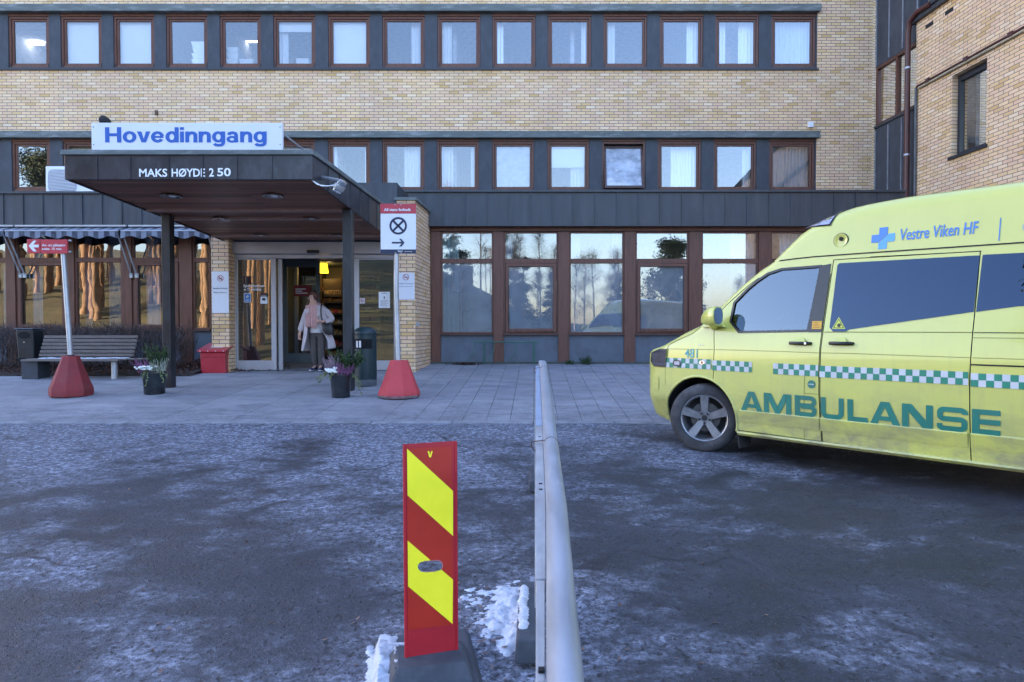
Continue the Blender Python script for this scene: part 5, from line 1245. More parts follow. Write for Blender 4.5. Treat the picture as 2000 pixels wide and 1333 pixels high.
# hedge of bare twigs and the leaf litter under it
TW = mat('bare hedge twig', (.060, .042, .040), .85, 0, .4, 8)
q = MB()
hx0, hx1 = -12.6, -7.05
for k in range(5200):
    x = random.uniform(hx0, hx1); y = random.uniform(13.15, 13.95); topz = Z_(634, 13.5) + .05 * math.sin(x * 5) + random.uniform(-.10, .06)
    if x > -7.8: topz -= (x + 7.8) * .5 * random.random()
    zb = gz(x, y); z0 = zb + (topz - zb) * random.random() ** .55 * .85; ln = random.uniform(.18, .45); d = Vector((random.gauss(0, .5), random.gauss(0, .45), random.uniform(.35, 1))).normalized()
    p1 = Vector((x, y, z0)); p2 = p1 + d * ln
    if p2.z > topz + .05: p2.z = topz + .05
    mid = p1.lerp(p2, .5) + Vector((random.gauss(0, .02), random.gauss(0, .02), 0)); w_ = random.uniform(.003, .0065); s_ = Vector((1, random.gauss(0, .4), 0)).normalized() * w_; t_ = Vector((0, 1, 0)) * w_
    a = [q.vert(p1 + s_), q.vert(p1 - s_), q.vert(p1 + t_)]; b = [q.vert(mid + s_ * .8), q.vert(mid - s_ * .8), q.vert(mid + t_ * .8)]; c = q.vert(p2)
    for i in range(3): j = (i + 1) % 3; q.idx([a[i], a[j], b[j], b[i]]); q.idx([b[i], b[j], c])
for k in range(46):
    x = hx0 + (hx1 - hx0) * (k + random.random()) / 46; y = 13.5 + random.uniform(-.1, .1); zb = gz(x, y); q.tube([(x, y, zb - .05), (x + random.gauss(0, .06), y, zb + .4), (x + random.gauss(0, .12), y, zb + .9)], [.016, .012, .006], 5)
tag(q.build('hedge', TW), 'clipped bare brown hedge under the left ground floor windows', 'hedge')
q = MB(); LEAF = mat('fallen brown leaves', (.085, .036, .024), .85, 0, .6, 20); 
for k in range(2600):
    x = random.uniform(-12.8, -6.6); y = random.uniform(12.55, 13.7); z = gz(x, y) + .05 + random.uniform(0, .06); e = Vector((random.gauss(0, 1), random.gauss(0, 1), random.gauss(0, .7))).normalized() * random.uniform(.02, .045); s_ = e.cross(Vector((random.random(), random.random(), 1))).normalized() * .018; c = Vector((x, y, z))
    q.face([c - e, c + s_, c + e, c - s_])
tag(q.build('leaf_litter', LEAF), kind='stuff', label='reddish fallen leaves under the hedge', cat='leaves')
q = MB()
for k in range(900):
    x = random.gauss(-6.55, .5); y = random.uniform(13.25, 14.2); z = gz(x, y) + .02 + max(0, .22 - .25 * abs(x + 6.8)) * random.random(); e = Vector((random.gauss(0, 1), random.gauss(0, 1), random.gauss(0, .7))).normalized() * random.uniform(.02, .05); s_ = e.cross(Vector((random.random(), random.random(), 1))).normalized() * .02; c = Vector((x, y, z)); q.face([c - e, c + s_, c + e, c - s_])
tag(q.build('leaf_litter', LEAF), kind='stuff', label='heap of dry leaves between the left post and the red grit box', cat='leaves')

# awnings
def striped():
    m, t, b = _new('striped awning cloth'); p = pos(t); sx = N(t, 'ShaderNodeSeparateXYZ'); t.links.new(p, sx.inputs[0])
    s = math_(t, 'SINE', math_(t, 'MULTIPLY', sx.outputs[0], 2 * math.pi / .225)); c = mix(t, ramp(t, math_(t, 'ADD', math_(t, 'MULTIPLY', s, .5), .5), [(.42, 0.), (.58, 1.)]), (.036, .040, .060), (.18, .195, .245))
    c = mix(t, ramp(t, noise(t, p, 9, 5), [(.4, 0.), (.7, .5)]), c, (.16, .17, .20)); t.links.new(c, b.inputs['Base Color']); b.inputs['Roughness'].default_value = .85; return m
AWN = striped()
yw, yf = 14.48, 14.16
zA, zF, zV = Z_(441, yw), Z_(451, yf), Z_(464, yf)
for x0p, x1p, lab in ((-120, 7, 'striped folding awning cut off by the left picture edge'), (10, 231, 'long striped awning over the windows behind the bench'), (236, 408, 'striped awning half hidden by the canopy and its left post')):
    xa, xb = X_(x0p, yf, 455), X_(x1p, yf, 455); t = thing('awning', lab, 'awning', ((xa + xb) / 2, yw, zA), 'striped awnings over the left windows')
    q = MB(); q.hexa([(xa, yf, zF - .004), (xb, yf, zF - .004), (xb, yw, zA - .05), (xa, yw, zA - .05), (xa, yf, zF + .004), (xb, yf, zF + .004), (xb, yw, zA - .04), (xa, yw, zA - .04)]); q.build('cloth', AWN, t)
    q = MB(); n = int((xb - xa) / .028); per = .225
    for k in range(n):
        a, b = xa + (xb - xa) * k / n, xa + (xb - xa) * (k + 1) / n; g = lambda u: zV + .028 * math.cos(2 * math.pi * u / (per * 2)) ; w_ = lambda u: .012 * math.sin(u * 11)
        q.face([(a, yf - .01 + w_(a), g(a)), (b, yf - .01 + w_(b), g(b)), (b, yf - .01, zF), (a, yf - .01, zF)])
    q.build('valance', AWN, t, smooth=60)
    q = MB(); q.tube([(xa, yf, zF), (xb, yf, zF)], .018, 8); q.box(xa, xb, yw - .06, yw, zA - .03, zA + .005); q.build('front_bar', GALV, t, smooth=40)
    for xx in (xa + .03, xb - .03):
        q = MB(); q.tube([(xx, yf, zF - .02), (xx, 14.66, Z_(540, 14.66))], .015, 8); q.box(xx - .03, xx + .03, 14.63, 14.675, Z_(543, 14.66), Z_(534, 14.66)); q.build('arm', GALV, t, smooth=40)

# air conditioner, wall fittings
ACW = mat('white casing', (.70, .72, .76), .4, 0, .04, 3); ACG = mat('grey fan grille', (.32, .35, .42), .5, 0, .1, 4)
ya = 14.75; xa, xb, z0, z1 = X_(89, ya, 350), X_(200, ya, 350), Z_(379, ya), Z_(325, ya)
AC = thing('air_conditioner', 'white outdoor air conditioning unit on the roof edge left of the canopy', 'air conditioner', ((xa + xb) / 2, ya, z0))
q = MB(); q.box(xa, xb, ya, ya + .35, z0, z1); q.build('casing', ACW, AC, bevel=.015)
fx0, fx1, fz0, fz1 = X_(94, ya, 350), X_(150, ya, 350), Z_(376, ya), Z_(331, ya); q = MB(); n = 32; cxg, czg = (fx0 + fx1) / 2, (fz0 + fz1) / 2
se = lambda t: (cxg + (fx1 - fx0) / 2 * math.copysign(abs(math.cos(t)) ** .35, math.cos(t)), czg + (fz1 - fz0) / 2 * math.copysign(abs(math.sin(t)) ** .35, math.sin(t)))
q.face([(a, ya - .006, b) for a, b in [se(2 * math.pi * k / n) for k in range(n)]]); q.build('fan_panel', ACG, AC)
q = MB()
for k in range(15):
    z = fz0 + .03 + (fz1 - fz0 - .06) * k / 14; q.hexa([(fx0 + .04, ya - .018, z - .006), (fx1 - .03, ya - .018, z + .028), (fx1 - .03, ya - .007, z + .028), (fx0 + .04, ya - .007, z - .006), (fx0 + .04, ya - .018, z + .002), (fx1 - .03, ya - .018, z + .036), (fx1 - .03, ya - .007, z + .036), (fx0 + .04, ya - .007, z + .002)])
q.build('fan_grille', ACW, AC)
c = P(202.5, 235, 16.9); q = MB(); q.lathe(c + Vector((0, 0, 0)), [(.0, -.10), (.07, -.085), (.112, -.03), (.112, .05), (.09, .16)], 20, axis='Y'); tag(q.build('round_wall_vent', RUBB, smooth=50), 'round dark vent cap on the brick wall above the sign', 'vent')
c = P(307, 221, YU); q = MB(); q.box(c.x - .03, c.x + .03, YU - .07, YU + .01, c.z - .06, c.z + .05); tag(q.build('wall_hook', mat('rusty iron', (.12, .07, .05), .8), bevel=.01), 'small rusty bracket on the bricks above the sign', 'bracket')
c = P(1582.5, 245, YU); q = MB(); q.box(c.x - .065, c.x + .065, YU - .07, YU + .01, c.z - .07, c.z + .07); tag(q.build('wall_box', ACW, bevel=.015), 'small white box on the brick wall between window rows', 'box')
c = P(812.5, 634, 13.25); q = MB(); q.box(X_(810, 13.25) + .02, X_(815, 13.25) + .02, 13.3, 13.38, c.z - .03, c.z + .03); tag(q.build('socket_box', ACG, bevel=.006), 'small grey box on the side of the right brick pillar', 'box')
# no smoking plates
def smoke_sign(x0, x1, y0, y1, label):
    ys = YP - .02; f = lambda u, v: P(x0 + (x1 - x0) * u, y0 + (y1 - y0) * v, ys - .003); a, b = P(x0, y0, ys), P(x1, y1, ys)
    t = thing('no_smoking_sign', label, 'sign', ((a.x + b.x) / 2, ys, b.z), 'no smoking plates by the doors'); q = MB(); q.box(a.x, b.x, ys, ys + .018, b.z, a.z); q.build('plate', WHITE2, t, bevel=.003)
    asp = (x1 - x0) / (y1 - y0); q = MB(); c = (.5, .165); disc2(q, c, .185, f, 0, 28, .155, asp); ribbon(q, [(c[0] - .12, c[1] - .12 * asp), (c[0] + .12, c[1] + .12 * asp)], .03, f); q.build('prohibition_ring', mat('sign red', (.42, .03, .05), .5), t)
    q = MB(); ribbon(q, [(.38, .18), (.6, .18)], .018, lambda u, v: f(u, v) + Vector((0, -.001, 0))); ribbon(q, [(.58, .165), (.56, .145), (.6, .13)], .014, f)
    for s, v, w_ in (('Røyking forbudt', .432, .86), ('Benytt røykesone', .532, .76)):
        a0 = f(.5 - w_ / 2, v); a1 = f(.5 + w_ / 2, v - .045); put_text(q, fit(text2d(s, .02 if v < .5 else 0), a1.x - a0.x, a1.z - a0.z), lambda u, vv: (a0.x + u, ys - .003, a0.z + vv))
    q.build('lettering', NAVY, t)
smoke_sign(413.5, 447, 530.5, 612, 'tall white no smoking plate on the left brick pillar'); smoke_sign(776, 809.5, 533, 586, 'white no smoking plate on the right pillar half behind a pole')
# ------------------------------------------------------------------ foreground marker board, rail and snow
DRED = mat('red marker plastic', (.40, .010, .022), .45, 0, .10, 5, bs=.05); DORG = mat('retroreflective red', (.43, .022, .010), .35, 0, .10, 6, dirt=((.36, .02, .02), 2.2, .6)); DYEL = mat('retroreflective yellow', (.96, .86, .025), .35, 0, .05, 9, bs=.12, bd=.002)
def dl(px, py, off=0.0):      # point on the board's face plane, slightly turned
    k = (px - 790) / 103.0; Y = 2.715 + .07 * k; return P(px, py, Y - off)
DEL = thing('marker_board', 'red and yellow striped road marker board in a grey rubber foot', 'road marker', tuple(P(842, 1290, 2.75)))
def bz(px, py, th=0.0): q = dl(px, py); return q + Vector((-.01 * 0, th, 0))
# the board with a real grip hole
c0 = [(788.5, 868), (891, 861.5), (893, 1277), (792, 1293)]
hole = [(816 + 9, 1098 + 0)]
def hol(n=10):
    pts = []
    for k in range(n + 1): a = R(-90 - 180 * k / n); pts.append((826 + 10 * math.cos(a), 1107.5 - 10 * math.sin(a)))
    for k in range(n + 1): a = R(90 - 180 * k / n); pts.append((854 + 10 * math.cos(a), 1105.5 - 10 * math.sin(a)))
    return pts
H = hol()
def board(mb, off, m=0):
    out = c0; n = len(H)
    # fan between outer rectangle and hole: split into left / right halves
    hl = H; mb_pts = []
    top = [(c0[0]), (c0[1])]; iL, iR = 5, 16
    A = [c0[0], c0[1], c0[2], c0[3]]
    # upper half: outer TL, TR, then hole from right mid over the top to left mid ; lower half the rest
    k_left = max(range(n), key=lambda i: -H[i][0]); k_right = max(range(n), key=lambda i: H[i][0])
    i = k_left; up = []; 
    a = [H[j % n] for j in range(k_left, k_left + ((k_right - k_left) % n) + 1)]; b = [H[j % n] for j in range(k_right, k_right + ((k_left - k_right) % n) + 1)]
    if sum(p[1] for p in a) / len(a) > sum(p[1] for p in b) / len(b): a, b = b[::-1], a[::-1]
    # a: left->right over the top edge, b: right->left under
    a = a if a[0][0] < a[-1][0] else a[::-1]; b = b if b[0][0] > b[-1][0] else b[::-1]
    Lm, Rm = (790, H[k_left][1]), (892, H[k_right][1])
    mb.face([dl(*p, off) for p in [c0[0], c0[1], Rm] + a[::-1] + [Lm]], m); mb.face([dl(*p, off) for p in [c0[2], c0[3], Lm] + b[::-1] + [Rm]], m)
q = MB(); board(q, .0); board(q, -.03)
for k in range(4): a, b = c0[k], c0[(k + 1) % 4]; q.face([dl(*a), dl(*b), dl(*b, -.03), dl(*a, -.03)])
for k in range(len(H)): a, b = H[k], H[(k + 1) % len(H)]; q.face([dl(*a), dl(*b), dl(*b, -.03), dl(*a, -.03)])
q.build('board', DRED, DEL)
q = MB()      # rounded edge ribs
for a, b in (((790, 869), (793.5, 1292)), ((889.5, 862.5), (891.8, 1277))): q.tube([dl(*a, -.004), dl(*b, -.004)], .0075, 10)
q.build('edge_rib', DRED, DEL, smooth=60)
fp = lambda u, v: dl(650 + u / 2.598, 820 + v / 2.598, .002)
def clipface(mb, poly, fn, m):
    """lay a face on the board with the rounded grip hole left open: cut it by the hole's edges one after another"""
    hp = [((a - 650) * 2.598, (b - 820) * 2.598) for a, b in H]; n = len(hp)
    ar_ = sum(hp[k][0] * hp[(k + 1) % n][1] - hp[(k + 1) % n][0] * hp[k][1] for k in range(n)); sg = 1 if ar_ > 0 else -1
    rest = poly
    for k in range(n):
        p, q_ = hp[k], hp[(k + 1) % n]; a, b = (q_[1] - p[1]) * sg, -(q_[0] - p[0]) * sg
        if abs(a) + abs(b) < 1e-6: continue
        c = a * p[0] + b * p[1]
        out = sh_clip(rest, -a, -b, -c)
        if len(out) >= 3: mb.face([fn(*v) for v in out], m)
        rest = sh_clip(rest, a, b, c)
        if len(rest) < 3: break
q = MB(); 
clipface(q, [(377, 148), (604, 136), (611, 1040), (380, 1068)], fp, 0); q.build('red_sheeting', DORG, DEL)
fy = lambda u, v: dl(650 + u / 2.598, 820 + v / 2.598, .003)
q = MB(); clipface(q, [(377, 148), (610, 362), (610, 590), (379, 384)], fy, 0); clipface(q, [(380, 614), (610, 812), (608, 1037), (382, 846)], fy, 0); q.build('yellow_stripe', DYEL, DEL)
q = MB(); c = [(481, 160), (489, 160), (494, 182), (499, 160), (507, 160), (498, 192), (490, 192)]; q.face([fy(*p) for p in c]); q.build('lettering', DYEL, DEL)
q = MB(); hc = [dl(826 + 0, 1107, .001)]
ring_ = [dl(*p, .003) for p in H] ; rg2 = [dl(840 + (p[0] - 840) * 1.06, 1106.5 + (p[1] - 1106.5) * 1.14, .003) for p in H]
for k in range(len(H)): q.face([ring_[k], ring_[(k + 1) % len(H)], rg2[(k + 1) % len(H)], rg2[k]])
q.build('grip_rim', mat('pale grip rim', (.45, .16, .17), .5), DEL)
FOOT = mat('grey rubber foot', (.042, .048, .062), .75, 0, .35, 6, bs=.25, dirt=((.11, .12, .14), 3, .5))
fx, fy_ = -.43, 2.75; zf0 = gz(fx, fy_)
q = MB(); T = Matrix.Translation((fx, fy_, zf0)) @ Matrix.Rotation(R(12), 4, 'Z'); q.T = T
def slab(x0, x1, y0, y1, z0, z1, tx, ty): q.hexa([(x0, y0, z0), (x1, y0, z0), (x1, y1, z0), (x0, y1, z0), (x0 + tx, y0 + ty, z1), (x1 - tx, y0 + ty, z1), (x1 - tx, y1 - ty, z1), (x0 + tx, y1 - ty, z1)])
slab(-.245, .215, -.46, .40, 0, .06, .03, .04); slab(-.175, .165, -.16, .16, .061, .125, .03, .06); slab(-.15, .15, -.42, -.20, .061, .09, .02, .02)
q.build('foot', FOOT, DEL, bevel=.012)
q = MB(T); q.lathe((.0, -.33, .086), [(.09, 0), (.09, .008), (.06, .010), (.055, .002), (0, .002)], 20, ry=.6); q.build('foot_grip', FOOT, DEL, smooth=40)
# snow
def snow_blob(mb, cx, cy, rx, ry, h, seed, n=64, nr=16, rot=0.0, base=None):
    rnd = random.Random(seed); ph = [rnd.uniform(0, 6.28) for _ in range(6)]; ids = []
    top = mb.vert((cx, cy, (base or gz)(cx, cy) + h))
    for j in range(1, nr + 1):
        s = j / nr; lp = []
        for k in range(n):
            t = 2 * math.pi * k / n; e = 1 + .20 * math.sin(3 * t + ph[0]) + .14 * math.sin(5 * t + ph[1]) + .10 * math.sin(9 * t + ph[2]) + .07 * math.sin(17 * t + ph[3]) + .05 * math.sin(29 * t + ph[4])
            a, b = rx * s * e * math.cos(t), ry * s * e * math.sin(t); x = cx + a * math.cos(rot) - b * math.sin(rot); y = cy + a * math.sin(rot) + b * math.cos(rot)
            z = (base or gz)(x, y) + h * (1 - s ** 2.2) * (1 + .30 * math.sin(23 * x + ph[4]) * math.sin(27 * y + ph[5]) + .2 * math.sin(61 * x + ph[1]) * math.sin(57 * y)) + ((.0045 * rnd.uniform(-1, 1) + .002) if j < nr else -.006)
            lp.append(mb.vert((x, y, z)))
        ids.append(lp)
    for k in range(n): mb.idx([top, ids[0][k], ids[0][(k + 1) % n]])
    for a, b in zip(ids, ids[1:]):
        for k in range(n): mb.idx([a[k], b[k], b[(k + 1) % n], a[(k + 1) % n]])
from mathutils import noise as mnoise
q = MB()
def snow_field(x0, x1, y0, y1, lumps, base, thr=.010, st=.0075, seed=0.0, amp=.020):
    nx, ny = int((x1 - x0) / st), int((y1 - y0) / st); hh = {}
    def hgt(x, y):
        s_ = 0.0
        for lx_, ly_, rx, ry, h in lumps:
            d2 = ((x - lx_) / rx) ** 2 + ((y - ly_) / ry) ** 2
            if d2 < 9: s_ += h * math.exp(-d2)
        if s_ < .002: return -.01
        n1 = mnoise.fractal(Vector((x * 14, y * 14, seed)), .9, 2.1, 4); n2 = mnoise.fractal(Vector((x * 60, y * 60, seed + 5)), .8, 2.1, 3)
        return s_ * (1 + .35 * n1) + amp * .55 * n1 + amp * .16 * n2 - thr
    for i_ in range(nx + 1):
        for j_ in range(ny + 1): hh[i_, j_] = hgt(x0 + i_ * st, y0 + j_ * st)
    vid = {}
    def V(i_, j_):
        if (i_, j_) not in vid:
            x, y = x0 + i_ * st, y0 + j_ * st; h = hh[i_, j_]; vid[i_, j_] = q.vert((x, y, base(x, y) + max(-.004, min(.055, h if h < .02 else .02 + (h - .02) * .7))))
        return vid[i_, j_]
    for i_ in range(nx):
        for j_ in range(ny):
            if max(hh[i_, j_], hh[i_ + 1, j_], hh[i_, j_ + 1], hh[i_ + 1, j_ + 1]) > 0: q.idx([V(i_, j_), V(i_ + 1, j_), V(i_ + 1, j_ + 1), V(i_, j_ + 1)])
LU = []
for px_, py_, rx, ry, h in ((985, 1200, .085, .16, .030), (945, 1160, .13, .09, .012), (1005, 1165, .06, .14, .028), (900, 1178, .10, .07, .010), (1012, 1245, .05, .11, .040), (985, 1262, .06, .06, .020), (1022, 1205, .04, .15, .036), (960, 1232, .05, .05, .016), (925, 1205, .06, .05, .008)):
    g_ = G(px_, py_); LU.append((g_.x, g_.y, rx, ry, h))
snow_field(-.62, .0, 2.7, 3.75, LU, gz)
LW = []
for dx, dy, rx, ry, h in ((-.23, .03, .05, .14, .030), (-.27, -.10, .045, .12, .036), (-.30, -.24, .05, .10, .030), (-.22, .25, .06, .10, .020)):
    w_ = T @ Vector((dx, dy, 0)); LW.append((w_.x, w_.y, rx, ry, h))
iT = T.inverted()
def foot_base(x, y):
    l_ = iT @ Vector((x, y, 0)); a, b = abs(l_.x + .005), l_.y
    if a < .145 and abs(b) < .11: return zf0 + .127
    if a < .21 and -.43 < b < .37: return zf0 + .063
    if a < .235 and -.45 < b < .39: return zf0 + .063 * min(1, (.235 - a) / .025) * min(1, max(0, (.45 + b) / .02), max(0, (.39 - b) / .02))
    return gz(x, y)
for dx, dy, rx, ry, h in ((-.02, -.30, .15, .035, .020), (-.13, .20, .09, .08, .018), (-.19, -.20, .03, .13, .020), (.08, -.33, .06, .05, .012), (-.10, -.40, .08, .03, .014)):
    w_ = T @ Vector((dx, dy, 0)); LW.append((w_.x, w_.y, rx, ry, h))
snow_field(fx - .48, fx + .30, fy_ - .55, fy_ + .45, LW, foot_base, seed=9.0)
tag(q.build('snow', SNOW, smooth=60), kind='stuff', label='lumpy crusted snow round the marker foot and along the rail', cat='snow')
q = MB()
for k in range(70):
    px_, py_ = random.gauss(935, 60), random.gauss(1235, 45); g_ = G(px_, py_); e = Vector((random.gauss(0, 1), random.gauss(0, 1), random.gauss(0, .3))).normalized() * random.uniform(.008, .018); s_ = e.cross(Vector((0, .2, 1))).normalized() * .008; c = g_ + Vector((0, 0, .008 + random.random() * .01)); q.face([c - e, c + s_, c + e, c - s_])
for k in range(60):
    g_ = G(random.uniform(100, 1900), random.uniform(880, 1320)); e = Vector((random.gauss(0, 1), random.gauss(0, 1), random.gauss(0, .3))).normalized() * random.uniform(.008, .02); s_ = e.cross(Vector((0, .2, 1))).normalized() * .009; c = g_ + Vector((0, 0, .008)); q.face([c - e, c + s_, c + e, c - s_])
tag(q.build('scattered_leaves', mat('pale dead leaf', (.20, .12, .09), .85, 0, .5, 20)), kind='stuff', label='small dead leaves scattered on the icy asphalt', cat='leaves')
# rail running from under the camera towards the doors
RAIL = thing('barrier_rail', 'grey steel barrier tube with a perforated bar running away from the viewer', 'barrier', (.03, 3.2, gz(0, 3.2)))
TUBEM = mat('galvanised tube', (.36, .39, .45), .42, .55, .15, 5, (4, .8, 4), dirt=((.24, .26, .30), 3, .4)); BAR = mat('dull zinc bar', (.34, .34, .35), .6, .2, .25, 6, (3, 1, 3), dirt=((.22, .20, .19), 4, .5)); PLST = mat('bluish plastic strip', (.26, .31, .40), .55, 0, .25, 5, (4, 1, 4), dirt=((.20, .24, .32), 5, .6))
def rail_pt(Y, h, x): return Vector((x, Y, gz(0, 1.2) * 0 + SLOPE * Y + h))
h_ = .93; rr_ = .0345; Ye = 6.35; xx = lambda Y: interp(Y, [0, 1.2, 2.16, 5.8, 7], [.036, .0568, .0735, .087, .090])
q = MB(); q.tube([rail_pt(Y_, h_, xx(Y_)) for Y_ in (.45, .9, 1.2, 1.7, 2.16, 3.5, Ye)], rr_, 24); q.build('tube', TUBEM, RAIL, smooth=50)
q = MB(); T2 = rail_pt(Ye, h_, xx(Ye)); q.box(T2.x - .042, T2.x + .02, Ye - .03, Ye + .05, T2.z - .04, T2.z + .033); q.build('end_clamp', ACG, RAIL, bevel=.01)
bx = lambda Y: (.001 + .0028 * (Y - 1.2) + xx(Y) - rr_) / 2
def bar(Y0, Y1, w_, dz, m, nm, h2=.05):
    q = MB(); a, b = rail_pt(Y0, h_, bx(Y0)), rail_pt(Y1, h_, bx(Y1))
    lo, hi = [], []
    ys_ = [Y0 + (Y1 - Y0) * k / 8 for k in range(9)]; lp = []
    for Y in ys_:
        c_ = rail_pt(Y, h_, bx(Y)); w2 = (xx(Y) - rr_ - .0015 - (.001 + .0028 * (Y - 1.2))) / 2 * w_; lp.append([(c_.x - w2, Y, c_.z + dz - h2), (c_.x + w2, Y, c_.z + dz - h2), (c_.x + w2, Y, c_.z + dz), (c_.x - w2, Y, c_.z + dz)])
    q.loft(lp); return q.build(nm, m, RAIL, bevel=.002)
bar(.45, 1.62, .86, .0, BAR, 'perforated_bar'); bar(1.622, 3.45, 1.0, .004, BAR, 'perforated_bar'); bar(3.46, Ye - .2, 1.0, .006, PLST, 'plastic_strip')
q = MB()
for Y in (1.18, 1.23, 2.35, 2.42, 3.2): a = rail_pt(Y, h_, bx(Y)); q.box(a.x - .004, a.x + .008, Y - .008, Y + .008, a.z + .0005, a.z + .0052)
q.build('slot', MATS['bin mouth'], RAIL)
for Y in (3.05, 5.9):
    q = MB()
    c = rail_pt(Y, h_, xx(Y)); q.tube([c + Vector((.0 + .034 * math.cos(R(a)) - (.055 if a > 150 and a < 300 else 0), .02 * math.sin(R(a * 2)) * .5, .034 * math.sin(R(a)))) for a in range(-40, 330, 15)], .0028, 5)
    q.build('wire_tie', mat('rusty wire', (.09, .05, .04), .7), RAIL, smooth=60)
for Y in (3.2, 5.6): a = rail_pt(Y, h_, .015); q = MB(); q.box(a.x - .012, a.x + .012, Y - .012, Y + .012, gz(0, Y) + .05, a.z - .04); q.build('upright', BAR, RAIL)
for Y in (3.2, 5.6):
    q = MB(); z = gz(0, Y); x = -.045
    q.hexa([(x - .04, Y - .36, z), (x + .09, Y - .36, z), (x + .09, Y + .36, z), (x - .04, Y + .36, z), (x - .03, Y - .34, z + .105), (x + .08, Y - .34, z + .105), (x + .08, Y + .34, z + .105), (x - .03, Y + .34, z + .105)]) if Y < 4 else q.hexa([(x + .0, Y - .3, z), (x + .09, Y - .3, z), (x + .09, Y + .3, z), (x + .0, Y + .3, z), (x + .01, Y - .3, z + .1), (x + .08, Y - .3, z + .1), (x + .08, Y + .3, z + .1), (x + .01, Y + .3, z + .1)])
    fo = q.build('foot', FOOT, RAIL, bevel=.012)
    if Y < 4:
        q = MB(); rnd = random.Random(3)
        for k in range(15): q.lathe((x - .005 + rnd.gauss(0, .004), Y - .22 + k * .032, z + .104), [(.021 + rnd.random() * .008, 0), (.019, .012), (.010, .02), (0, .022)], 8)
        tag(q.build('snow_on_foot', SNOW, smooth=60), kind='stuff', label='strip of snow lying along the top of the rail foot', cat='snow')

# green bicycle rail against the right windows
GRR = mat('green painted steel', (.03, .13, .085), .5, 0, .3, 6); yb = 14.45
BK = thing('bicycle_rail', 'low green tubular bicycle rail below the right windows', 'rail', tuple(P(988, 712, yb)))
q = MB(); q.tube([P(924, 668, yb), P(1052, 669, yb)], .014, 8)
for px_ in (946, 1043): q.tube([P(px_, 668, yb), P(px_, 710, yb)], .017, 8)
q.build('frame', GRR, BK, smooth=50)
q = MB()
for px_ in (928, 966, 1008):
    q.tube([P(px_, 668, yb - .02), P(px_ - 3, 690, yb - .14), P(px_ - 14, 706, yb - .2)], .008, 6)
q.build('wheel_hoop', GRR, BK, smooth=50)
WEED = mat('green weed', (.045, .085, .03), .7, 0, .4, 14)
for k, (px_, lab, n, h) in enumerate(((1145, 'small green weed at the foot of the right windows by the rail end', 26, .22), (1112, 'low weeds at the foot of the brown mullion', 14, .12))):
    x = X_(px_, 14.55, 712); q = MB(); sprigs(q, (x, 14.55, gz(x, 14.55)), n, h, .7, .08, leaf=9, fat=.035); tag(q.build('weed', WEED), lab, 'plant')
q = MB()
for k in range(160):
    x = X_(random.gauss(912, 14), 14.5, 712); y = 14.5 + random.gauss(0, .05); c = Vector((x, y, gz(x, y) + .012 + random.random() * .03)); e = Vector((random.gauss(0, 1), random.gauss(0, 1), random.gauss(0, .5))).normalized() * .035; s_ = e.cross(Vector((0, .3, 1))).normalized() * .016; q.face([c - e, c + s_, c + e, c - s_])
tag(q.build('leaf_litter', LEAF), kind='stuff', label='small drift of dead leaves under the right windows', cat='leaves')
# ------------------------------------------------------------------ notices on the door glass
yn = YD - .004
def notice(name, label, x0, x1, y0, y1, m=None):
    t = thing(name, label, 'notice', tuple(P((x0 + x1) / 2, y1, yn))); a, b = P(x0, y0, yn), P(x1, y1, yn)
    q = MB(); q.box(a.x, b.x, yn, yn + .002, b.z, a.z); q.build('sheet', m or WHITE2, t); return t, (lambda u, v: P(x0 + (x1 - x0) * u, y0 + (y1 - y0) * v, yn - .003))
BLS = mat('blue sticker', (.05, .20, .55), .5, 0, .1, 3)
t, f = notice('door_sticker', 'blue and white no smoking sticker on the left door glass', 476.3, 490, 573, 591)
q = MB(); q.face([f(*p) for p in ((.08, .06), (.92, .06), (.92, .94), (.08, .94))]); q.build('blue_field', BLS, t)
f2 = lambda u, v: f(u, v) + Vector((0, -.001, 0)); q = MB(); disc2(q, (.5, .36), .25, f2, 0, 20, None, .75); q.build('white_disc', WHITE2, t)
f3 = lambda u, v: f(u, v) + Vector((0, -.002, 0)); q = MB(); disc2(q, (.5, .36), .25, f3, 0, 20, .20, .75); ribbon(q, [(.34, .24), (.66, .48)], .05, f3); q.build('ring', NAVY, t)
q = MB(); 
for v, w_ in ((.72, .5), (.84, .42)): ribbon(q, [(.5 - w_ / 2, v), (.5 + w_ / 2, v)], .05, f2)
q.build('lettering', WHITE2, t)
t, f = notice('camera_notice', 'black and white camera warning notice on the left door glass', 508.5, 522.5, 573, 593.5)
q = MB(); q.face([f(*p) for p in ((0, 0), (1, 0), (1, .38), (0, .38))]); q.face([f(*p) for p in ((.2, .5), (.6, .46), (.72, .56), (.6, .74), (.25, .68))]); ribbon(q, [(.6, .58), (.85, .52)], .06, f); q.build('black_field', BLK, t)
q = MB(); q.face([f2(*p) for p in ((.4, .08), (.6, .08), (.55, .2), (.45, .2))]); q.build('emblem', mat('red emblem', (.45, .03, .03), .5), t)
q = MB(); ribbon(q, [(.12, .29), (.88, .29)], .06, f2); q.build('lettering', WHITE2, t)
t, f = notice('paper_notice', 'white printed paper sheet taped to the right door glass', 739.5, 761.5, 570.5, 602)
q = MB(); ribbon(q, [(.5, .28), (.5, .44)], .09, f); 
for k in range(7): ribbon(q, [(.16, .54 + k * .055), (.84 - .1 * (k % 3), .54 + k * .055)], .012, f)
ribbon(q, [(.25, .08), (.75, .08)], .03, f); q.build('lettering', BLK, t)
t, f = notice('prohibition_sticker', 'small round prohibition sticker on the right door glass', 702.5, 712.5, 583, 593)
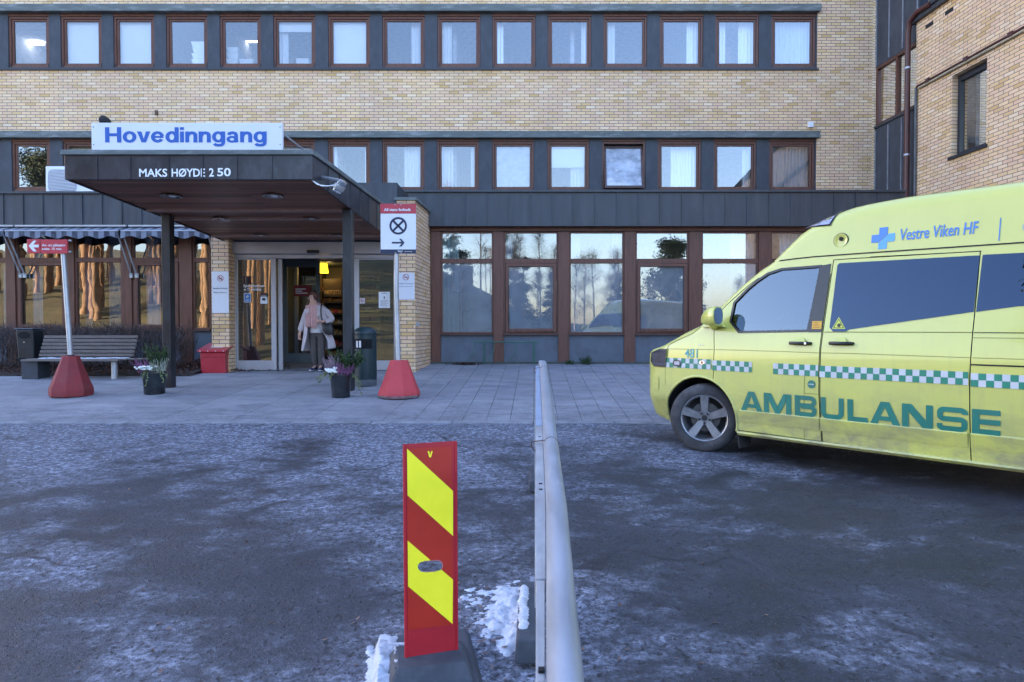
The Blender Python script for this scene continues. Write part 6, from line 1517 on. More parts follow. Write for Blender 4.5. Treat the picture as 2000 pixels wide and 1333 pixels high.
q = MB(); disc2(q, (.5, .5), .42, f, 0, 20, .32); ribbon(q, [(.25, .25), (.75, .75)], .08, f); q.build('ring', MATS['red emblem'], t); q = MB(); ribbon(q, [(.35, .35), (.35, .65)], .1, f2); ribbon(q, [(.6, .35), (.45, .5), (.6, .68)], .08, f2); q.build('symbol', BLK, t)
t = thing('glass_lettering', 'white lettering about camera surveillance on the left door glass', 'lettering', tuple(P(495, 568, yn))); q = MB()
for s, x0, x1, y0, y1 in (('Sykehusbygningen', 476, 517, 562.5, 556), ('er TV-overvåket', 476.5, 510.5, 568.2, 563)):
    a, b = P(x0, y0, yn), P(x1, y1, yn); put_text(q, fit(text2d(s, .02), b.x - a.x, b.z - a.z), lambda u, v: (a.x + u, yn - .002, a.z + v))
q.build('lettering', WHT, t)
# red sign and goods inside
yi = YI - .02; a, b = P(574, 557.5, yi), P(607, 579, yi)
t = thing('red_notice', 'dark red notice with white lines on the inner door', 'notice', ((a.x + b.x) / 2, yi, b.z)); q = MB(); q.box(a.x, b.x, yi - .004, yi, b.z, a.z); q.build('sheet', mat('wine red sheet', (.20, .012, .02), .5), t)
q = MB()
for py, w_ in ((565, 20), (569, 13), (573, 24)): ribbon(q, [(577, py), (577 + w_, py)], 1.6, lambda u, v: P(u, v, yi - .007))
q.build('lettering', WHT, t)
# yellow lamp
LAMPY = emit('lit yellow lampshade', (1.0, .78, .02), .42); yl = 16.0
t = thing('hanging_lamp', 'lit yellow lampshade hanging inside the entrance', 'lamp', tuple(P(632, 530, yl))); c = P(632, 521, yl); q = MB()
q.lathe(c, [(.115, -.15), (.075, .11)], 20, cap=False); q.build('shade', LAMPY, t, smooth=50); q = MB(); q.tube([c + Vector((0, 0, .11)), c + Vector((0, 0, .5))], .008, 6); q.build('cord', BLK, t)
SHF = mat('dark shop shelf', (.030, .022, .018), .6, 0, .3, 4); PR = mat('yellow price rail', (.55, .40, .03), .5, 0, .1, 4)
packm = [mat('pack ' + n, c, .4, 0, .5, 25) for n, c in (('gold', (.35, .19, .04)), ('brown', (.16, .07, .03)), ('cream', (.42, .34, .22)), ('red', (.30, .03, .02)), ('orange', (.42, .16, .02)))]
def shelf(name, label, x0p, x1p, ys, tops, m, rail, grp):
    x0, x1 = X_(x0p, ys, 600), X_(x1p, ys, 600); z0 = zf; t = thing(name, label, 'shelf', ((x0 + x1) / 2, ys, z0))
    q = MB(); q.box(x0, x1, ys + .38, ys + .42, z0, Z_(tops[0], ys)); q.box(x0 - .03, x0, ys, ys + .42, z0, Z_(tops[0], ys)); q.box(x1, x1 + .03, ys, ys + .42, z0, Z_(tops[0], ys)); q.build('back_panel', SHF, t)
    rl = MB(); sh_ = MB()
    for py in tops[1:]:
        z = Z_(py, ys); sh_.box(x0, x1, ys + .02, ys + .38, z - .025, z); rl.box(x0, x1, ys, ys + .018, z - .03, z + .008)
        n = max(3, int((x1 - x0) / .12)); 
        for k in range(n):
            if random.random() < .08: continue
            w_ = (x1 - x0) / n; a = x0 + w_ * k; h = random.uniform(.09, .16); o = bpy.data.objects.new('snack_pack', PACK[random.randrange(5)]); COL.objects.link(o); o.location = (a + w_ / 2, ys + .13 + random.uniform(0, .05), z + .001); o.scale = (w_ * .9, .16, h); tag(o, grp[1], 'pack', grp[0])
    sh_.build('shelf_board', SHF, t); rl.build('price_rail', rail, t)
PACK = []
for m_ in packm:
    mb = MB(); mb.loft([[(-.42, -.4, 0), (.42, -.4, 0), (.42, .4, 0), (-.42, .4, 0)], [(-.5, -.5, .12), (.5, -.5, .12), (.5, .5, .12), (-.5, .5, .12)], [(-.5, -.45, .7), (.5, -.45, .7), (.5, .45, .7), (-.5, .45, .7)], [(-.48, -.06, 1), (.48, -.06, 1), (.48, .06, 1), (-.48, .06, 1)]])
    o = mb.build('snack_pack', m_); PACK.append(o.data); bpy.data.objects.remove(o)
shelf('snack_shelf', 'dark snack shelf seen through the open door behind the woman', 628, 668, 16.3, (520, 568, 590, 612, 634, 655, 676, 696), SHF, SHF, ('packs on the shelf behind the open door', 'snack pack on the dark shelf behind the open door'))
shelf('shop_shelf', 'shop shelf with yellow price rails behind the right door glass', 690, 742, 15.7, (520, 547, 567, 588, 608, 628, 648, 668), SHF, PR, ('packs on the shelf behind the right door glass', 'pack on the yellow railed shelf behind the right door glass'))
t = thing('shop_sign', 'dark shop panel with pale lettering above the snack shelf', 'sign', tuple(P(650, 560, 16.25))); a, b = P(631, 545, 16.25), P(668, 580, 16.25)
q = MB(); q.box(a.x, b.x, 16.25, 16.27, b.z, a.z); q.build('panel', BLK, t); q = MB(); a, b = P(634, 575, 16.24), P(666, 567, 16.24); put_text(q, fit(text2d('NEDTSETTE', .0), b.x - a.x, b.z - a.z), lambda u, v: (a.x + u, 16.245, a.z + v)); q.build('lettering', mat('tan print', (.30, .24, .16), .6), t)
tl = bpy.data.lights.new('shop_lamp', 'POINT'); tl.energy = 3; tl.color = (1, .62, .25); tl.shadow_soft_size = .15; o = bpy.data.objects.new('shop_lamp', tl); o.location = P(632, 526, 16.0); COL.objects.link(o)
# ------------------------------------------------------------------ things in the windows
NUM = ['first', 'second', 'third', 'fourth', 'fifth', 'sixth', 'seventh', 'eighth', 'ninth', 'tenth', 'eleventh', 'twelfth', 'thirteenth', 'fourteenth', 'last']
CURT = mat('white curtain cloth', (.74, .76, .80), .9, 0, .08, 3, (6, 6, .5)); BLIND = mat('white blind cloth', (.80, .83, .88), .85, 0, .04, 2); NET = mat('grey net curtain', (.40, .44, .50), .9, 0, .2, 4, (8, 8, .6)); CREAM = mat('cream blind cloth', (.62, .58, .46), .85, 0, .08, 3)
def curtain(x0, x1, z0, z1, y, m, label, amp=.022, per=.085, name='curtain', cat='curtain', grp='curtains hanging in the windows'):
    q = MB(); n = max(8, int((x1 - x0) / .012)); ph = random.random() * 6
    xs = [x0 + (x1 - x0) * k / n for k in range(n + 1)]; f = lambda x, s: y + amp * math.sin(2 * math.pi * x / per + ph) * (.6 + .4 * s) + .3 * amp * math.sin(2 * math.pi * x / (per * 2.7))
    for a, b in zip(xs, xs[1:]): q.face([(a, f(a, 1), z0), (b, f(b, 1), z0), (b, f(b, 0), z1), (a, f(a, 0), z1)])
    tag(q.build(name, m, smooth=180), label, cat, grp)
def win_rect(row, k):
    a, b = (TOP, MID)[row][k]; yt, yb = ((31, 131), (276, 373))[row]; return X_(a, YU, (yt + yb) / 2) + .08, X_(b, YU, (yt + yb) / 2) - .08, z_(yb) + .08, z_(yt) - .07
ROW = ('top row', 'middle row')
def wc(row, k, kind, a, b, m=None, z0f=0, z1f=1):
    x0, x1, z0, z1 = win_rect(row, k); w_ = x1 - x0; y = YU + .30
    if kind == 'c': curtain(x0 + a * w_ - .02, x0 + b * w_ + .02, z0 - .1, z1 + .1, y, m or CURT, '%s curtain in the %s window of the %s, %s' % ('net' if m is NET else 'white', NUM[k], ROW[row], 'covering the glass' if b - a > .7 else 'drawn to the left' if (a + b) / 2 < .5 else 'drawn to the right'))
    else:
        q = MB(); q.box(x0 - .06, x1 + .06, YU + .2, YU + .215, z0 + (z1 - z0) * z0f - (.05 if z0f == 0 else 0), z1 + .08); tag(q.build('blind', m or BLIND), '%s roller blind %s in the %s window of the %s' % ('cream' if m is CREAM else 'white', 'fully drawn' if z0f == 0 else 'partly drawn', NUM[k], ROW[row]), 'blind', 'blinds in the windows')
wc(0, 1, 'b', 0, 1); wc(0, 2, 'b', 0, 1); wc(0, 6, 'b', 0, 1); wc(0, 5, 'b', 0, 1, None, .78); wc(0, 5, 'c', 0, .2); wc(0, 7, 'c', .68, 1); wc(0, 8, 'c', 0, .25); wc(0, 9, 'c', 0, .18); wc(0, 10, 'c', .86, 1)
wc(0, 11, 'c', 0, .24); wc(0, 12, 'c', .72, 1); wc(0, 13, 'c', 0, .24); wc(0, 13, 'c', .64, 1); wc(0, 14, 'c', 0, 1, NET)
wc(1, 1, 'b', 0, 1, CREAM); wc(1, 6, 'c', 0, .08); wc(1, 6, 'c', .9, 1); wc(1, 7, 'c', .48, 1); wc(1, 8, 'c', 0, .32); wc(1, 8, 'c', .86, 1); wc(1, 9, 'b', 0, 1, mat('pale blind', (.48, .53, .62), .85)); wc(1, 10, 'b', 0, 1, None, .5); wc(1, 10, 'c', .6, 1); wc(1, 12, 'c', .34, 1); wc(1, 13, 'c', .80, 1); wc(1, 14, 'c', 0, 1, NET); wc(1, 2, 'b', 0, 1); wc(1, 5, 'b', 0, 1)
LIT = emit('lit fluorescent tube', (1, 1, 1), 1.6)
for k, dx, zf_ in ((0, .70, .52), (4, .85, .54)):
    x0, x1, z0, z1 = win_rect(0, k); x = x0 + dx * (x1 - x0); q = MB(); z = z0 + zf_ * (z1 - z0) + .42; yy = YU + 2.2; lp_ = P((68, 0, 0, 0, 492)[k], (85, 0, 0, 0, 80)[k], yy); x, z = lp_.x, lp_.z; q.box(x - .24, x + (.24 if k == 0 else .18), yy - .06, yy + .06, z - .03, z + .03); tag(q.build('ceiling_lamp', LIT, bevel=.01), 'lit white strip lamp inside the %s window of the top row' % NUM[k], 'lamp', 'strip lamps in the top row rooms')
BOXM = mat('white archive box', (.66, .69, .74), .7, 0, .06, 5)
def boxes(k, xs0, n, w_, label):
    x0, x1, z0, z1 = win_rect(0, k); x = x0 + xs0 * (x1 - x0); h = (z1 - z0) * .13; z = z0 - .04
    for j in range(n):
        q = MB(); dx = random.uniform(-.02, .02); a, b = x + dx - w_ / 2, x + dx + w_ / 2; q.hexa([(a + .035, YU + .32, z), (b - .035, YU + .32, z), (b - .035, YU + .62, z), (a + .035, YU + .62, z), (a, YU + .3, z + h - .01), (b, YU + .3, z + h - .01), (b, YU + .64, z + h - .01), (a, YU + .64, z + h - .01)]); tag(q.build('storage_box', BOXM, bevel=.006), label % NUM[j], 'box', 'boxes stacked behind the windows'); z += h
boxes(3, .70, 5, .40, 'white box, %s from below, stacked in the fourth window of the top row'); boxes(4, .14, 4, .30, 'white box, %s from below, in the left stack of the fifth top window'); boxes(4, .52, 2, .38, 'white box, %s from below, in the middle of the fifth top window')
x0, x1, z0, z1 = win_rect(0, 5); q = MB(); q.hexa([(x0 + .42, YU + .3, z0 - .03), (x0 + .76, YU + .3, z0 - .03), (x0 + .76, YU + .5, z0 - .03), (x0 + .42, YU + .5, z0 - .03), (x0 + .38, YU + .36, z0 + .28), (x0 + .70, YU + .36, z0 + .28), (x0 + .70, YU + .4, z0 + .28), (x0 + .38, YU + .4, z0 + .28)]); tag(q.build('paper_stack', BOXM), 'white paper stack leaning in the sixth window of the top row', 'papers')
x0, x1, z0, z1 = win_rect(0, 13); t = thing('door_number_sign', 'dull orange panel with the number 30 in the fourteenth top window', 'sign', (x0 + .45, YU + 1.6, z0)); q = MB(); q.box(x0 + .28, x0 + .66, YU + 1.2, YU + 1.22, z0 - .05, z0 + .95); q.build('panel', mat('dull orange panel', (.45, .30, .25), .8), t)
q = MB(); put_text(q, fit(text2d('30', .0), .18, .14), lambda u, v: (x0 + .38 + u, YU + 1.195, z0 + .26 + v)); q.build('lettering', WHT, t)
# curtains of the ground floor
def gc(a, b, y0, y1, label, m=CURT): curtain(X_(a, YG, 580), X_(b, YG, 580), Z_(y1, YG), Z_(y0, YG), YG + .33, m, label, .03, .11)
GH = mat('bluish lining curtain', (.42, .48, .54), .9, 0, .12, 3, (6, 6, .5))
gc(862, 893, 452, 652, 'pale green curtain at the left of the first right hand window', mat('pale green curtain', (.44, .54, .52), .9, 0, .15, 3, (6, 6, .5))); gc(984, 1000, 452, 652, 'thin curtain at the left of the second right hand window', GH); gc(1113, 1135, 452, 652, 'curtain at the left of the third right hand window', GH); gc(1198, 1219, 452, 652, 'thin curtain at the right of the third right hand window', GH)
gc(1370, 1398, 520, 652, 'short pale curtain in the fifth right hand window behind the ambulance mirror', GH); gc(1433, 1481, 452, 652, 'gathered white curtain above the ambulance bonnet'); gc(1532, 1617, 452, 652, 'white curtain in the window just above the ambulance roof lamp')
for a, b, l in ((44, 64, 'white curtain at the left of the window behind the small red sign'), (103, 121, 'white curtain at the right of the window behind the small red sign'), (148, 160, 'narrow grey curtain behind the leaning pole'), (195, 232, 'grey blue curtain in the third left hand window'), (268, 297, 'white curtain in the window left of the black canopy post'), (-14, 3, 'white curtain in the window cut by the picture edge')): gc(a, b, 449, 644, l, CURT if 'white' in l else GH)
# camera seen in the first right hand window
t = thing('security_camera', 'black security camera on a wall arm in the first right hand window', 'camera', tuple(P(905, 480, YG + .5))); q = MB(); yc = YG + .6
a, b = P(899, 466, yc), P(909, 492, yc); q.box(a.x, b.x, yc, yc + .12, b.z, a.z); q.build('mount', BLK, t, bevel=.01); q = MB(); q.tube([P(909, 483, yc), P(922, 487, yc)], .012, 6); q.tube([P(914, 496, yc - .05), P(929, 490, yc - .05)], .04, 10); q.build('camera_body', BLK, t, smooth=40)
# ------------------------------------------------------------------ the woman coming out of the doors
def skin_mesh(vs, es, levels=2, root=0):
    me = bpy.data.meshes.new('skin_tmp'); me.from_pydata([tuple(v[0]) for v in vs], es, [])
    o = bpy.data.objects.new('skin_tmp', me); COL.objects.link(o)
    md = o.modifiers.new('skin', 'SKIN'); md.use_smooth_shade = True
    for k, v in enumerate(vs):
        r = v[1] if isinstance(v[1], tuple) else (v[1], v[1]); me.skin_vertices[0].data[k].radius = r; me.skin_vertices[0].data[k].use_root = (k == root)
    sb = o.modifiers.new('sub', 'SUBSURF'); sb.levels = levels; sb.render_levels = levels
    dg = bpy.context.evaluated_depsgraph_get(); dg.update(); r = bpy.data.meshes.new_from_object(o.evaluated_get(dg)); bpy.data.objects.remove(o); return r
PYW = 13.42; pxw = X_(618, PYW, 650); pzw = gz(0, PYW) + .012
PER = thing('person', 'woman in a pale wool coat and pink scarf stepping out of the doors', 'person', (pxw, PYW, pzw))
def LP_(x, y, z): return Vector((pxw + x, PYW + y, pzw + z))
class Chain:
    def __init__(s): s.v = []; s.e = []
    def add(s, p, r, to=None):
        s.v.append((LP_(*p), r)); i = len(s.v) - 1
        if to is not None: s.e.append((to, i))
        return i
def from_mesh(name, me, mats, parent=PER):
    me.transform(wmat(parent).inverted()); me.materials.clear()
    for m_ in (mats if isinstance(mats, list) else [mats]): me.materials.append(m_)
    for p in me.polygons: p.use_smooth = True; p.material_index = 0
    o = bpy.data.objects.new(name, me); COL.objects.link(o); o.parent = parent; return o
SKIN = mat('skin', (.52, .30, .235), .55, 0, .10, 14)
b = Chain()
pel = b.add((.02, .02, .80), (.13, .10)); sp1 = b.add((.01, .02, .98), (.125, .095), pel); ch = b.add((-.01, .02, 1.14), (.11, .085), sp1); up = b.add((-.015, .02, 1.25), (.075, .055), ch)
nk = b.add((-.03, -.005, 1.335), .052, up); jaw = b.add((-.052, -.02, 1.405), (.062, .066), nk); hd = b.add((-.055, -.012, 1.475), (.076, .090), jaw); tp_ = b.add((-.048, .0, 1.525), (.058, .066), hd)
fd = Vector((-.80, -.60, 0)).normalized()
ns = b.add((-.055 + fd.x * .082, -.012 + fd.y * .082, 1.452), .020, hd); n2 = b.add((-.055 + fd.x * .106, -.012 + fd.y * .106, 1.436), .014, ns)
cn = b.add((-.052 + fd.x * .062, -.02 + fd.y * .062, 1.385), .024, jaw)
for s, hip, knee, ank, toe in ((-1, (-.06, .02, .74), (-.045, -.03, .42), (-.035, .03, .085), (-.075, -.12, .035)), (1, (.085, .02, .74), (.10, -.03, .42), (.095, -.03, .085), (.115, -.19, .035))):
    h = b.add(hip, .09, pel); k_ = b.add(knee, .058, h); a_ = b.add(ank, .030, k_); b.add((toe[0], toe[1] + .05, toe[2]), .022, a_)
def hand(wrist, wi, fdir, side, curl, spread):
    fdir = Vector(fdir).normalized(); side = Vector(side).normalized(); nrm = fdir.cross(side).normalized()
    w_ = Vector(wrist); pm = w_ + fdir * .045; pi = b.add(tuple(pm), (.030, .016), wi); kn = b.add(tuple(w_ + fdir * .078), (.032, .014), pi)
    for j, (off, ln) in enumerate(((-.028, .062), (-.0095, .072), (.0095, .067), (.028, .052))):
        p = w_ + fdir * .088 + side * off; k1 = b.add(tuple(p), .0095, kn); d = (fdir + nrm * curl * .5).normalized(); p2 = p + d * ln * .5; k2 = b.add(tuple(p2), .0088, k1); d2 = (fdir * .5 + nrm * curl).normalized(); b.add(tuple(p2 + d2 * ln * .5), .0078, k2)
    t0 = w_ + fdir * .035 - side * .030; t1 = b.add(tuple(t0), .011, pi); d = (fdir * .8 - side * .6 + nrm * curl * .6).normalized(); t2 = b.add(tuple(t0 + d * .035), .010, t1); b.add(tuple(t0 + d * .06 + nrm * curl * .008), .0085, t2)
sl = b.add((-.15, .025, 1.20), .048, up); el = b.add((-.265, .03, .98), .043, sl); wl = b.add((-.325, -.03, .755), .027, el); hand((-.325, -.03, .755), wl, (-.05, -.12, -1), (.35, .9, 0), .55, 0)
sr = b.add((.15, .025, 1.19), .048, up); er = b.add((.315, .01, 1.01), .043, sr); wr = b.add((.205, -.19, .985), .027, er); hand((.205, -.19, .985), wr, (-.80, -.35, .12), (0, .25, 1), .95, 0)
from_mesh('body', skin_mesh(b.v, b.e), SKIN)
# hair
HAIR = mat('reddish brown hair', (.085, .035, .026), .7, 0, .5, 30, bs=.5, bd=.004)
q = MB(); rnd = random.Random(5)
hc = Vector((-.045, .006, 1.492)); nlat, nlon = 16, 26; ids = []
for i in range(nlat + 1):
    th = math.pi * .80 * i / nlat; lp = []
    for j in range(nlon):
        ph = 2 * math.pi * j / nlon; d = Vector((math.sin(th) * math.cos(ph), math.sin(th) * math.sin(ph), math.cos(th)))
        face = d.dot(fd); r = Vector((.105, .112, .102)); k = 1 + .05 * math.sin(9 * ph + 5 * th) + rnd.uniform(-.03, .03)
        p = Vector((d.x * r.x * k, d.y * r.y * k, d.z * r.z * k))
        if face > .25 and d.z < .55: p *= max(.55, 1 - (face - .25) * 1.3 * min(1, (.55 - d.z) / .25))
        lp.append(q.vert(LP_(*(hc + p))))
    ids.append(lp)
for a, c in zip(ids, ids[1:]):
    for j in range(nlon): q.idx([a[j], a[(j + 1) % nlon], c[(j + 1) % nlon], c[j]])
q.build('hair', HAIR, PER, smooth=60)
# face details
sdv = Vector((-fd.y, fd.x, 0)); eyec = Vector((-.055, -.012, 1.470)) 
EYE = mat('dark eye', (.03, .022, .02), .3); LIPM = mat('lips', (.36, .13, .12), .5)
def facep(s, dz, o): return LP_(*(eyec + fd * (.083 - abs(s) * .32 + o) + sdv * s + Vector((0, 0, dz))))
q = MB()
for s in (-.031, .031): q.lathe(facep(s, 0, .0), [(.0, -.006), (.009, 0), (.0, .006)], 8)
q.build('eyes', EYE, PER)
q = MB(); q.tube([facep(-.02, -.062, .004), facep(0, -.060, .009), facep(.02, -.062, .004)], .0055, 6); q.build('mouth', LIPM, PER)
q = MB()
for s in (-.031, .031):
    q.tube([facep(s + .021 * math.cos(R(a)), .016 * math.sin(R(a)), .014) for a in range(0, 361, 30)], .0022, 4)
q.tube([facep(-.01, .003, .016), facep(.01, .003, .016)], .002, 4)
for s in (-1, 1): q.tube([facep(.052 * s, .004, .014), facep(.058 * s, .004, -.05)], .002, 4)
q.build('glasses', BLK, PER)
# trousers and shoes
TRS = mat('grey brown trousers', (.085, .070, .068), .85, 0, .25, 10, bs=.3, bd=.004)
c = Chain(); r0 = c.add((.015, .02, .84), (.145, .11)); c0_ = c.add((.015, .02, .95), (.14, .105), r0)
for hip, knee, ank in (((-.065, .02, .72), (-.05, -.035, .42), (-.038, .035, .085)), ((.09, .02, .72), (.105, -.04, .42), (.098, -.025, .085))):
    h = c.add(hip, .098, r0); k_ = c.add(knee, .074, h); c.add(ank, .058, k_)
from_mesh('trousers', skin_mesh(c.v, c.e), TRS)
SHO = mat('navy blue shoe', (.012, .022, .075), .6, 0, .2, 12)
for nm, x, y, dx in (('shoe', -.05, .045, -.25), ('shoe', .105, -.02, .12)):
    q = MB(); d = Vector((dx, -1, 0)).normalized(); s = Vector((-d.y, d.x, 0)); loops = []
    for t_, w_, h in ((-.065, .028, .06), (-.05, .036, .085), (0, .038, .085), (.06, .040, .062), (.12, .042, .045), (.165, .032, .035), (.185, .012, .02)):
        loops.append([LP_(x, y, 0) + d * t_ + s * (w_ * math.cos(R(a))) + Vector((0, 0, .012 + max(0, math.sin(R(a))) * h + min(0, math.sin(R(a))) * .012)) for a in range(0, 360, 30)])
    q.loft(loops, 0); o = q.build(nm, SHO, PER, smooth=60)
    q = MB(); q.loft([[LP_(x, y, 0) + d * (t_ * 1.03) + s * (w_ * 1.06 * math.cos(R(a))) + Vector((0, 0, .009 + .009 * math.sin(R(a)))) for a in range(0, 360, 30)] for t_, w_ in ((-.07, .02), (-.05, .036), (.06, .040), (.13, .042), (.17, .03), (.188, .012))]); q.build('sole', WHITE2, o, smooth=60)
# jumper, scarf
JMP = mat('white jumper', (.60, .58, .60), .9, 0, .08, 12); SCF = mat('pale pink scarf', (.56, .33, .32), .9, 0, .15, 14, (3, 3, .8), .3, .004)
q = MB(); q.loft([[LP_(x0 + rx * math.cos(R(a)), .02 + ry * math.sin(R(a)), z) for a in range(0, 360, 20)] for z, x0, rx, ry in ((.755, .012, .135, .125), (.77, .012, .148, .135), (.95, .01, .155, .135), (1.1, -.005, .16, .135), (1.22, -.01, .14, .11), (1.30, -.02, .07, .07))]); q.build('jumper', JMP, PER, smooth=60)
q = MB(); q.loft([[LP_(-.03 + (r_ + rt * math.cos(R(a))) * math.cos(R(t_)), -.0 + (r_ * .95 + rt * math.cos(R(a))) * math.sin(R(t_)), zc_ + rt * 1.25 * math.sin(R(a)) - .03 * math.sin(R(t_ - 180) * 1) * (1 if t_ > 180 else 0)) for a in range(0, 360, 45)] for t_, r_, rt, zc_ in [(t, .088, .034 + .005 * math.sin(t * .11), 1.315 + .015 * math.sin(R(t))) for t in range(0, 361, 20)]], cap=False)
def drape(x0, x1, z0, z1, y, ph):
    n = 14; rows = []
    for j in range(9):
        s = j / 8; rows.append([q.vert(LP_(x0 + (x1 - x0) * (k / n) + (-.015 * (1 - s)) * (1 if x0 < -.1 else -1) * 0, y - .025 * s + .02 * s * s + .014 * math.sin(2.6 * math.pi * 2 * k / n + ph) * (.4 + .6 * s), z1 + (z0 - z1) * s + .012 * math.sin(k * 1.7) * (s > .95))) for k in range(n + 1)])
    for a, b_ in zip(rows, rows[1:]):
        for k in range(n): q.idx([a[k], a[k + 1], b_[k + 1], b_[k]])
drape(-.165, -.055, .87, 1.31, -.140, 0); drape(-.06, .065, .85, 1.31, -.150, 2.0)
so = q.build('scarf', SCF, PER, smooth=60); md = so.modifiers.new('thick', 'SOLIDIFY'); md.thickness = .008
# coat: open-fronted sections from the shoulders to the hem
COAT = mat('pale pinkish wool coat', (.50, .44, .46), .95, 0, .08, 40, bs=.35, bd=.004)
secs = [  # z, centre x, half width, half depth, opening angles left and right of the front (deg), lean y
    (1.325, -.02, .085, .085, 34, 30, .03), (1.285, -.012, .155, .10, 44, 34, .03), (1.235, -.008, .205, .125, 42, 32, .025), (1.15, -.005, .215, .15, 36, 24, .02), (1.0, -.002, .22, .17, 34, 22, .015), (.85, .0, .235, .18, 32, 30, .01), (.72, .015, .265, .19, 34, 42, .0), (.58, .03, .30, .20, 40, 48, -.0), (.46, .03, .32, .205, 46, 46, -.0), (.405, .028, .325, .205, 48, 44, .0)]
q = MB(); rows = []; n = 40
for j, (z, xc, a, d, ol, orr, ly) in enumerate(secs):
    lp = []
    for k in range(n + 1):
        t_ = R(-90 - ol - (360 - ol - orr) * k / n); f_ = 1 + (.035 * math.sin(7 * t_ + .6) * max(0, (1.0 - z)) * 1.3)
        xx_ = xc + a * f_ * math.cos(t_); zz = z + (.10 if z < .6 else 0) * max(0, (xx_ - .1)) * 1.6 - (0.02 if z < .45 and xx_ < -.1 else 0)
        lp.append(q.vert(LP_(xx_, ly + .02 + d * f_ * math.sin(t_), zz)))
    rows.append(lp)
for a, b_ in zip(rows, rows[1:]):
    for k in range(n): q.idx([a[k], a[k + 1], b_[k + 1], b_[k]])
co = q.build('coat', COAT, PER, smooth=70); md = co.modifiers.new('thick', 'SOLIDIFY'); md.thickness = .018; md.offset = 1; md2 = co.modifiers.new('sub', 'SUBSURF'); md2.levels = 1; md2.render_levels = 1
c = Chain(); s0 = c.add((-.14, .025, 1.245), .080); s1 = c.add((-.205, .025, 1.14), .078, s0); s2 = c.add((-.270, .03, .975), .070, s1); s3 = c.add((-.308, .0, .86), .063, s2); c.add((-.324, -.028, .775), .058, s3); from_mesh('sleeve', skin_mesh(c.v, c.e), COAT)
c = Chain(); s0 = c.add((.14, .02, 1.235), .082); s1 = c.add((.225, .02, 1.15), .080, s0); s2 = c.add((.318, .005, 1.02), .074, s1); s3 = c.add((.275, -.10, .985), .066, s2); c.add((.222, -.165, .985), .058, s3); from_mesh('sleeve', skin_mesh(c.v, c.e), COAT)
q = MB()    # lapels
q.prism([LP_(-.13, -.10, 1.31), LP_(-.075, -.115, 1.27), LP_(-.115, -.165, 1.12), LP_(-.20, -.125, 1.20)], [LP_(-.13, -.115, 1.32), LP_(-.07, -.13, 1.275), LP_(-.112, -.18, 1.12), LP_(-.205, -.14, 1.205)])
q.prism([LP_(.05, -.10, 1.32), LP_(.12, -.10, 1.27), LP_(.165, -.13, 1.17), LP_(.085, -.165, 1.07), LP_(.05, -.13, 1.2)], [LP_(.05, -.115, 1.33), LP_(.125, -.115, 1.28), LP_(.17, -.145, 1.17), LP_(.085, -.18, 1.065), LP_(.045, -.145, 1.2)])
q.build('lapel', COAT, PER, smooth=40, bevel=.008)
q = MB(); q.lathe(LP_(.075, -.165, 1.02), [(.0, -.006), (.013, -.003), (.013, .003), (0, .006)], 10, axis='Y'); q.build('coat_button', mat('horn button', (.30, .25, .25), .4), PER)
BAGM = mat('black leather bag', (.014, .014, .017), .45, 0, .3, 8)
BAG = thing('handbag', "black leather shoulder bag under the woman's left arm", 'bag', tuple(LP_(.27, -.1, .75)))
q = MB(); q.loft([[LP_(x0 + rx * math.copysign(abs(math.cos(R(a))) ** .5, math.cos(R(a))), -.06 + ry * math.sin(R(a)) - .06, z) for a in range(0, 360, 20)] for z, x0, rx, ry in ((.72, .31, .03, .03), (.735, .30, .09, .06), (.80, .28, .11, .075), (.92, .255, .105, .06), (.965, .245, .095, .03))]); q.build('bag_body', BAGM, BAG, smooth=40)
q = MB(); q.tube([LP_(.20, -.17, .96), LP_(.165, -.20, 1.06), LP_(.14, -.155, 1.2), LP_(.125, -.075, 1.315), LP_(.135, .04, 1.335), LP_(.18, .15, 1.2), LP_(.30, .10, .96)], .013, 6); q.build('strap', BAGM, BAG, smooth=60)
# ------------------------------------------------------------------ far side of the forecourt: what the windows mirror
GRASS = mat('dry bank grass', (.13, .105, .04), .95, 0, .45, .6, dirt=((.06, .07, .025), .25, .8))
def hz_(x, y):
    d = max(0, -9 - y); l = 1 / (1 + math.exp((x + 6) / 4)); return gz(x, y) - .15 + l * min(13, .30 * d) + (1 - l) * min(4, max(0, d - 36) * .16) + .15 * math.sin(x * .5) * math.sin(y * .4)
tag(sheet('hill', GRASS, lines(-160, 160, -60, 40, 4), lines(-220, -8, -60, -8, 3), .0, hz_), kind='structure')
BARK = mat('orange pine bark', (.27, .165, .09), .9, 0, .5, 2, (4, 4, .7), .5, .02); BIRCH = mat('birch bark', (.42, .36, .30), .85, 0, .5, 2.5, (3, 3, 1.5)); NEED = mat('pine needles', (.035, .055, .022), .8, 0, .5, 2); TWIG = mat('birch twigs', (.13, .075, .05), .9, 0, .3, 2); SPR = mat('spruce needles', (.020, .036, .018), .8, 0, .5, 2)
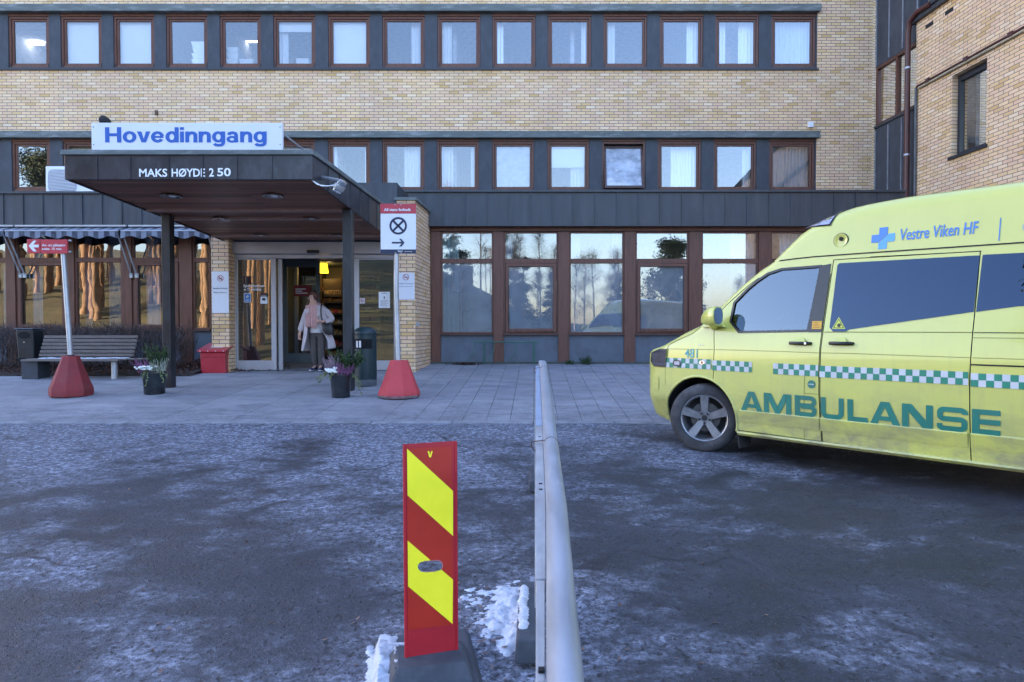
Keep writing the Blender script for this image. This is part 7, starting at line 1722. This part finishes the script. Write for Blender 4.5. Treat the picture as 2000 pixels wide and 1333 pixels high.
def tree_(kind, h):
    rnd = random.Random(kind * 7 + 1); t = bpy.data.objects.new(('pine_tree', 'spruce_tree', 'birch_tree', 'broad_pine')[kind], None); COL.objects.link(t)
    q = MB(); bend = [Vector((rnd.gauss(0, .18) * s, rnd.gauss(0, .18) * s, h * s)) for s in (0, .2, .4, .6, .8, .97)]
    q.tube(bend, [h * (.016, .013, .010, .018)[kind] * (1.05 - s * .85) for s in (0, .2, .4, .6, .8, 1)], 8)
    limbs = []
    for k in range((26, 26, 40, 44)[kind]):
        s = rnd.uniform((.5, .08, .3, .34)[kind], .96); i = min(4, int(s * 5)); p = bend[i].lerp(bend[i + 1], s * 5 - i); a = rnd.uniform(0, 6.28)
        ln = {0: h * .17 * (1.2 - s * .7), 1: h * .24 * (1.02 - s), 2: h * .20 * (1.15 - s), 3: h * .36 * (1.08 - s) ** .6}[kind]; e = p + Vector((math.cos(a) * ln, math.sin(a) * ln, {0: .25, 1: -.2, 2: .8, 3: .2}[kind] * ln)); q.tube([p, p.lerp(e, .5) + Vector((0, 0, .06 * ln)), e], [.035, .025, .01], 4); limbs.append((p, e))
    q.build('trunk', (BARK, BARK, BIRCH, BARK)[kind], t, smooth=60)
    q = MB()
    for p, e in limbs:
        for k in range((170, 190, 34, 150)[kind]):
            c = p.lerp(e, rnd.uniform(.25, 1.08)) + Vector((rnd.gauss(0, .35), rnd.gauss(0, .35), rnd.gauss(0, (.3, .22, .5, .35)[kind]))); f_ = Vector((rnd.gauss(0, 1), rnd.gauss(0, 1), rnd.gauss(0, .8))).normalized()
            L_ = (.15, .16, .5, .17)[kind] * rnd.uniform(.6, 1.3); g_ = f_.cross(Vector((rnd.random(), rnd.random(), rnd.random()))).normalized() * ((.05, .05, .007, .06)[kind]); q.face([c - f_ * L_ - g_, c - f_ * L_ + g_, c + f_ * L_ + g_ * .5, c + f_ * L_ - g_ * .5])
    q.build('crown', (NEED, SPR, TWIG, NEED)[kind], t); return t
KT = [tree_(0, 15), tree_(1, 12), tree_(2, 13), tree_(3, 12)]; used = [False] * 4
TL = ('tall pine with a bare orange trunk, seen mirrored in the left windows', 'dark spruce seen mirrored in the right ground floor windows', 'bare birch seen mirrored in the right ground floor windows', 'broad dark pine mirrored high in the fourth right hand window'); TG = ('pines mirrored in the windows', 'spruces mirrored in the windows', 'birches mirrored in the windows', None)
rnd = random.Random(11); spots = []
while len(spots) < 70:
    x, y = rnd.uniform(-50, -17), rnd.uniform(-36, -12)
    if y < .612 * x + .5 and y > 1.25 * x: spots.append((0, x, y, rnd.uniform(.8, 1.25)))
for k in range(26): spots.append((rnd.choice((1, 2, 2)), rnd.uniform(-12, 34), rnd.uniform(-70, -50), rnd.uniform(.5, .72)))
for x, y, s in ((11.8, -46, .7), (-1.2, -48, .8), (19, -56, .7), (-9, -45, .9),  (-4, -60, 1.0), (28, -52, 1.1)): spots.append((1, x, y, s))
for x, y, s in ((-3.2, -50, .85), (-2.2, -54, .9), (4.6, -46, .80), (6.0, -50, .88), (7.6, -55, .95), (2.5, -52, .85), (9.5, -48, .8), (-6.5, -52, .9), (0.8, -57, .95), (11, -58, 1), (-11, -50, .9), (19, -58, 1)): spots.append((2, x, y, s))
spots.append((3, 15.2, -42, 1.0))
for kind, x, y, s in spots:
    o = KT[kind] if not used[kind] else copy_tree(KT[kind]); used[kind] = True
    o.location = (x, y, hz_(x, y) - .1); o.rotation_euler = (0, 0, rnd.uniform(0, 6.28)); o.scale = (s, s, s * rnd.uniform(.92, 1.1)); tag(o, TL[kind], 'tree', TG[kind])
